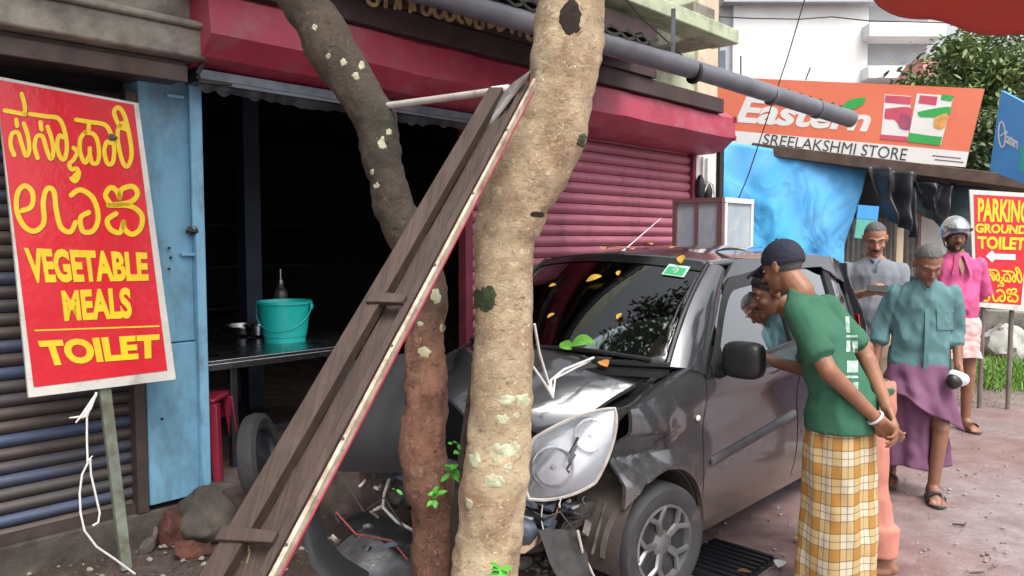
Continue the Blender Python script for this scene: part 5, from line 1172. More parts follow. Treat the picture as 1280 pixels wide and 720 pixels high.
p = at(1192, 225, 10.2); mb = MB(); mb.box(V((p.x, p.y, 1.2)), (.05, .05, 2.4)); mb.build('post', M_timber, st)
# corrugated grey fence behind the man in grey
M_corr = mat('grey_corrugated_sheet', (.30, .285, .27), (.21, .20, .19), 3, .6, .2, dirt=(.15, .11, .08), dscale=3, damt=.4)
e0, e1 = at(1040, 330, 10.9), at(1148, 330, 10.5)
mb = MB(); mb.grid(lambda a, b: V((e0.x+(e1.x-e0.x)*a, e0.y+(e1.y-e0.y)*a+.018*math.sin(a*2*PI*16), -.05+2.0*b)), 128, 3, V((0, .01, 0))); tag(mb.build('sheet_fence', M_corr), 'grey corrugated sheet fence beside the blue tarpaulin behind the man in grey', 'fence')
e0, e1 = at(1150, 300, 10.6), at(1186, 300, 10.55)
lw = thing('pale_panel', 'pale upright panel with a red edge below the black tarpaulin', 'panel', V((e0.x, e0.y, 0)))
zz0 = at(1150, 268, 10.6).z; mb = MB(); mb.box(V(((e0.x+e1.x)/2, e0.y, zz0/2)), (e1.x-e0.x, .04, zz0)); mb.build('panel', M_swhite, lw); mb = MB(); mb.box(V((e0.x-.05, e0.y-.01, zz0/2)), (.05, .05, zz0)); mb.build('red_edge', M_coral, lw)
# ---- blue tarpaulin
def tarp_mat():
    m, nt, p = new_mat('blue_tarpaulin'); co = coords(nt); n1 = noise_f(nt, co, 1.3, 4, .6, .8); n2 = noise_f(nt, coords(nt, 'pos', (3, 1, .6)), 3, 6, .7)
    c = ramp(nt, n1, [(.30, (.05, .38, .62)), (.5, (.09, .35, .68)), (.70, (.14, .41, .72))]).outputs[0]
    c = mixc(nt, nd_mul(nt, ramp(nt, n2, [(.55, (0, 0, 0)), (.75, (1, 1, 1))]).outputs[0], .16), c, (.50, .70, .86))
    nt.links.new(c, p.inputs['Base Color']); p.inputs['Roughness'].default_value = .8; p.inputs['Specular IOR Level'].default_value = .2; n3 = noise_f(nt, coords(nt, 'pos', (1, 1, .8)), 1.1, 2, .5, 1.2); ab = nt.nodes.new('ShaderNodeMath'); ab.operation = 'PINGPONG'; nt.links.new(n3, ab.inputs[0]); ab.inputs[1].default_value = .09; bump(nt, p, ab.outputs[0], .35, .35); return m
TQ = [(872, 172, 11.3), (1086, 203, 10.7), (1050, 345, 10.4), (872, 420, 11.0)]
tq = [at(*q) for q in TQ]
def tarp(a, b):   # b 0 top..1 bottom
    p = (tq[0]*(1-a)+tq[1]*a)*(1-b)+(tq[3]*(1-a)+tq[2]*a)*b
    f = .10*math.sin(a*9+b*3.5)+.05*math.sin(a*23-b*8)+.05*(1-abs(noise.noise(V((a*4+b*3.2, b*.6-a*.8, 9))))*3)+.02*(1-abs(noise.noise(V((a*9+b*6, b*1.2-a*1.5, 2))))*3)+.05*noise.noise(V((a*5, b*4, 0)))
    k = math.exp(-((a-.62+.42*b)/.045)**2)+.7*math.exp(-((a-.70+.40*b)/.03)**2)+.8*math.exp(-((b-.25-1.3*(a-.15)**2)/.05)**2)*(a < .5)
    f += .13*k*(.4+b*.6)
    sag = -.10*math.sin(PI*min(a*2, 1))*math.sin(PI*b*.5)
    return p + V((0, -f*.9*(0.25+b), sag*.6))
mb = MB(); mb.grid(tarp, 90, 50, V((0, .006, 0))); tag(mb.build('blue_tarpaulin', tarp_mat(), sharp=0), 'big creased blue tarpaulin hanging below the orange store sign', 'tarpaulin')
[setattr(p, 'use_smooth', True) for p in bpy.data.objects['blue_tarpaulin'].data.polygons]
# ---- black tarpaulins
M_btarp = mat('black_tarpaulin', (.035, .037, .043), (.022, .023, .028), 3, .45, bstr=.4, bdist=.03, bscale=5)
M_net = mat('dark_green_net', (.045, .075, .085), (.03, .05, .06), 5, .7, bstr=.3)
def hang(q, nm, m, lb, amp, fr, seed, sag=0):
    q = [at(*k) for k in q]; mb = MB()
    mb.grid(lambda a, b: (q[0]*(1-a)+q[1]*a)*(1-b)+(q[3]*(1-a)+q[2]*a)*b + V((0, amp*math.sin(a*fr+b*2+seed)+amp*noise.noise(V((a*4+seed, b*3, 1))), -sag*math.sin(PI*a)*(b if b > 0 else 0)-amp*.5*math.sin(a*fr*.5+1)*b)), 36, 22, V((0, .006, 0)))
    o = mb.build(nm, m, sharp=0); [setattr(p, 'use_smooth', True) for p in o.data.polygons]; tag(o, lb, 'tarpaulin')
hang([(1084, 206, 10.2), (1152, 218, 10.0), (1146, 292, 9.95), (1112, 268, 10.1)], 'black_tarpaulin', M_btarp, 'bunched black tarpaulin hanging right of the blue one', .10, 14, 0, .1)
hang([(1128, 222, 10.4), (1240, 236, 9.8), (1236, 300, 9.8), (1140, 262, 10.3)], 'green_net', M_net, 'dark green net sheet hanging above the pale panel behind the helmeted man', .05, 9, 3)
hang([(1140, 226, 10.1), (1190, 232, 9.9), (1176, 292, 9.9), (1158, 250, 10.1)], 'black_tarpaulin', M_btarp, 'small black tarpaulin fold left of the helmeted man', .07, 11, 5)
bf, bn = planesign(at(1070, 257, 9.9), at(1100, 258, 9.9), at(1068, 296, 9.9))
bb = thing('notice_board', 'small blue and green notice board between blue and black tarpaulins', 'board', bf(1084, 296))
qsheet(bf, bn, [(1073, 256), (1099, 258), (1097, 275), (1071, 273)], -.02, 0, 'blue_panel', M_sblue, bb); qsheet(bf, bn, [(1071, 273.5), (1097, 275.5), (1094, 300), (1068, 297)], -.02, 0, 'green_panel', mat('teal_panel', (.10, .42, .36), bstr=0), bb)
# ---- blue hanging sign at the right edge
uf, un = planesign(at(1251, 113, 8.6), at(1300, 139, 8.0), at(1237, 213, 8.6))
us = thing('blue_sign', 'blue shop sign with white emblem at the right edge above the parking sign', 'sign', uf(1270, 228))
qsheet(uf, un, [(1251, 113), (1345, 163), (1340, 252), (1237, 213)], -.05, 0, 'sign_panel', M_sblue, us)
mb = MB(); stroke(mb, [(1253+4.2*math.cos(a)+(.0), 168+16*math.sin(a)+2*math.cos(a)) for a in [2*PI*k/24 for k in range(25)]], 1.8, lambda x, y, z: uf(x, y, .006), 0, 0); stroke(mb, [(1251, 170), (1256, 166)], 1.6, lambda x, y, z: uf(x, y, .006), 0, 0); mb.build('emblem', M_swhite, us, sharp=0)
word(uf, 'Eastern', [(1258, 163), (1274, 173), (1273, 187), (1257, 178)], .006, .03, 'lettering', M_swhite, us)
qsheet(uf, un, [(1276, 180), (1344, 212), (1342, 236), (1274, 213)], .002, .005, 'teal_panel', mat('teal_print', (.05, .45, .42), bstr=0), us)
# ---- PARKING sign
kf, kn = planesign(at(1213, 239, 7.4), at(1292, 243, 7.3), at(1218, 382, 7.3))
ks = thing('parking_sign', 'red PARKING GROUND TOILET sign with a white arrow behind the helmeted man', 'sign', kf(1250, 386))
qsheet(kf, kn, [(1212, 237), (1293, 242), (1281, 389), (1218, 383)], -.02, 0, 'board', M_signwhite, ks); qsheet(kf, kn, [(1217, 243), (1289, 247), (1276, 381), (1221, 377)], .001, .003, 'print_sheet', M_signred, ks)
word(kf, 'PARKING', [(1222, 247), (1287, 251), (1285, 279), (1222, 277)], .006, .035, 'lettering', M_signyel, ks); word(kf, 'GROUND', [(1219, 279), (1284, 282), (1282, 293), (1219, 291)], .006, .04, 'lettering', M_signyel, ks); word(kf, 'TOILET', [(1221, 295), (1282, 297), (1280, 313), (1222, 311)], .006, .04, 'lettering', M_signyel, ks)
flat(kf, [(1232, 320), (1240, 313), (1240, 317), (1269, 318), (1269, 325), (1240, 324), (1240, 328)], .006, 'arrow', M_swhite, ks)
mb = MB()
def remap(p, src, dst): u = (p[0]-src[0])/(src[2]-src[0]); v = (p[1]-src[1])/(src[3]-src[1]); return (dst[0]+(dst[2]-dst[0])*u, dst[1]+(dst[3]-dst[1])*v)
for pts in KL1: stroke(mb, [remap(p, (5, 120, 165, 228), (1222, 331, 1277, 358)) for p in pts], 2.0, lambda x, y, z: kf(x, y, .006), 0)
for pts in KL2: stroke(mb, [remap(p, (20, 232, 178, 292), (1226, 361, 1272, 377)) for p in pts], 2.3, lambda x, y, z: kf(x, y, .006), 0)
mb.build('lettering', M_signyel, ks, sharp=0)
for px in (1232, 1268):
    q = kf(px, 380, -.05); mb = MB(); mb.cyl(V((q.x, q.y, 0)), V((q.x, q.y, q.z+.3)), .022, 8); mb.build('post', M_frame, ks)
# ---- low wall, sack, weeds, grass
a0, a1 = at(1205, 420, 10.6), at(1420, 420, 9.6)
mb = MB(); zt2 = at(1250, 388, 10.4).z; mb.hexa([V((a0.x, a0.y, -.1)), V((a1.x, a1.y, -.1)), V((a1.x, a1.y+.25, -.1)), V((a0.x, a0.y+.25, -.1))], [V((a0.x, a0.y, zt2)), V((a1.x, a1.y, zt2)), V((a1.x, a1.y+.25, zt2)), V((a0.x, a0.y+.25, zt2))]); tag(mb.build('low_wall', M_conc, bev=.02), 'low grey concrete wall below the parking sign', 'wall')
c = at(1256, 420, 10.1); mb = MB(); mb.ell(V((c.x, c.y, .24)), (.23, .18, .27), n=26, m=16); mb.jitter(.10, 5).jitter(.04, 13).jitter(.012, 30); tag(mb.build('white_sack', mat('dirty_white_sack', (.56, .55, .52), (.40, .39, .36), 7, .85, bstr=.5, dirt=(.22, .2, .17), dscale=6, damt=.4)), 'lumpy white sack standing against the low wall under the parking sign', 'sack')
def blades(mb, n, reg, L, r, zf=None):
    for i in range(n):
        px = r.uniform(reg[0], reg[2]); py = r.uniform(reg[1], reg[3]); p = ground(px, py); 
        p.x += r.uniform(-.08, .08); p.y += r.uniform(-.15, .15); p.z = -.02
        d = V((r.uniform(-.6, .6), r.uniform(-.6, .6), 1)); leafblade(mb, p, d, (r.uniform(-1, 1), r.uniform(-1, 1), .3), L*r.uniform(.5, 1.3), L*.12, .35)
M_grass = mat('lawn_grass', (.16, .30, .04), (.10, .20, .03), 2, .6, dirt=(.28, .30, .09), dscale=3, damt=.35, bstr=0)
r = random.Random(11); mb = MB(); blades(mb, 5200, (1222, 436, 1420, 488), .15, r); tag(mb.build('grass', M_grass, sharp=0, fixn=False), 'bright green grass along the low wall', 'grass', kind='stuff')
mb = MB(); blades(mb, 260, (1150, 488, 1300, 515), .05, r); tag(mb.build('grass_tufts', M_grass, sharp=0, fixn=False), kind='stuff')
for (px, lb) in ((1219, 'dry green weed growing beside the white sack'), (1236, 'leafy weed growing between the white sack and the grass')):
    q = ground(px, 446); w_ = thing('weed', lb, 'plant', q)
    mb = MB(); L_ = MB()
    for k in range(7):
        e = V((r.uniform(-.22, .22), r.uniform(-.2, .2), r.uniform(.3, .62))); mb.tube([q, q+e*.5+V((0, 0, .05)), q+e], [.008, .006, .003], 5)
        for j in range(14): leafblade(L_, q+e*r.uniform(.3, 1), (r.uniform(-1, 1), r.uniform(-1, 1), r.uniform(-.2, .6)), (0, 0, 1), .09, .04)
    mb.build('stem', M_sprout, w_); L_.build('foliage', M_grass, w_, sharp=0)
# ================================================================== BACKGROUND BUILDINGS AND TREES
def bx(mb, px0, px1, y0, y1, Y, dep, up=None):
    p0, p1 = at(px0, 300, Y), at(px1, 300, Y); zt = at(640, y0, Y).z if y0 is not None else up; zb = at(640, y1, Y).z if y1 is not None else -.1
    mb.box(V(((p0.x+p1.x)/2, Y+dep/2, (zt+zb)/2)), (p1.x-p0.x, dep, zt-zb)); return mb
wb = thing('white_building', 'tall plain white building behind the orange store sign', 'building', at(985, 390, 20))
mb = MB(); bx(mb, 912, 1078, -220, None, 20, 6); mb.build('wall', M_white, wb)
mb = MB(); bx(mb, 896, 911.5, -220, None, 20.12, 6); mb.build('shaded_corner', M_greywall, wb); mb = MB(); bx(mb, 900, 1090, -8, 2, 19.7, .5); mb.build('shaded_eaves', M_greywall, wb)  # grey puts the shading of the left edge and eaves into the colour
mb = MB(); bx(mb, 897, 903, 63, 92, 20.0, .1); mb.build('window', mat('dark_blue_glass', (.12, .15, .22), bstr=0, rough=.1), wb)
gb = thing('grey_building', 'grey building with white floor bands right of the white building', 'building', at(1120, 390, 20))
mb = MB(); bx(mb, 1078.5, 1150, -220, None, 20.3, 6); mb.build('wall', M_greywall, gb); mb = MB(); bx(mb, 1150.3, 1164, -220, None, 20.9, 6); mb.build('side_wall', M_greywall, gb)
for y0, y1, xe in ((28, 46, 1174), (82, 98, 1166)): mb = MB(); bx(mb, 1079, xe, y0, y1, 19.6, 2.4); mb.build('floor_band', M_white, gb, bev=.02)
mb = MB(); bx(mb, 1079, 1180, -30, -18, 19.6, 2.4); mb.build('floor_band', M_white, gb)
pr = at(1160, 100, 17.5); mb = MB(); pk = V((pr.x, pr.y, at(1160, 74, 17.5).z))
mb.hexa([pr+V((-.3, -.4, 0)), pr+V((.6, -.4, 0)), pr+V((.6, 1.2, 0)), pr+V((-.3, 1.2, 0))], [pk+V((-.2, -.1, 0)), pk+V((.2, -.1, -.05)), pk+V((.2, .6, 0)), pk+V((-.2, .6, 0))])
tag(mb.build('pink_roof', mat('pink_roof_sheet', (.62, .22, .20), bstr=.1)), 'small pink roof peeking between the grey building and the green tree', 'roof')
M_leafA = mat('garden_leaf', (.20, .27, .10), (.11, .17, .055), 1.2, .5, bstr=0); M_leafB = mat('dark_garden_leaf', (.13, .18, .08), (.08, .12, .05), 1.2, .5, bstr=0)
for (px, py, Y, rad, n, m, lb, sd_) in ((1200, 112, 15.5, (1.15, 1.0, 1.0), 5200, M_leafA, 'leafy pale green tree right of the grey building', 21), (1262, 70, 16.5, (1.5, 1.1, 1.3), 5200, M_leafA, 'big leafy tree at the right edge behind the blue sign', 22), (1222, 190, 14.0, (.75, .7, .9), 3600, M_leafB, 'dark green bushy tree between the orange sign and the blue sign', 23)):
    c = at(px, py, Y); tr_ = thing('tree', lb, 'tree', V((c.x, c.y, 0)))
    mb = MB(); mb.tube([V((c.x, c.y, -.1)), V((c.x+.1, c.y, c.z*.5)), V((c.x, c.y, c.z))], [.13, .10, .06], 10); mb.build('trunk', M_bark2, tr_)
    for k in range(4):
        mb = MB(); mb.tube([V((c.x, c.y, c.z-.6)), V((c.x+rad[0]*.7*math.cos(k*1.6+.3), c.y+.5*math.sin(k*1.6), c.z+.3*(k % 2)))], [.05, .02], 6); mb.build('limb', M_bark2, tr_)
    crown(tr_, c, rad, n, .17, m, sd_, clumps=40)
# far tree line closing the view at the right
mb = MB(); rr2 = random.Random(3)
for i in range(9000):
    p = V((rr2.uniform(2, 40), rr2.uniform(34, 44), 0)); p.z = abs(rr2.gauss(0, 1))*1.8+.2+1.2*noise.noise(V((p.x*.3, 0, 0)))+2.2
    leafblade(mb, p, (rr2.uniform(-1, 1), rr2.uniform(-1, 1), rr2.uniform(-.5, .5)), (0, 0, 1), .8, .45)
tag(mb.build('far_tree_line', M_leafB, sharp=0, fixn=False), 'far green tree line closing the view', 'trees', kind='stuff')
# wires, rods
def wire(nm, pts, r, lb): mb = MB(); mb.tube([at(*p) for p in pts], r, 5); tag(mb.build(nm, M_wire), lb, 'cable')
wire('hanging_cable', [(1008, -8, 8.5), (985, 70, 8.6), (955, 160, 8.8), (935, 220, 8.9), (914, 270, 9.0)], .007, 'thin black cable slanting down in front of the orange sign')
wire('overhead_cable', [(880, 20, 14.5), (940, 23, 14.7), (1000, 24, 15), (1040, 21, 15.2), (1085, 26, 15.4), (1300, 32, 16)], .012, 'thin cable crossing in front of the white building')
wire('roof_rod', [(926, 100, 11.5), (926, 70, 11.5)], .012, 'thin rod standing on the left end of the orange sign'); wire('roof_rod', [(1007, 100, 11.2), (1013, 84, 11.2)], .010, 'short slanted rod standing on the middle of the orange sign')
wire('wall_cable', [(775, -10, 5.9), (800, 20, 6.1), (845, 62, 6.3), (866, 82, 6.5)], .006, 'thin cable across the pale green wall')
# ================================================================== GLASS DISPLAY CABINET behind the car
q = fs(902, 300, .95); zt3 = fs(902, 246, .95)[1]; cu, cd_ = q[0], .95
cb = thing('display_cabinet', 'glass display cabinet with brown and white frame behind the grey car roof', 'cabinet', fac(cu+.3, .65, 0))
M_pane = mat('bright_glass_pane', (.42, .47, .52), (.34, .39, .44), 4, .12, bstr=0, dirt=(.55, .58, .6), dscale=5, damt=.35); M_brownfr = mat('red_brown_frame', (.20, .10, .10), (.15, .075, .075), 6, .45, bstr=.05); M_alu = mat('white_aluminium', (.72, .72, .72), (.62, .62, .62), 6, .4, bstr=0)  # opaque pale pane colour stands in for brightness reflected in the glass
d_in = None
for k in range(60):
    dd = .95-.02*k; p = fac(cu, dd, 1.9)-CP; c_ = 640+FPX*p.x/p.dot(FW)
    if c_ < 842: d_in = dd; break
d_in = d_in if d_in is not None else -.0
d_in = max(d_in, .08); L3 = fs(941, 300, .95)[0]-cu; zb3 = zt3-.62
print('cabinet', cu, d_in, L3, zt3)
fw = .045
for (dA, dB) in ((cd_-fw, cd_), (d_in, d_in+fw), ((cd_+d_in)/2-.015, (cd_+d_in)/2+.015)):
    mb = MB(); mb.fbox(cu, cu+.04, dA, dB, zb3, zt3-fw-.002); mb.build('brown_post', M_brownfr, cb)
for z in (zt3-fw, zb3-.001): mb = MB(); mb.fbox(cu-.002, cu+.042, d_in-.002, cd_+.002, z, z+fw); mb.build('brown_rail', M_brownfr, cb)
for (u0, u1) in ((cu+.05, cu+.05+fw), (cu+L3-fw, cu+L3)): mb = MB(); mb.fbox(u0, u1, cd_-.035, cd_+.003, zb3, zt3-fw-.002); mb.build('white_post', M_alu, cb)
for z in (zt3-fw, zb3-.001): mb = MB(); mb.fbox(cu+.045, cu+L3+.002, cd_-.037, cd_+.005, z, z+fw); mb.build('white_rail', M_alu, cb)
mb = MB(); mb.fbox(cu+.015, cu+.02, d_in+fw, cd_-fw, zb3, zt3-fw); mb.build('glass', M_pane, cb); mb = MB(); mb.fbox(cu+.05+fw, cu+L3-fw, cd_-.02, cd_-.015, zb3+fw, zt3-fw); mb.build('glass', M_pane, cb)
mb = MB(); mb.fbox(cu, cu+L3, d_in, cd_-.002, zb3-.05, zb3-.003); mb.build('base_shelf', M_alu, cb); mb = MB(); mb.fbox(cu+.02, cu+L3-.02, d_in+.02, cd_-.03, .25, zb3-.055); mb.build('stand', M_brownfr, cb)
mb = MB(); mb.fbox(cu+.06, cu+L3-.05, d_in, d_in+.02, zb3, zt3-.02); mb.build('back_pane', M_alu, cb)
# ================================================================== GROUND LITTER
dg_ = thing('drain_grate', 'dark slotted drain grate in the ground beside the front wheel', 'grate', ground(905, 703, .006))
g0_ = ground(905, 703); 
for i in range(9):
    mb = MB(); mb.box(V((g0_.x, g0_.y, .010))+FU*(.05*i-.2), (.34, .022, .022), FO*-1, FU); mb.build('bar', M_darksteel, dg_)
mb = MB(); mb.box(V((g0_.x, g0_.y, -.0)), (.38, .46, .006), FO*-1, FU); mb.build('pit', M_black, dg_)
def gleaf(px, py, L, m, lb, cat='leaf', nm='fallen_leaf', t=0): 
    o = leaf(ground(px, py, .014), (0, 0, 1), L, m, lb, t, cat, None); o.name = nm; return o
gleaf(975, 706, .10, M_swhite, 'scrap of white paper on the wet ground near the plaid lungi', 'paper', 'paper_scrap', .3)
gleaf(996, 674, .05, M_leafy, 'orange leaf on the wet ground beside the plaid lungi', t=1)
gleaf(930, 716, .07, mat('brown_leaf', (.22, .10, .05), bstr=0), 'brown leaf on the wet ground beside the drain grate', t=2)
gleaf(1008, 634, .04, M_foam, 'pale leaf on the wet ground under the car door', t=.5)
for i, (px, py, l_) in enumerate(((1190, 655, .10), (1212, 716, .08))):
    p = ground(px, py, .012); mb = MB(); mb.tube([p, p+V((l_*.5, .02*i-.03, .006)), p+V((l_, .03-.02*i, 0))], [.005, .007, .003], 6); tag(mb.build('twig', M_timber), ['thin dark twig on the wet road below the walking man', 'dark twig lowest on the road near the bottom edge'][i], 'twig', 'twigs on the road')
rnd = random.Random(9); mb = MB()
for i in range(420):
    px = rnd.choice([rnd.uniform(640, 735), rnd.uniform(640, 735), rnd.uniform(300, 640), rnd.uniform(0, 300)]); py = rnd.uniform(665, 760); p = ground(px, py); s_ = rnd.uniform(.006, .022)
    mb.ell(p+V((0, 0, s_*.3)), (s_, s_*rnd.uniform(.6, 1.2), s_*.6), n=6, m=4)
mb.jitter(.006, 40); tag(mb.build('gravel', mat('gravel_stone', (.30, .27, .24), (.17, .15, .13), 12, .9, bstr=.4), sharp=0, fixn=False), kind='stuff')
mb = MB()
for i in range(380):
    px = rnd.uniform(880, 1340); py = rnd.uniform(490, 760); p = ground(px, py); s_ = rnd.uniform(.004, .014)
    mb.ell(p+V((0, 0, s_*.3)), (s_, s_*rnd.uniform(.6, 1.2), s_*.6), n=6, m=4)
tag(mb.build('road_grit', mat('grit_stone', (.36, .32, .31), (.16, .12, .11), 12, .9, bstr=.4), sharp=0, fixn=False), kind='stuff')
for i, (px, py, s_) in enumerate(((668, 690, .05), (690, 705, .04), (655, 708, .045), (705, 715, .035), (648, 680, .03))):
    c = ground(px, py); mb = MB(); mb.ell(V((c.x, c.y, s_*.4)), (s_, s_*.8, s_*.6), n=12, m=8); mb.jitter(.02, 14, i); tag(mb.build('stone', M_conc), ['biggest grey stone at the foot of the pale trunk', 'grey stone in front of the torn black bumper shard', 'grey stone lowest beside the pale trunk', 'small stone nearest the front wheel', 'small stone touching the pale trunk under the foam'][i], 'stone', 'stones at the foot of the trunk')
# ================================================================== PEOPLE
from mathutils.bvhtree import BVHTree
def skin_mat(name, c):
    m, nt, p = new_mat(name); co = coords(nt, 'obj'); n = noise_f(nt, co, 9, 5, .6)
    cc = ramp(nt, n, [(.3, tuple(x*1.18 for x in c)), (.7, tuple(x*.72 for x in c))]).outputs[0]; nt.links.new(cc, p.inputs['Base Color'])
    p.inputs['Roughness'].default_value = .5; p.inputs['Subsurface Weight'].default_value = .06; p.inputs['Subsurface Radius'].default_value = (.01, .004, .002)
    bump(nt, p, noise_f(nt, co, 90, 3), .08, .002); return m
SK1 = skin_mat('brown_skin', (.30, .135, .075)); SK2 = skin_mat('dark_brown_skin', (.25, .115, .07)); SK3 = skin_mat('warm_brown_skin', (.34, .165, .10))
def cloth(name, c1, c2, **k): return mat(name, c1, c2, 4, .85, bstr=.35, bscale=220, bdist=.0015, mode='obj', spec=.25, **k)
M_hairblack = mat('black_hair', (.012, .011, .011), (.02, .018, .017), 60, .6, bstr=.5, bscale=160, mode='obj')
M_hairgrey = mat('grey_hair', (.10, .098, .095), (.065, .063, .062), 18, .75, bstr=.2, bscale=160, mode='obj')
M_eye = mat('eye_white', (.7, .68, .64), bstr=0, rough=.2); M_iris = mat('dark_iris', (.02, .012, .008), bstr=0, rough=.1); M_lip = mat('lip_skin', (.20, .075, .055), bstr=0, rough=.5); M_liptan = M_lip
M_sandal = mat('dark_grey_sandal', (.045, .05, .06), (.03, .033, .04), 12, .6, bstr=.2)

def voxel(mb, vs, smooth=4, fac_=.5):
    """continuous surface around overlapping shapes"""
    me = bpy.data.meshes.new('shape'); me.from_pydata([tuple(p) for p in mb.v], [], mb.f)
    bm = bmesh.new(); bm.from_mesh(me); bmesh.ops.recalc_face_normals(bm, faces=bm.faces); bm.to_mesh(me); bm.free()
    o = bpy.data.objects.new('shape', me); COL.objects.link(o)
    m = o.modifiers.new('r', 'REMESH'); m.mode = 'VOXEL'; m.voxel_size = vs; m.use_smooth_shade = True
    s = o.modifiers.new('s', 'SMOOTH'); s.factor = fac_; s.iterations = smooth
    dg = bpy.context.evaluated_depsgraph_get(); dg.update(); out = bpy.data.meshes.new_from_object(o.evaluated_get(dg))
    bpy.data.objects.remove(o); bpy.data.meshes.remove(me); return out
def attach(me, name, m, root):
    me.name = name; me.materials.clear(); me.materials.append(m); me.shade_smooth()
    o = bpy.data.objects.new(name, me); return link(o, root)
def wrinkle(me, amp, fn=None, sc=6, seed=0):
    amp *= 1.15; zl_ = min(v.co.z for v in me.vertices)
    fn = fn or (lambda p: .12+.88*smooth(zl_+.01, zl_+.12, p.z))
    ns = [v.normal.copy() for v in me.vertices]
    for v, n in zip(me.vertices, ns):
        p = v.co; k = fn(p) if fn else 1.0
        a1 = 1-2.6*abs(noise.noise(V((p.x*sc*1.5+p.z*sc*.45+seed*2, p.y*sc*1.5, p.z*sc*.62-p.x*sc*.25))))
        a2 = 1-2.6*abs(noise.noise(V((p.x*13-p.z*7+seed, p.y*13, p.z*7+p.x*5))))
        h = .75*a1 + .30*a2 - .25 + .5*noise.noise(V((p.x*3+seed, p.y*3, p.z*3)))
        v.co = p + n*(h*amp*k)
    me.update()
def mirr(q): return {k: V((-v.x, v.y, v.z)) for k, v in q.items()}
def ringloft(mb, rows, n=28):
    """rows: (center, half width x, half depth y, tilt) -> closed loft"""
    rings = []
    for c, a, b, t in rows:
        c = V(c); ty = V((0, math.cos(t), math.sin(t)))
        rings.append([c + V((1, 0, 0))*(a*math.copysign(abs(math.cos(2*PI*k/n))**.85, math.cos(2*PI*k/n))) + ty*(b*math.sin(2*PI*k/n)) for k in range(n)])
    return mb.loft(rings)
def sleeve(mb, S_, E_, t, r0, r1, nck):
    S_ = V(S_); E_ = V(E_); e = S_.lerp(E_, t)
    mb.capsule(S_, e, r0, r1); mb.capsule(V(nck).lerp(S_, .35)-V((0, 0, .035)), S_-V((0, 0, .008)), r0*.78, r0*.86)
    d = (e-S_).normalized(); mb.cyl(e-d*.02, e+d*.035, r1*1.02, 20, r1*1.08)
def hand(mb, w, d, pn, side, curl=.35, sc=1.0, spread=.0, thumb=True):
    """w wrist, d finger direction, pn palm normal, side +1/-1 thumb side along d x pn"""
    w = V(w); d = V(d).normalized(); pn = V(pn); pn = (pn-d*pn.dot(d)).normalized(); l = d.cross(pn)*side
    for i in range(4):
        o = (1.5-i)*.0195*sc; k0 = w + l*o*.75; k1 = w + d*(.088-.005*abs(i-1.2))*sc + l*o
        mb.capsule(k0, k1, .015*sc, .0125*sc, 8)
        L = (.074, .082, .076, .060)[i]*sc; a = curl*(1+.12*i); p = k1; f = d
        fd = (d*math.cos(.0) + l*spread*(1.5-i)*.15).normalized()
        for j, (q, r0, r1) in enumerate(((.44, .0095, .0088), (.31, .0088, .008), (.25, .008, .0068))):
            ang = a*(j+.6); f = (fd*math.cos(ang)+pn*math.sin(ang)).normalized(); e = p+f*L*q*1.15
            mb.capsule(p, e, r0*sc, r1*sc, 8); p = e
    if thumb:
        b0 = w+d*.022*sc+l*.022*sc; b1 = w+d*.055*sc+l*.048*sc+pn*.012*sc; b2 = b1+(d*.75+l*.35+pn*.35).normalized()*.032*sc; b3 = b2+(d*.9+pn*.35).normalized()*.026*sc
        mb.capsule(b0, b1, .016*sc, .012*sc, 8); mb.capsule(b1, b2, .011*sc, .0095*sc, 8); mb.capsule(b2, b3, .0095*sc, .0078*sc, 8)
    return mb
def foot(mb, ank, fdir, sc=1.0, toes=True):
    a = V(ank); f = V((fdir[0], fdir[1], 0)).normalized(); l = V((f.y, -f.x, 0))
    heel = V((a.x, a.y, .035))-f*.045*sc
    mb.capsule(a, heel+V((0, 0, .01)), .040*sc, .036*sc, 10); mb.capsule(a+V((0, 0, -.01)), V((a.x, a.y, .032))+f*.10*sc, .040*sc, .028*sc, 10)
    for q in (-.028, 0, .026): mb.capsule(heel+f*.03+l*q*.5, V((a.x, a.y, .024))+f*.125*sc+l*q*1.1, .028*sc, .019*sc, 8)
    for i in range(5):
        o = (-.040+.02*i); mb.capsule(V((a.x, a.y, .019))+f*.125*sc+l*o, V((a.x, a.y, .013))+f*(.165-.006*abs(i-1)**1.4)*sc+l*o*1.08, .0115*sc, .009*sc, 6)
    return mb
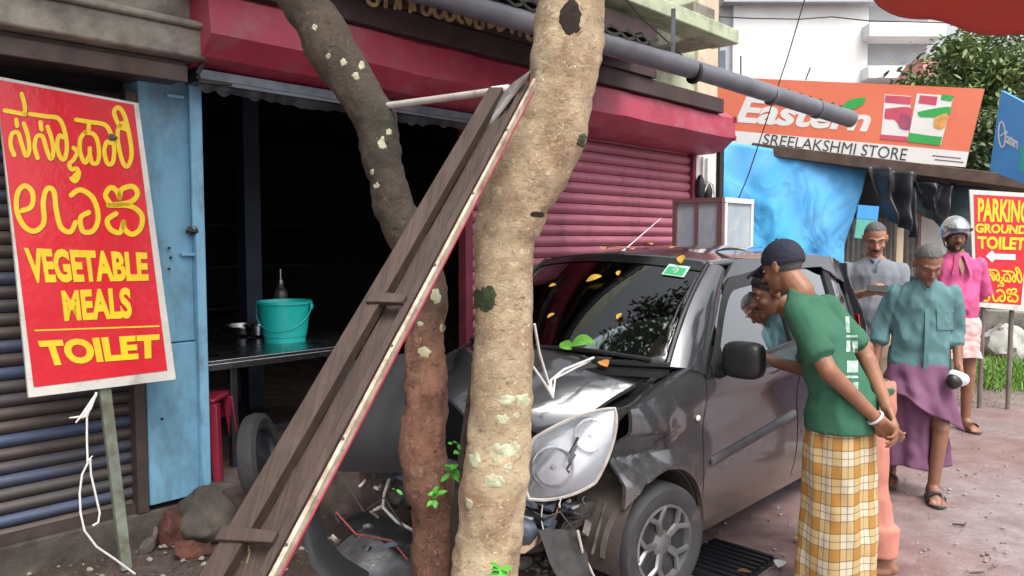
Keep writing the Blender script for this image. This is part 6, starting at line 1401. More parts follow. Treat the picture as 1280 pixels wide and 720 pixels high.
class Head:
    def __init__(s, c, yaw=0, pitch=0, roll=0, sc=1.0):
        s.c = V(c); s.M = (Matrix.Rotation(yaw, 3, 'Z') @ Matrix.Rotation(-pitch, 3, 'X') @ Matrix.Rotation(roll, 3, 'Y')); s.sc = sc
    def P(s, x, y, z): return s.c + s.M @ (V((x, y, z))*s.sc)
    def ell(s, mb, c, r, n=16, m=10): return mb.ell(s.P(*c), tuple(q*s.sc for q in r), s.M, n, m)
    def cap(s, mb, a, b, r0, r1, n=8): return mb.capsule(s.P(*a), s.P(*b), r0*s.sc, r1*s.sc, n)
    def body(s, mb, neck):
        s.ell(mb, (0, -.012, .030), (.074, .094, .088), 20, 12); s.ell(mb, (0, .028, -.030), (.061, .062, .082)); s.ell(mb, (0, .035, -.078), (.047, .048, .036)); s.ell(mb, (0, .020, .015), (.066, .066, .060))
        s.cap(mb, (0, .088, .004), (0, .111, -.030), .0095, .0145); s.cap(mb, (-.012, .100, -.034), (.012, .100, -.034), .010, .010)
        s.cap(mb, (-.042, .070, .024), (-.008, .087, .020), .011, .011); s.cap(mb, (.042, .070, .024), (.008, .087, .020), .011, .011)
        for q in (-1, 1):
            s.ell(mb, (q*.038, .060, -.028), (.022, .022, .020)); s.ell(mb, (q*.079, -.008, -.006), (.009, .019, .032)); s.cap(mb, (q*.078, -.012, .020), (q*.084, -.020, .014), .008, .008)
        s.cap(mb, (-.019, .087, -.058), (.019, .087, -.058), .0085, .0085); s.cap(mb, (-.015, .084, -.070), (.015, .084, -.070), .009, .009); s.ell(mb, (0, .078, -.098), (.022, .018, .016))
        mb.capsule(s.P(0, -.018, -.050), V(neck), .055*s.sc, .062*s.sc, 14)
    def face(s, root, hair, stache=True, beard=None, closed=False):
        for q in (-1, 1):
            if not closed:
                mb = MB(); s.ell(mb, (q*.030, .0765, .004), (.0125, .009, .0075), 12, 8); mb.build('eye', M_eye, root, local=True)
                mb = MB(); s.ell(mb, (q*.029, .0838, .002), (.0055, .003, .0055), 10, 6); mb.build('iris', M_iris, root, local=True)
            mb = MB(); s.cap(mb, (q*.016, .0885, -.000+.0095), (q*.044, .0765, .0085), .0035, .003); mb.build('eyelid', SK2, root, local=True)
            mb = MB(); mb.tube([s.P(q*.010, .0965, .027), s.P(q*.028, .0935, .033), s.P(q*.050, .074, .028)], [.003, .005, .002], 6); mb.build('eyebrow', hair, root, local=True)
        mb = MB(); mb.tube([s.P(-.022, .0905, -.0635), s.P(0, .0975, -.0625), s.P(.022, .0905, -.0635)], [.002, .0045, .002], 6); mb.build('mouth', M_lip, root, local=True)
        if stache:
            mb = MB(); mb.tube([s.P(-.032, .081, -.060), s.P(-.014, .097, -.049), s.P(0, .1005, -.047), s.P(.014, .097, -.049), s.P(.032, .081, -.060)], [.003, .008, .007, .008, .003], 8); mb.build('moustache', hair, root, local=True)
        if beard:
            mb = MB(); s.ell(mb, (0, .040, -.086), (.052, .050, .042)); s.cap(mb, (-.062, .01, -.03), (-.044, .05, -.085), .012, .018); s.cap(mb, (.062, .01, -.03), (.044, .05, -.085), .012, .018)
            attach(voxel(mb, .006, 3), 'beard', beard, root)
    def hair_cap(s, root, m, line=.052, low=-.035, thick=1.055, name='hair', top_bald=0):
        mb = MB(); n, mm = 40, 26; rings = []
        for i in range(mm+1):
            a = PI/2 - (PI*.80)*i/mm
            rg = []
            for k in range(n):
                t = 2*PI*k/n; x, y, z = math.cos(a)*math.cos(t), math.cos(a)*math.sin(t), math.sin(a)
                # limit: forehead line at the front, nape at the back
                zl = low + (line-low)*smooth(-.25, .75, y) + (.012*noise.noise(V((x*6, y*6, 2.2))) + .018*max(0, abs(x)-.35)*(y > .2) if name == 'hair' else 0)
                zz_ = z*.088
                if zz_ + .030 < zl: zz_ = zl-.030; rr = math.sqrt(max(1-(zz_/.088)**2, 0)); l = math.hypot(x, y) or 1; x, y = x/l*rr, y/l*rr
                j = thick + .022*noise.noise(V((x*7, y*7, z*7+s.c.x))) + (.016*noise.noise(V((x*30, y*30, z*16))) if name == 'hair' else 0) - ((.065 if name == 'hair' else .03) if zz_+.030 <= zl+.004 else 0)
                rg.append(s.P(x*.074*j, -.012+y*.094*j, .030+zz_*j))
            rings.append(rg)
        mb.loft(rings, cap=True); return mb.build(name, m, root, local=True, sharp=0)
def uv_grid(mb_name, fn, nu, nv, uvf, m, root, thick=.004):
    mb = MB(); mb.grid(fn, nu, nv); o = mb.build(mb_name, m, root, local=True, sharp=0, fixn=False)
    me = o.data; uv = me.uv_layers.new(name='UVMap'); W_ = nv+1
    for l in me.loops:
        i, j = divmod(l.vertex_index, W_); uv.data[l.index].uv = uvf(i/nu, j/nv)
    [setattr(p, 'use_smooth', True) for p in me.polygons]
    s = o.modifiers.new('thick', 'SOLIDIFY'); s.thickness = thick; s.offset = -1
    return o
def lungi(root, top, bot, hem_z, m, nm, wr, folds, seed, circ=1.5, flare=lambda t, a: 0, lean=V((0, 0, 0))):
    """tube of cloth from waist ring (c,a,b) to hem ring"""
    (c0, a0, b0), (c1, a1, b1) = top, bot; c0 = V(c0); c1 = V(c1)
    def fn(u, v):
        t = 2*PI*u+.6; k = v**.8
        c = c0.lerp(c1, v) + lean*math.sin(PI*v); a = a0+(a1-a0)*k; b = b0+(b1-b0)*k
        hipb = .014*math.sin(PI*min(v*2.2, 1))
        f = folds*(.25+v)*(math.sin(t*5+seed+v*1.6)*.45 + math.sin(t*11+seed*2-v*2.2)*.28 + .9*noise.noise(V((math.cos(t)*2.2, math.sin(t)*2.2, v*1.8+seed)))) + wr*noise.noise(V((math.cos(t)*4, math.sin(t)*4, v*9+seed)))
        f += flare(v, t)
        return V((c.x+math.cos(t)*(a+f+hipb), c.y+math.sin(t)*(b+f+hipb*.5), c.z + (.012*math.sin(t*3+seed)*v)))
    H_ = (c0-c1).length
    return uv_grid(nm, fn, 96, 60, lambda u, v: (u*circ, v*H_), m, root)
def decal_on(objs, root, rows, m, nm, out=.003):
    """flat print: polygons given as picture points, laid on the cloth surface they fall on"""
    bv = []
    for o in objs:
        M_ = MW[o.name]; bv.append(BVHTree.FromPolygons([M_ @ v.co for v in o.data.vertices], [tuple(p.vertices) for p in o.data.polygons]))
    mb = MB(); 
    for (x0, y0, x1, y1, sk) in rows:
        nx, ny = max(int((x1-x0)/3), 1), max(int((y1-y0)/4), 1); b = len(mb.v); ok = True; pts = []
        for i in range(nx+1):
            for j in range(ny+1):
                px = x0+(x1-x0)*i/nx+sk*j/ny; py = y0+(y1-y0)*j/ny; d = ray(px, py).normalized(); best = None
                for t in bv:
                    h = t.ray_cast(CP, d)
                    if h[0] is not None and (best is None or h[3] < best[3]): best = h
                if best is None: ok = False; break
                nrm = best[1] if best[1].dot(d) < 0 else -best[1]; pts.append(best[0]+nrm*out)
            if not ok: break
        if ok:
            mb.v += pts; mb.f += [(b+i*(ny+1)+j, b+(i+1)*(ny+1)+j, b+(i+1)*(ny+1)+j+1, b+i*(ny+1)+j+1) for i in range(nx) for j in range(ny)]
    if mb.v: return mb.build(nm, m, root, sharp=0)

def torso_rows(pel, wst, chs, nck, k=1.0, bel=0, tilt=(0, .1, .25, .4)):
    k = k*.90
    pel, wst, chs, nck = V(pel), V(wst), V(chs), V(nck)
    sh = chs.lerp(nck, .42)
    return [(pel-V((0, 0, .10)), .15*k, .10*k, tilt[0]), (pel, .170*k, .118*k, tilt[0]), (pel.lerp(wst, .5)+V((0, bel*.5, 0)), .163*k, (.118+bel*.5)*k, tilt[1]), (wst+V((0, bel*.6, 0)), .155*k, (.112+bel*.6)*k, tilt[1]), (wst.lerp(chs, .55), .168*k, .118*k, tilt[2]), (chs, .180*k, .120*k, tilt[2]), (sh, .162*k, .100*k, tilt[3]), (chs.lerp(nck, .72), .118*k, .082*k, tilt[3]), (chs.lerp(nck, .90), .098*k, .074*k, tilt[3]), (nck, .062*k, .06*k, tilt[3])]

# ------------------------------------------------------------ plaid lungi cloth
def plaid():
    m, nt, p = new_mat('mustard_plaid_cotton'); uv = nt.nodes.new('ShaderNodeUVMap'); uv.uv_map = 'UVMap'
    sp = nt.nodes.new('ShaderNodeSeparateXYZ'); nt.links.new(uv.outputs[0], sp.inputs[0])
    def frac(sock, per, off):
        a = nt.nodes.new('ShaderNodeMath'); a.operation = 'MULTIPLY_ADD'; nt.links.new(sock, a.inputs[0]); a.inputs[1].default_value = 1/per; a.inputs[2].default_value = off
        b = nt.nodes.new('ShaderNodeMath'); b.operation = 'FRACT'; nt.links.new(a.outputs[0], b.inputs[0]); return b.outputs[0]
    def stripe(f): return ramp(nt, f, [(.0, (1, 1, 1)), (.42, (0, 0, 0))], 'CONSTANT').outputs[0]
    def line(f): 
        r = ramp(nt, f, [(0, (0, 0, 0)), (.405, (1, 1, 1)), (.445, (0, 0, 0)), (.69, (1, 1, 1)), (.72, (0, 0, 0)), (.96, (1, 1, 1))], 'CONSTANT'); return r.outputs[0]
    fx, fy = frac(sp.outputs[0], .128, .1), frac(sp.outputs[1], .120, .05)
    sx_, sy_ = stripe(fx), stripe(fy)
    cream, tan_, must = (.60, .52, .39), (.50, .36, .17), (.40, .20, .05)
    c = mixc(nt, sx_, cream, tan_); c2 = mixc(nt, sx_, tan_, must); c = mixc(nt, sy_, c, c2)
    c = mixc(nt, nd_mul(nt, line(fx), .72), c, (.12, .07, .035)); c = mixc(nt, nd_mul(nt, line(fy), .72), c, (.12, .07, .035))
    nt.links.new(c, p.inputs['Base Color']); p.inputs['Roughness'].default_value = .9; p.inputs['Specular IOR Level'].default_value = .2
    bump(nt, p, noise_f(nt, coords(nt, 'obj'), 300, 2), .3, .001); return m

# ============================================================ (a) man in cap, green T-shirt, plaid lungi
A = thing('person', 'man in navy cap, green T-shirt and mustard plaid lungi leaning to look into the car', 'person', (1.455, 3.40, 0), R(45))
M_tee = cloth('green_tshirt_cotton', (.045, .145, .088), (.035, .115, .07))
pel, wst, chs, nck = (0, -.03, .92), (0, .0, 1.06), (0, .085, 1.25), (0, .165, 1.405)
hdA = Head((0, .255, 1.515), yaw=R(-6), pitch=R(20))
SHL, SHR = V((-.160, .105, 1.325)), V((.160, .105, 1.325)); EL, ER = V((-.215, -.06, 1.085)), V((.22, -.06, 1.09)); WL, WR = V((-.055, -.215, .868)), V((.03, -.225, .90))
mb = MB(); hdA.body(mb, nck); ringloft(mb, torso_rows(pel, wst, chs, nck, .93))
for S_, E_, W_ in ((SHL, EL, WL), (SHR, ER, WR)): mb.capsule(S_, E_, .052, .040); mb.capsule(E_, W_, .041, .026)
hand(mb, WL, (.55, -.42, -.62), (.55, .2, .3), -1, .30, 1.0); hand(mb, WR, (-.25, -.45, -.85), (-.2, .6, .2), 1, .5, 1.0)
for q in (-1, 1): mb.capsule((q*.09, -.02, .88), (q*.10, .0, .47), .085, .058); mb.capsule((q*.10, .0, .47), (q*.10, -.03, .085), .056, .036); foot(mb, (q*.10, -.03, .085), (q*.15, 1))
attach(voxel(mb, .0065), 'body', SK1, A); hdA.face(A, M_hairblack, stache=True)
hdA.hair_cap(A, M_hairgrey, .05, -.055, 1.02)
mb = MB(); ringloft(mb, torso_rows((0, -.035, .94), wst, chs, (0, .155, 1.395), 1.10, .015)[1:-1] + [((0, .155, 1.405), .075, .072, .4)])
sleeve(mb, SHL, EL, .66, .061, .066, nck); sleeve(mb, SHR, ER, .66, .061, .066, nck)
mb.v = [p for p in mb.v]; ringloft(mb, [((0, -.04, .80), .190, .150, 0), ((0, -.04, .84), .184, .146, 0), ((0, -.035, .95), .168, .128, 0)])
me = voxel(mb, .009, 6); wrinkle(me, .010, lambda p: (.45+.8*smooth(1.25, 1.0, p.z))*(.15+.85*smooth(.80, .90, p.z)), 6, 3); ts = attach(me, 't_shirt', M_tee, A)
# cap
M_cap = mat('navy_cap_cloth', (.012, .014, .03), (.018, .02, .04), 9, .8, bstr=.3, bscale=150, mode='obj')
hdA.hair_cap(A, M_cap, .040, -.002, 1.13, 'cap_crown')
mb = MB(); mb.grid(lambda a, b: hdA.P((-1+2*b)*.072*(1-.18*a), .062+.098*a+.03*(1-(2*b-1)**2)*(.3+a*.7), .046-.022*(2*b-1)**2-.030*a), 8, 14, hdA.M @ V((0, 0, -.004))); mb.build('cap_visor', M_cap, A, local=True)
mb = MB(); mb.ell(hdA.P(0, -.012, .132), (.008, .008, .006)); mb.build('cap_button', M_cap, A, local=True)
lungi(A, ((0, -.035, .90), .150, .118), ((0, -.03, .04), .192, .160), .04, plaid(), 'plaid_lungi', .006, .020, 1.3, 1.40)
mb = MB(); ax = (WL-EL).normalized(); mb.tube([WL-ax*.02+(ax.orthogonal().normalized()*math.cos(k)+ax.cross(ax.orthogonal().normalized())*math.sin(k))*.034 for k in [2*PI*i/20 for i in range(21)]], .006, 6); mb.build('bracelet', M_alu, A, local=True)
rows = [(1066, 378, 1072, 386, 1), (1070, 390, 1084, 393, 0), (1071, 396, 1076, 416, 1), (1079, 396, 1085, 416, 1), (1072, 419, 1087, 422, 0), (1072, 426, 1077, 440, 0), (1080, 426, 1087, 440, 0), (1072, 444, 1087, 447, 0), (1073, 451, 1087, 466, 0), (1071, 470, 1087, 473, 0), (1073, 478, 1078, 488, 0), (1081, 478, 1087, 488, 0), (1070, 492, 1087, 496, 0)]
rows = [(a_-15, b_, c_-15, d_, e_) for a_, b_, c_, d_, e_ in rows]
decal_on([ts], A, rows, mat('white_shirt_print', (.50, .58, .53), (.16, .26, .21), 30, .8, bstr=0), 'back_print')

# ============================================================ (b) man behind him bending to the window
B = thing('person', 'bare-headed man in salmon trousers bending to the car window behind the capped man', 'person', (1.80, 3.72, 0), R(74))
pel, wst, chs, nck = (0, .03, .90), (0, .12, 1.03), (0, .29, 1.19), (0, .41, 1.305)
hdB = Head((0, .505, 1.375), yaw=R(14), pitch=R(22))
SHL, SHR = V((-.160, .315, 1.272)), V((.160, .315, 1.272)); EL, ER = V((-.215, .33, 1.02)), V((.20, .02, 1.08)); WL, WR = V((-.10, .48, 1.03)), V((.12, .03, .82))
mb = MB(); hdB.body(mb, nck); ringloft(mb, torso_rows(pel, wst, chs, nck, .93, 0, (.1, .4, .7, .9)))
for S_, E_, W_ in ((SHL, EL, WL), (SHR, ER, WR)): mb.capsule(S_, E_, .050, .040); mb.capsule(E_, W_, .041, .026)
hand(mb, WL, (.1, .75, .45), (.2, .4, -.8), -1, .35); hand(mb, WR, (-.1, .1, -1), (-.6, .2, 0), 1, .35)
for q in (-1, 1): mb.capsule((q*.09, .04, .86), (q*.10, .04, .46), .085, .058); mb.capsule((q*.10, .04, .46), (q*.10, -.03, .085), .054, .036); foot(mb, (q*.10, -.03, .085), (q*.15, 1))
attach(voxel(mb, .0065), 'body', SK2, B); hdB.face(B, M_hairblack, True); hdB.hair_cap(B, M_hairblack, .066, -.035, 1.06)
M_tee2 = cloth('dark_green_shirt_cotton', (.05, .125, .085), (.035, .095, .065))
mb = MB(); ringloft(mb, torso_rows((0, .03, .93), wst, chs, (0, .40, 1.295), 1.10, .01, (.1, .4, .7, .9))[1:-1])
sleeve(mb, SHL, EL, .7, .060, .064, nck); sleeve(mb, SHR, ER, .7, .060, .064, nck); ringloft(mb, [((0, .03, .84), .166, .118, 0), ((0, .04, .95), .160, .118, .1)])
me = voxel(mb, .009, 6); wrinkle(me, .010, None, 7, 8); attach(me, 'shirt', M_tee2, B)
M_salmon = cloth('salmon_trouser_cloth', (.52, .22, .17), (.44, .18, .135))
mb = MB(); ringloft(mb, [((0, .03, .95), .155, .112, 0), ((0, .03, .82), .162, .12, 0), ((0, .03, .74), .14, .10, 0)])
for q in (-1, 1): mb.capsule((q*.080, .03, .84), (q*.095, .035, .46), .092, .080); mb.capsule((q*.095, .035, .46), (q*.10, -.02, .19), .080, .076); ringloft(mb, [((q*.105, -.022, .115), .080, .078, 0), ((q*.105, -.022, .26), .082, .08, 0)])
me = voxel(mb, .009, 4); wrinkle(me, .007, None, 6, 4); attach(me, 'trousers', M_salmon, B)

# ============================================================ (c) man in grey polo with phone
C_ = thing('person', 'man in grey polo shirt looking down at a phone held in both hands', 'person', (2.72, 5.72, 0), R(163))
k = 1.055
def S3(x, y, z): return V((x*k, y*k, z*k))
pel, wst, chs, nck = S3(0, 0, .93), S3(0, .0, 1.06), S3(0, .0, 1.28), S3(0, .0, 1.435)
hdC = Head(S3(0, .045, 1.565), pitch=R(24), sc=1.03)
SHL, SHR = S3(-.168, .0, 1.338), S3(.168, .0, 1.338); EL, ER = S3(-.225, .03, 1.12), S3(.225, .03, 1.12); WL, WR = S3(-.085, .235, 1.19), S3(.10, .235, 1.185)
mb = MB(); hdC.body(mb, nck); ringloft(mb, torso_rows(pel, wst, chs, nck, .95*k))
for S_, E_, W_ in ((SHL, EL, WL), (SHR, ER, WR)): mb.capsule(S_, E_, .052, .042); mb.capsule(E_, W_, .042, .028)
hand(mb, WL, (.75, .35, .15), (.2, -.5, .8), 1, .5); hand(mb, WR, (-.75, .35, .2), (-.2, -.5, .8), -1, .5)
for q in (-1, 1): mb.capsule(S3(q*.09, 0, .88), S3(q*.11, .02, .47), .085, .058); mb.capsule(S3(q*.11, .02, .47), S3(q*.12, -.02, .085), .056, .036); foot(mb, (q*.125, -.02, .085), (q*.2, 1))
attach(voxel(mb, .0075), 'body', SK3, C_); hdC.face(C_, M_hairblack, True, closed=True); hdC.hair_cap(C_, M_hairgrey, .082, -.02, 1.032)
M_polo = cloth('grey_polo_cotton', (.20, .215, .245), (.165, .18, .205))
mb = MB(); ringloft(mb, torso_rows(S3(0, 0, .92), wst, chs, S3(0, .0, 1.42), 1.13*k, .03)[1:-1]); sleeve(mb, SHL, EL, .78, .064, .068, nck); sleeve(mb, SHR, ER, .78, .064, .068, nck); ringloft(mb, [(S3(0, 0, .80), .182, .135, 0), (S3(0, 0, .95), .178, .135, 0)])
me = voxel(mb, .010, 6); wrinkle(me, .011, None, 6, 5); po = attach(me, 'polo_shirt', M_polo, C_)
mb = MB()
for q in (-1, 1): mb.grid(lambda a, b: S3(q*(.012+.062*a), .075-.095*a*a-.018*b+.03*(1-a), 1.405+.035*a-.045*b*(1-.2*a)), 8, 3, V((0, .004, .004)))
mb.build('collar', M_polo, C_, local=True); mb = MB(); mb.grid(lambda a, b: S3(-.008+.016*b, .125-.045*(1-a)**2+.0, 1.27+.12*a), 6, 2, V((0, .006, 0))); mb.build('placket', M_polo, C_, local=True)
mb = MB(); ringloft(mb, [(S3(0, 0, .95), .175, .125, 0), (S3(0, 0, .84), .186, .135, 0), (S3(0, 0, .76), .16, .11, 0)])
for q in (-1, 1): mb.capsule(S3(q*.09, 0, .84), S3(q*.11, .02, .47), .105, .082); mb.capsule(S3(q*.11, .02, .47), S3(q*.12, -.015, .09), .082, .070)
me = voxel(mb, .010, 4); wrinkle(me, .012, None, 6, 9); attach(me, 'trousers', cloth('beige_trouser_cloth', (.55, .44, .32), (.47, .37, .27)), C_)
ph = S3(.01, .315, 1.215); M3 = Matrix.Rotation(R(-35), 3, 'X')
mb = MB(); mb.box(ph+V((0, .0, .012)), (.15, .072, .009), M3 @ V((1, 0, 0)), M3 @ V((0, 1, 0))); tag(mb.build('mobile_phone', M_black, C_, local=True, bev=.004), None)
ph_o = bpy.data.objects['mobile_phone']; ph_o.parent = None; ph_o.matrix_world = MW[C_.name]; MW['mobile_phone'] = MW[C_.name].copy(); tag(ph_o, 'dark mobile phone held by the man in the grey polo', 'phone')

# ============================================================ (d) grey-haired man in teal shirt and purple lungi walking
D = thing('person', 'grey-haired man in teal shirt and folded purple lungi walking with his head bowed', 'person', (2.62, 4.86, 0), R(166))
pel, wst, chs, nck = (0, 0, .90), (0, .01, 1.03), (0, .035, 1.24), (0, .075, 1.395)
hdD = Head((0, .145, 1.495), yaw=R(5), pitch=R(33))
SHL, SHR = V((-.160, .045, 1.300)), V((.160, .045, 1.300)); EL, ER = V((-.212, .01, 1.07)), V((.225, -.02, 1.08)); WL, WR = V((-.20, .11, .85)), V((.265, .05, .84))
mb = MB(); hdD.body(mb, nck); ringloft(mb, torso_rows(pel, wst, chs, nck, .90))
for S_, E_, W_ in ((SHL, EL, WL), (SHR, ER, WR)): mb.capsule(S_, E_, .046, .036); mb.capsule(E_, W_, .037, .025)
hand(mb, WL, (.15, .45, -.85), (.75, .3, .1), -1, .65); hand(mb, WR, (0, .2, -1), (-.8, .2, 0), 1, .35)
AL, AR = V((-.075, .13, .085)), V((.10, -.20, .085)); KL, KR = V((-.105, .14, .46)), V((.095, .0, .46))
mb.capsule((-.085, .02, .86), KL, .08, .052); mb.capsule(KL, AL, .050, .034); foot(mb, AL, (.05, 1)); mb.capsule((.085, .0, .86), KR, .08, .052); mb.capsule(KR, AR, .050, .034); foot(mb, AR, (.2, 1))
attach(voxel(mb, .007), 'body', SK2, D); hdD.face(D, M_hairgrey, False, closed=True); hdD.hair_cap(D, M_hairgrey, .076, -.022, 1.035)
M_teal = cloth('teal_shirt_cotton', (.115, .225, .235), (.09, .185, .195))
mb = MB(); ringloft(mb, torso_rows((0, 0, .90), wst, chs, (0, .07, 1.385), 1.14, .02)[1:-1])
for S_, E_, W_ in ((SHL, EL, WL), (SHR, ER, WR)): sleeve(mb, S_, E_, .97, .060, .054, nck); mb.capsule(E_, E_.lerp(W_, .30), .054, .053); mb.cyl(E_.lerp(W_, .2), E_.lerp(W_, .42), .054, 18)
ringloft(mb, [((0, .005, .765), .184, .136, 0), ((0, .005, .80), .182, .136, 0), ((0, .0, .95), .172, .132, 0)])
me = voxel(mb, .009, 5); wrinkle(me, .014, None, 6.5, 2); ts = attach(me, 'shirt', M_teal, D)
mb = MB()
for q in (-1, 1): mb.grid(lambda a, b: V((q*(.010+.068*a), .155-.105*a*a-.012*b, 1.375+.038*a-.06*b*(1-.3*a))), 8, 3, V((0, .005, .004)))
mb.build('collar', M_teal, D, local=True)
mb = MB(); mb.grid(lambda a, b: V((-.012+.024*b, .150+.022*math.sin(PI*a)-.02*a, .80+.50*a)), 14, 2, V((0, .008, 0))); mb.build('placket', M_teal, D, local=True)
decal_on([ts], D, [(1170, 385, 1193, 412, 1)], M_teal, 'pocket', .007)
M_purple = cloth('purple_lungi_cotton', (.185, .085, .15), (.145, .062, .115))
lg = lungi(D, ((0, .0, .89), .155, .125), ((.025, -.03, .19), .178, .172), .2, M_purple, 'lungi', .010, .030, 4.2, 1.5, flare=lambda v, t: .020*math.exp(-((((t-.6) % (2*PI))-2.6)/.5)**2)*v)
# the front fold tucked up
def fold(u, v):
    t = R(5)+R(190)*u; L_ = .17+.24*smooth(.05, .9, u)-.07*smooth(.9, 1, u); fl = .015*math.sin(u*14+v*3)+.010*math.sin(u*31-v*4)+.02*noise.noise(V((u*6, v*3, 2)))
    a, b = .176+.050*v+fl*(.3+v), .148+.070*v+fl*(.3+v); z = .86-L_*v - .012*math.sin(u*17)*v
    return V((math.cos(t)*a-.01*v, math.sin(t)*b+.02*v, z))
uv_grid('lungi_fold', fold, 70, 20, lambda u, v: (u, v), M_purple, D)
def sandal(root, ank, fdir, m, M_=None):
    a = V(ank); f = V((fdir[0], fdir[1], 0)).normalized(); l = V((f.y, -f.x, 0))
    o = [(-.085, .0), (-.075, .034), (0, .036), (.09, .047), (.15, .040), (.185, .0), (.15, -.042), (.09, -.046), (0, -.036), (-.075, -.034)]
    mb = MB(); mb.prism(spline([(x, y) for x, y in o]+[o[0]], 4)[:-1], lambda x, y, z: V((a.x, a.y, 0))+f*x+l*y+V((0, 0, z)), .002, .016); s_ = mb.build('sandal', m, root, local=True)
    mb = MB(); mb.grid(lambda u, v: V((a.x, a.y, 0))+f*(.055+.05*v)+l*(.054*math.cos(PI*u))+V((0, 0, .012+.062*math.sin(PI*u)**.8)), 12, 3, V((0, 0, .004))); mb.build('strap', m, s_, local=True)
sandal(D, AL, (.05, 1), M_sandal); sandal(D, AR, (.2, 1), M_sandal)
pv = MW[D.name] @ V((-.175, .185, .79)); pu = thing('pouch', 'small white and black pouch in the hand of the man in the teal shirt', 'pouch', pv)
mb = MB(); mb.ell(pv, (.070, .040, .048), Matrix.Rotation(R(25), 3, 'Y'), n=20, m=12); mb.jitter(.022, 9); mb.build('white_side', M_swhite, pu)
mb = MB(); mb.ell(pv+V((-.030, -.014, -.015)), (.046, .042, .046), n=20, m=12); mb.jitter(.01, 14, 3); mb.build('black_end', M_black, pu)

# ============================================================ (e) helmeted man in pink shirt
E = thing('person', 'bearded man in pink shirt and silver helmet standing before the parking sign', 'person', (3.80, 6.52, 0), R(172))
k = 1.07
pel, wst, chs, nck = S3(0, 0, .93), S3(0, .0, 1.06), S3(0, .0, 1.28), S3(0, .0, 1.435)
hdE = Head(S3(0.02, .035, 1.575), pitch=R(12), yaw=R(-4), sc=1.05)
SHL, SHR = S3(-.170, .0, 1.338), S3(.170, .0, 1.338); EL, ER = S3(-.245, -.06, 1.12), S3(.245, -.06, 1.12); WL, WR = S3(-.12, -.16, .98), S3(.12, -.16, .98)
mb = MB(); hdE.body(mb, nck); ringloft(mb, torso_rows(pel, wst, chs, nck, .98*k))
for S_, E_, W_ in ((SHL, EL, WL), (SHR, ER, WR)): mb.capsule(S_, E_, .054, .044); mb.capsule(E_, W_, .044, .030)
hand(mb, WL, (.7, -.2, -.4), (.1, -.8, 0), 1, .5); hand(mb, WR, (-.7, -.2, -.4), (-.1, -.8, 0), -1, .5)
for q in (-1, 1): mb.capsule(S3(q*.09, 0, .88), S3(q*.12, .02, .47), .09, .06); mb.capsule(S3(q*.12, .02, .47), S3(q*.13, -.02, .085), .058, .038); foot(mb, S3(q*.13, -.02, .08), (q*.25, 1)); sandal(E, S3(q*.13, -.02, .08), (q*.25, 1), mat('brown_sandal', (.16, .07, .045), bstr=.2) if q < 0 else M_sandal)
attach(voxel(mb, .008), 'body', SK2, E); hdE.face(E, M_hairblack, True, M_hairblack)
M_pink = cloth('pink_shirt_cotton', (.56, .10, .25), (.48, .08, .205))
mb = MB(); ringloft(mb, torso_rows(S3(0, 0, .92), wst, chs, S3(0, -.01, 1.415), 1.15*k, .03)[1:-1])
for S_, E_, W_ in ((SHL, EL, WL), (SHR, ER, WR)): sleeve(mb, S_, E_, .95, .067, .060, nck); mb.capsule(E_, E_.lerp(W_, .3), .058, .056)
ringloft(mb, [(S3(0, 0, .78), .185, .14, 0), (S3(0, 0, .95), .178, .138, 0)])
me = voxel(mb, .010, 5); wrinkle(me, .014, None, 6, 7)
ps = attach(me, 'shirt', M_pink, E)
mb = MB(); ax = V((0, 1, 0)); mb.grid(lambda a, b: S3((-.5+a)*.085*(1-b)+.0, .128-.052*(1-b)**1.5-.25*((a-.5)*.085*(1-b))**2/.085+.012, 1.40-.15*b), 8, 8, V((0, .004, 0))); mb.build('open_neck', SK2, E, local=True)
mb = MB()
for q in (-1, 1): mb.grid(lambda a, b: S3(q*(.010+.040*(1-a)+.028*b), .155-.055*(1-a)**0*(a**1.5)-.02*b, 1.26+.165*a+.0*b), 8, 3, V((0, .005, 0)))
mb.build('collar', M_pink, E, local=True)
lungi(E, (tuple(S3(0, 0, .92)), .19, .15), (tuple(S3(0, .0, .60)), .235, .19), .5, cloth('pale_pink_mundu_cloth', (.62, .40, .38), (.55, .34, .33)), 'folded_mundu', .01, .02, 2.2)
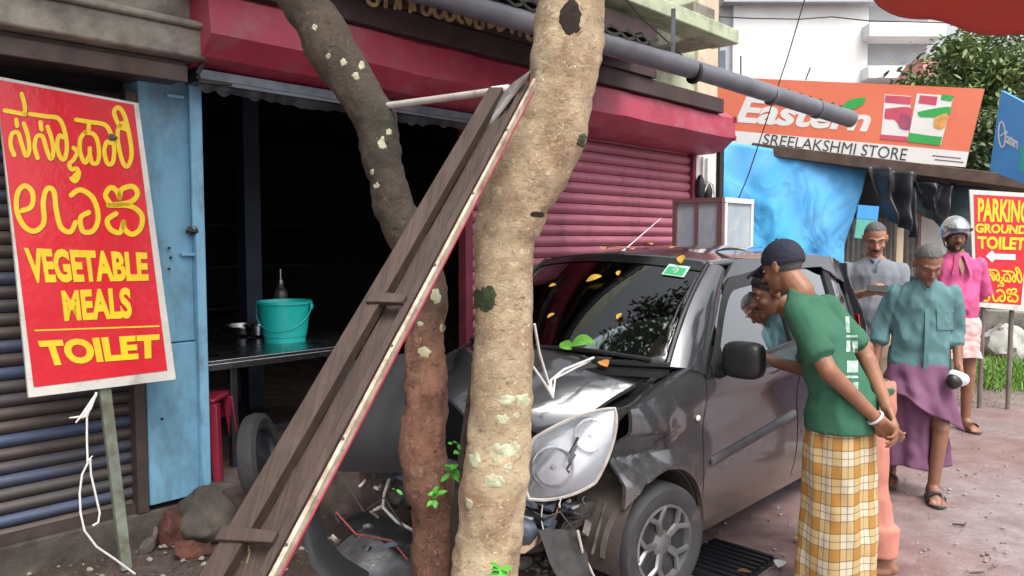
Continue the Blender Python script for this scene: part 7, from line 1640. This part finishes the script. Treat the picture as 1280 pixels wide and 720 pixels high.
# helmet
M_helm = mat('silver_helmet_shell', (.42, .44, .46), (.34, .36, .38), 4, .16, .6, bstr=0, coat=.8, mode='obj')
hdE.hair_cap(E, M_helm, .048, -.045, 1.42, 'helmet_shell'); hdE.hair_cap(E, M_black, .040, -.055, 1.33, 'helmet_lining')
mb = MB(); mb.grid(lambda a, b: hdE.P((-1+2*b)*.098, .060+.075*math.sqrt(max(1-(2*b-1)**2*.9, 0))+.006, .052+.045*a-.02*(a*a)), 5, 16, hdE.M @ V((0, .003, .002))); mb.build('helmet_visor', glass_mat('clear_visor', (.6, .65, .68), 1.5, .02, 1.5), E, local=True)
mb = MB(); mb.tube([hdE.P(-.092, .0, -.02), hdE.P(-.075, .02, -.085), hdE.P(-.03, .045, -.122), hdE.P(.03, .045, -.122), hdE.P(.075, .02, -.085), hdE.P(.092, 0, -.02)], .006, 6); mb.build('chin_strap', M_black, E, local=True)

# ============================================================ added red cloth on poles, stands in for a red blur near the lens
M_redcloth, nt_, p_ = new_mat('red_stand_in_cloth'); p_.inputs['Base Color'].default_value = (.46, .085, .065, 1); p_.inputs['Roughness'].default_value = .8
tl_ = nt_.nodes.new('ShaderNodeBsdfTranslucent'); tl_.inputs[0].default_value = (.55, .12, .09, 1); mxs = nt_.nodes.new('ShaderNodeMixShader'); mxs.inputs[0].default_value = .45
ou_ = [n for n in nt_.nodes if n.type == 'OUTPUT_MATERIAL'][0]; nt_.links.new(p_.outputs[0], mxs.inputs[1]); nt_.links.new(tl_.outputs[0], mxs.inputs[2]); nt_.links.new(mxs.outputs[0], ou_.inputs[0])
ek = [at(1072, -14, 2.7), at(1100, 6, 2.68), at(1150, 24, 2.62), at(1210, 35, 2.55), at(1290, 43, 2.45), at(1420, 52, 2.25), at(1620, 60, 2.0)]
def aw(a, b):
    t = a*(len(ek)-1); k = min(int(t), len(ek)-2); q = ek[k].lerp(ek[k+1], t-k)
    return q + V((.55, -1.1, .42))*b + V((0, 0, -.05*math.sin(PI*b)+.012*math.sin(a*20)*(1-b)))
redcloth = thing('red_stand_in', 'made-up red cloth standing in for the red blur at the top right corner of the view', 'red_stand_in', V((3.0, 1.2, 0)))
mb = MB(); mb.grid(aw, 48, 12, V((0, 0, .004))); mb.build('stand_in_cloth', M_redcloth, redcloth, sharp=0)
mb = MB(); mb.tube([aw(i/24, 0) for i in range(25)], .006, 6); mb.build('hem', M_redcloth, redcloth)
for a_, b_ in ((1, 0), (1, 1), (.3, 1)):
    q = aw(a_, b_); mb = MB(); mb.cyl(V((q.x, q.y, 0)), q, .02, 10); mb.build('pole', M_steel, redcloth)
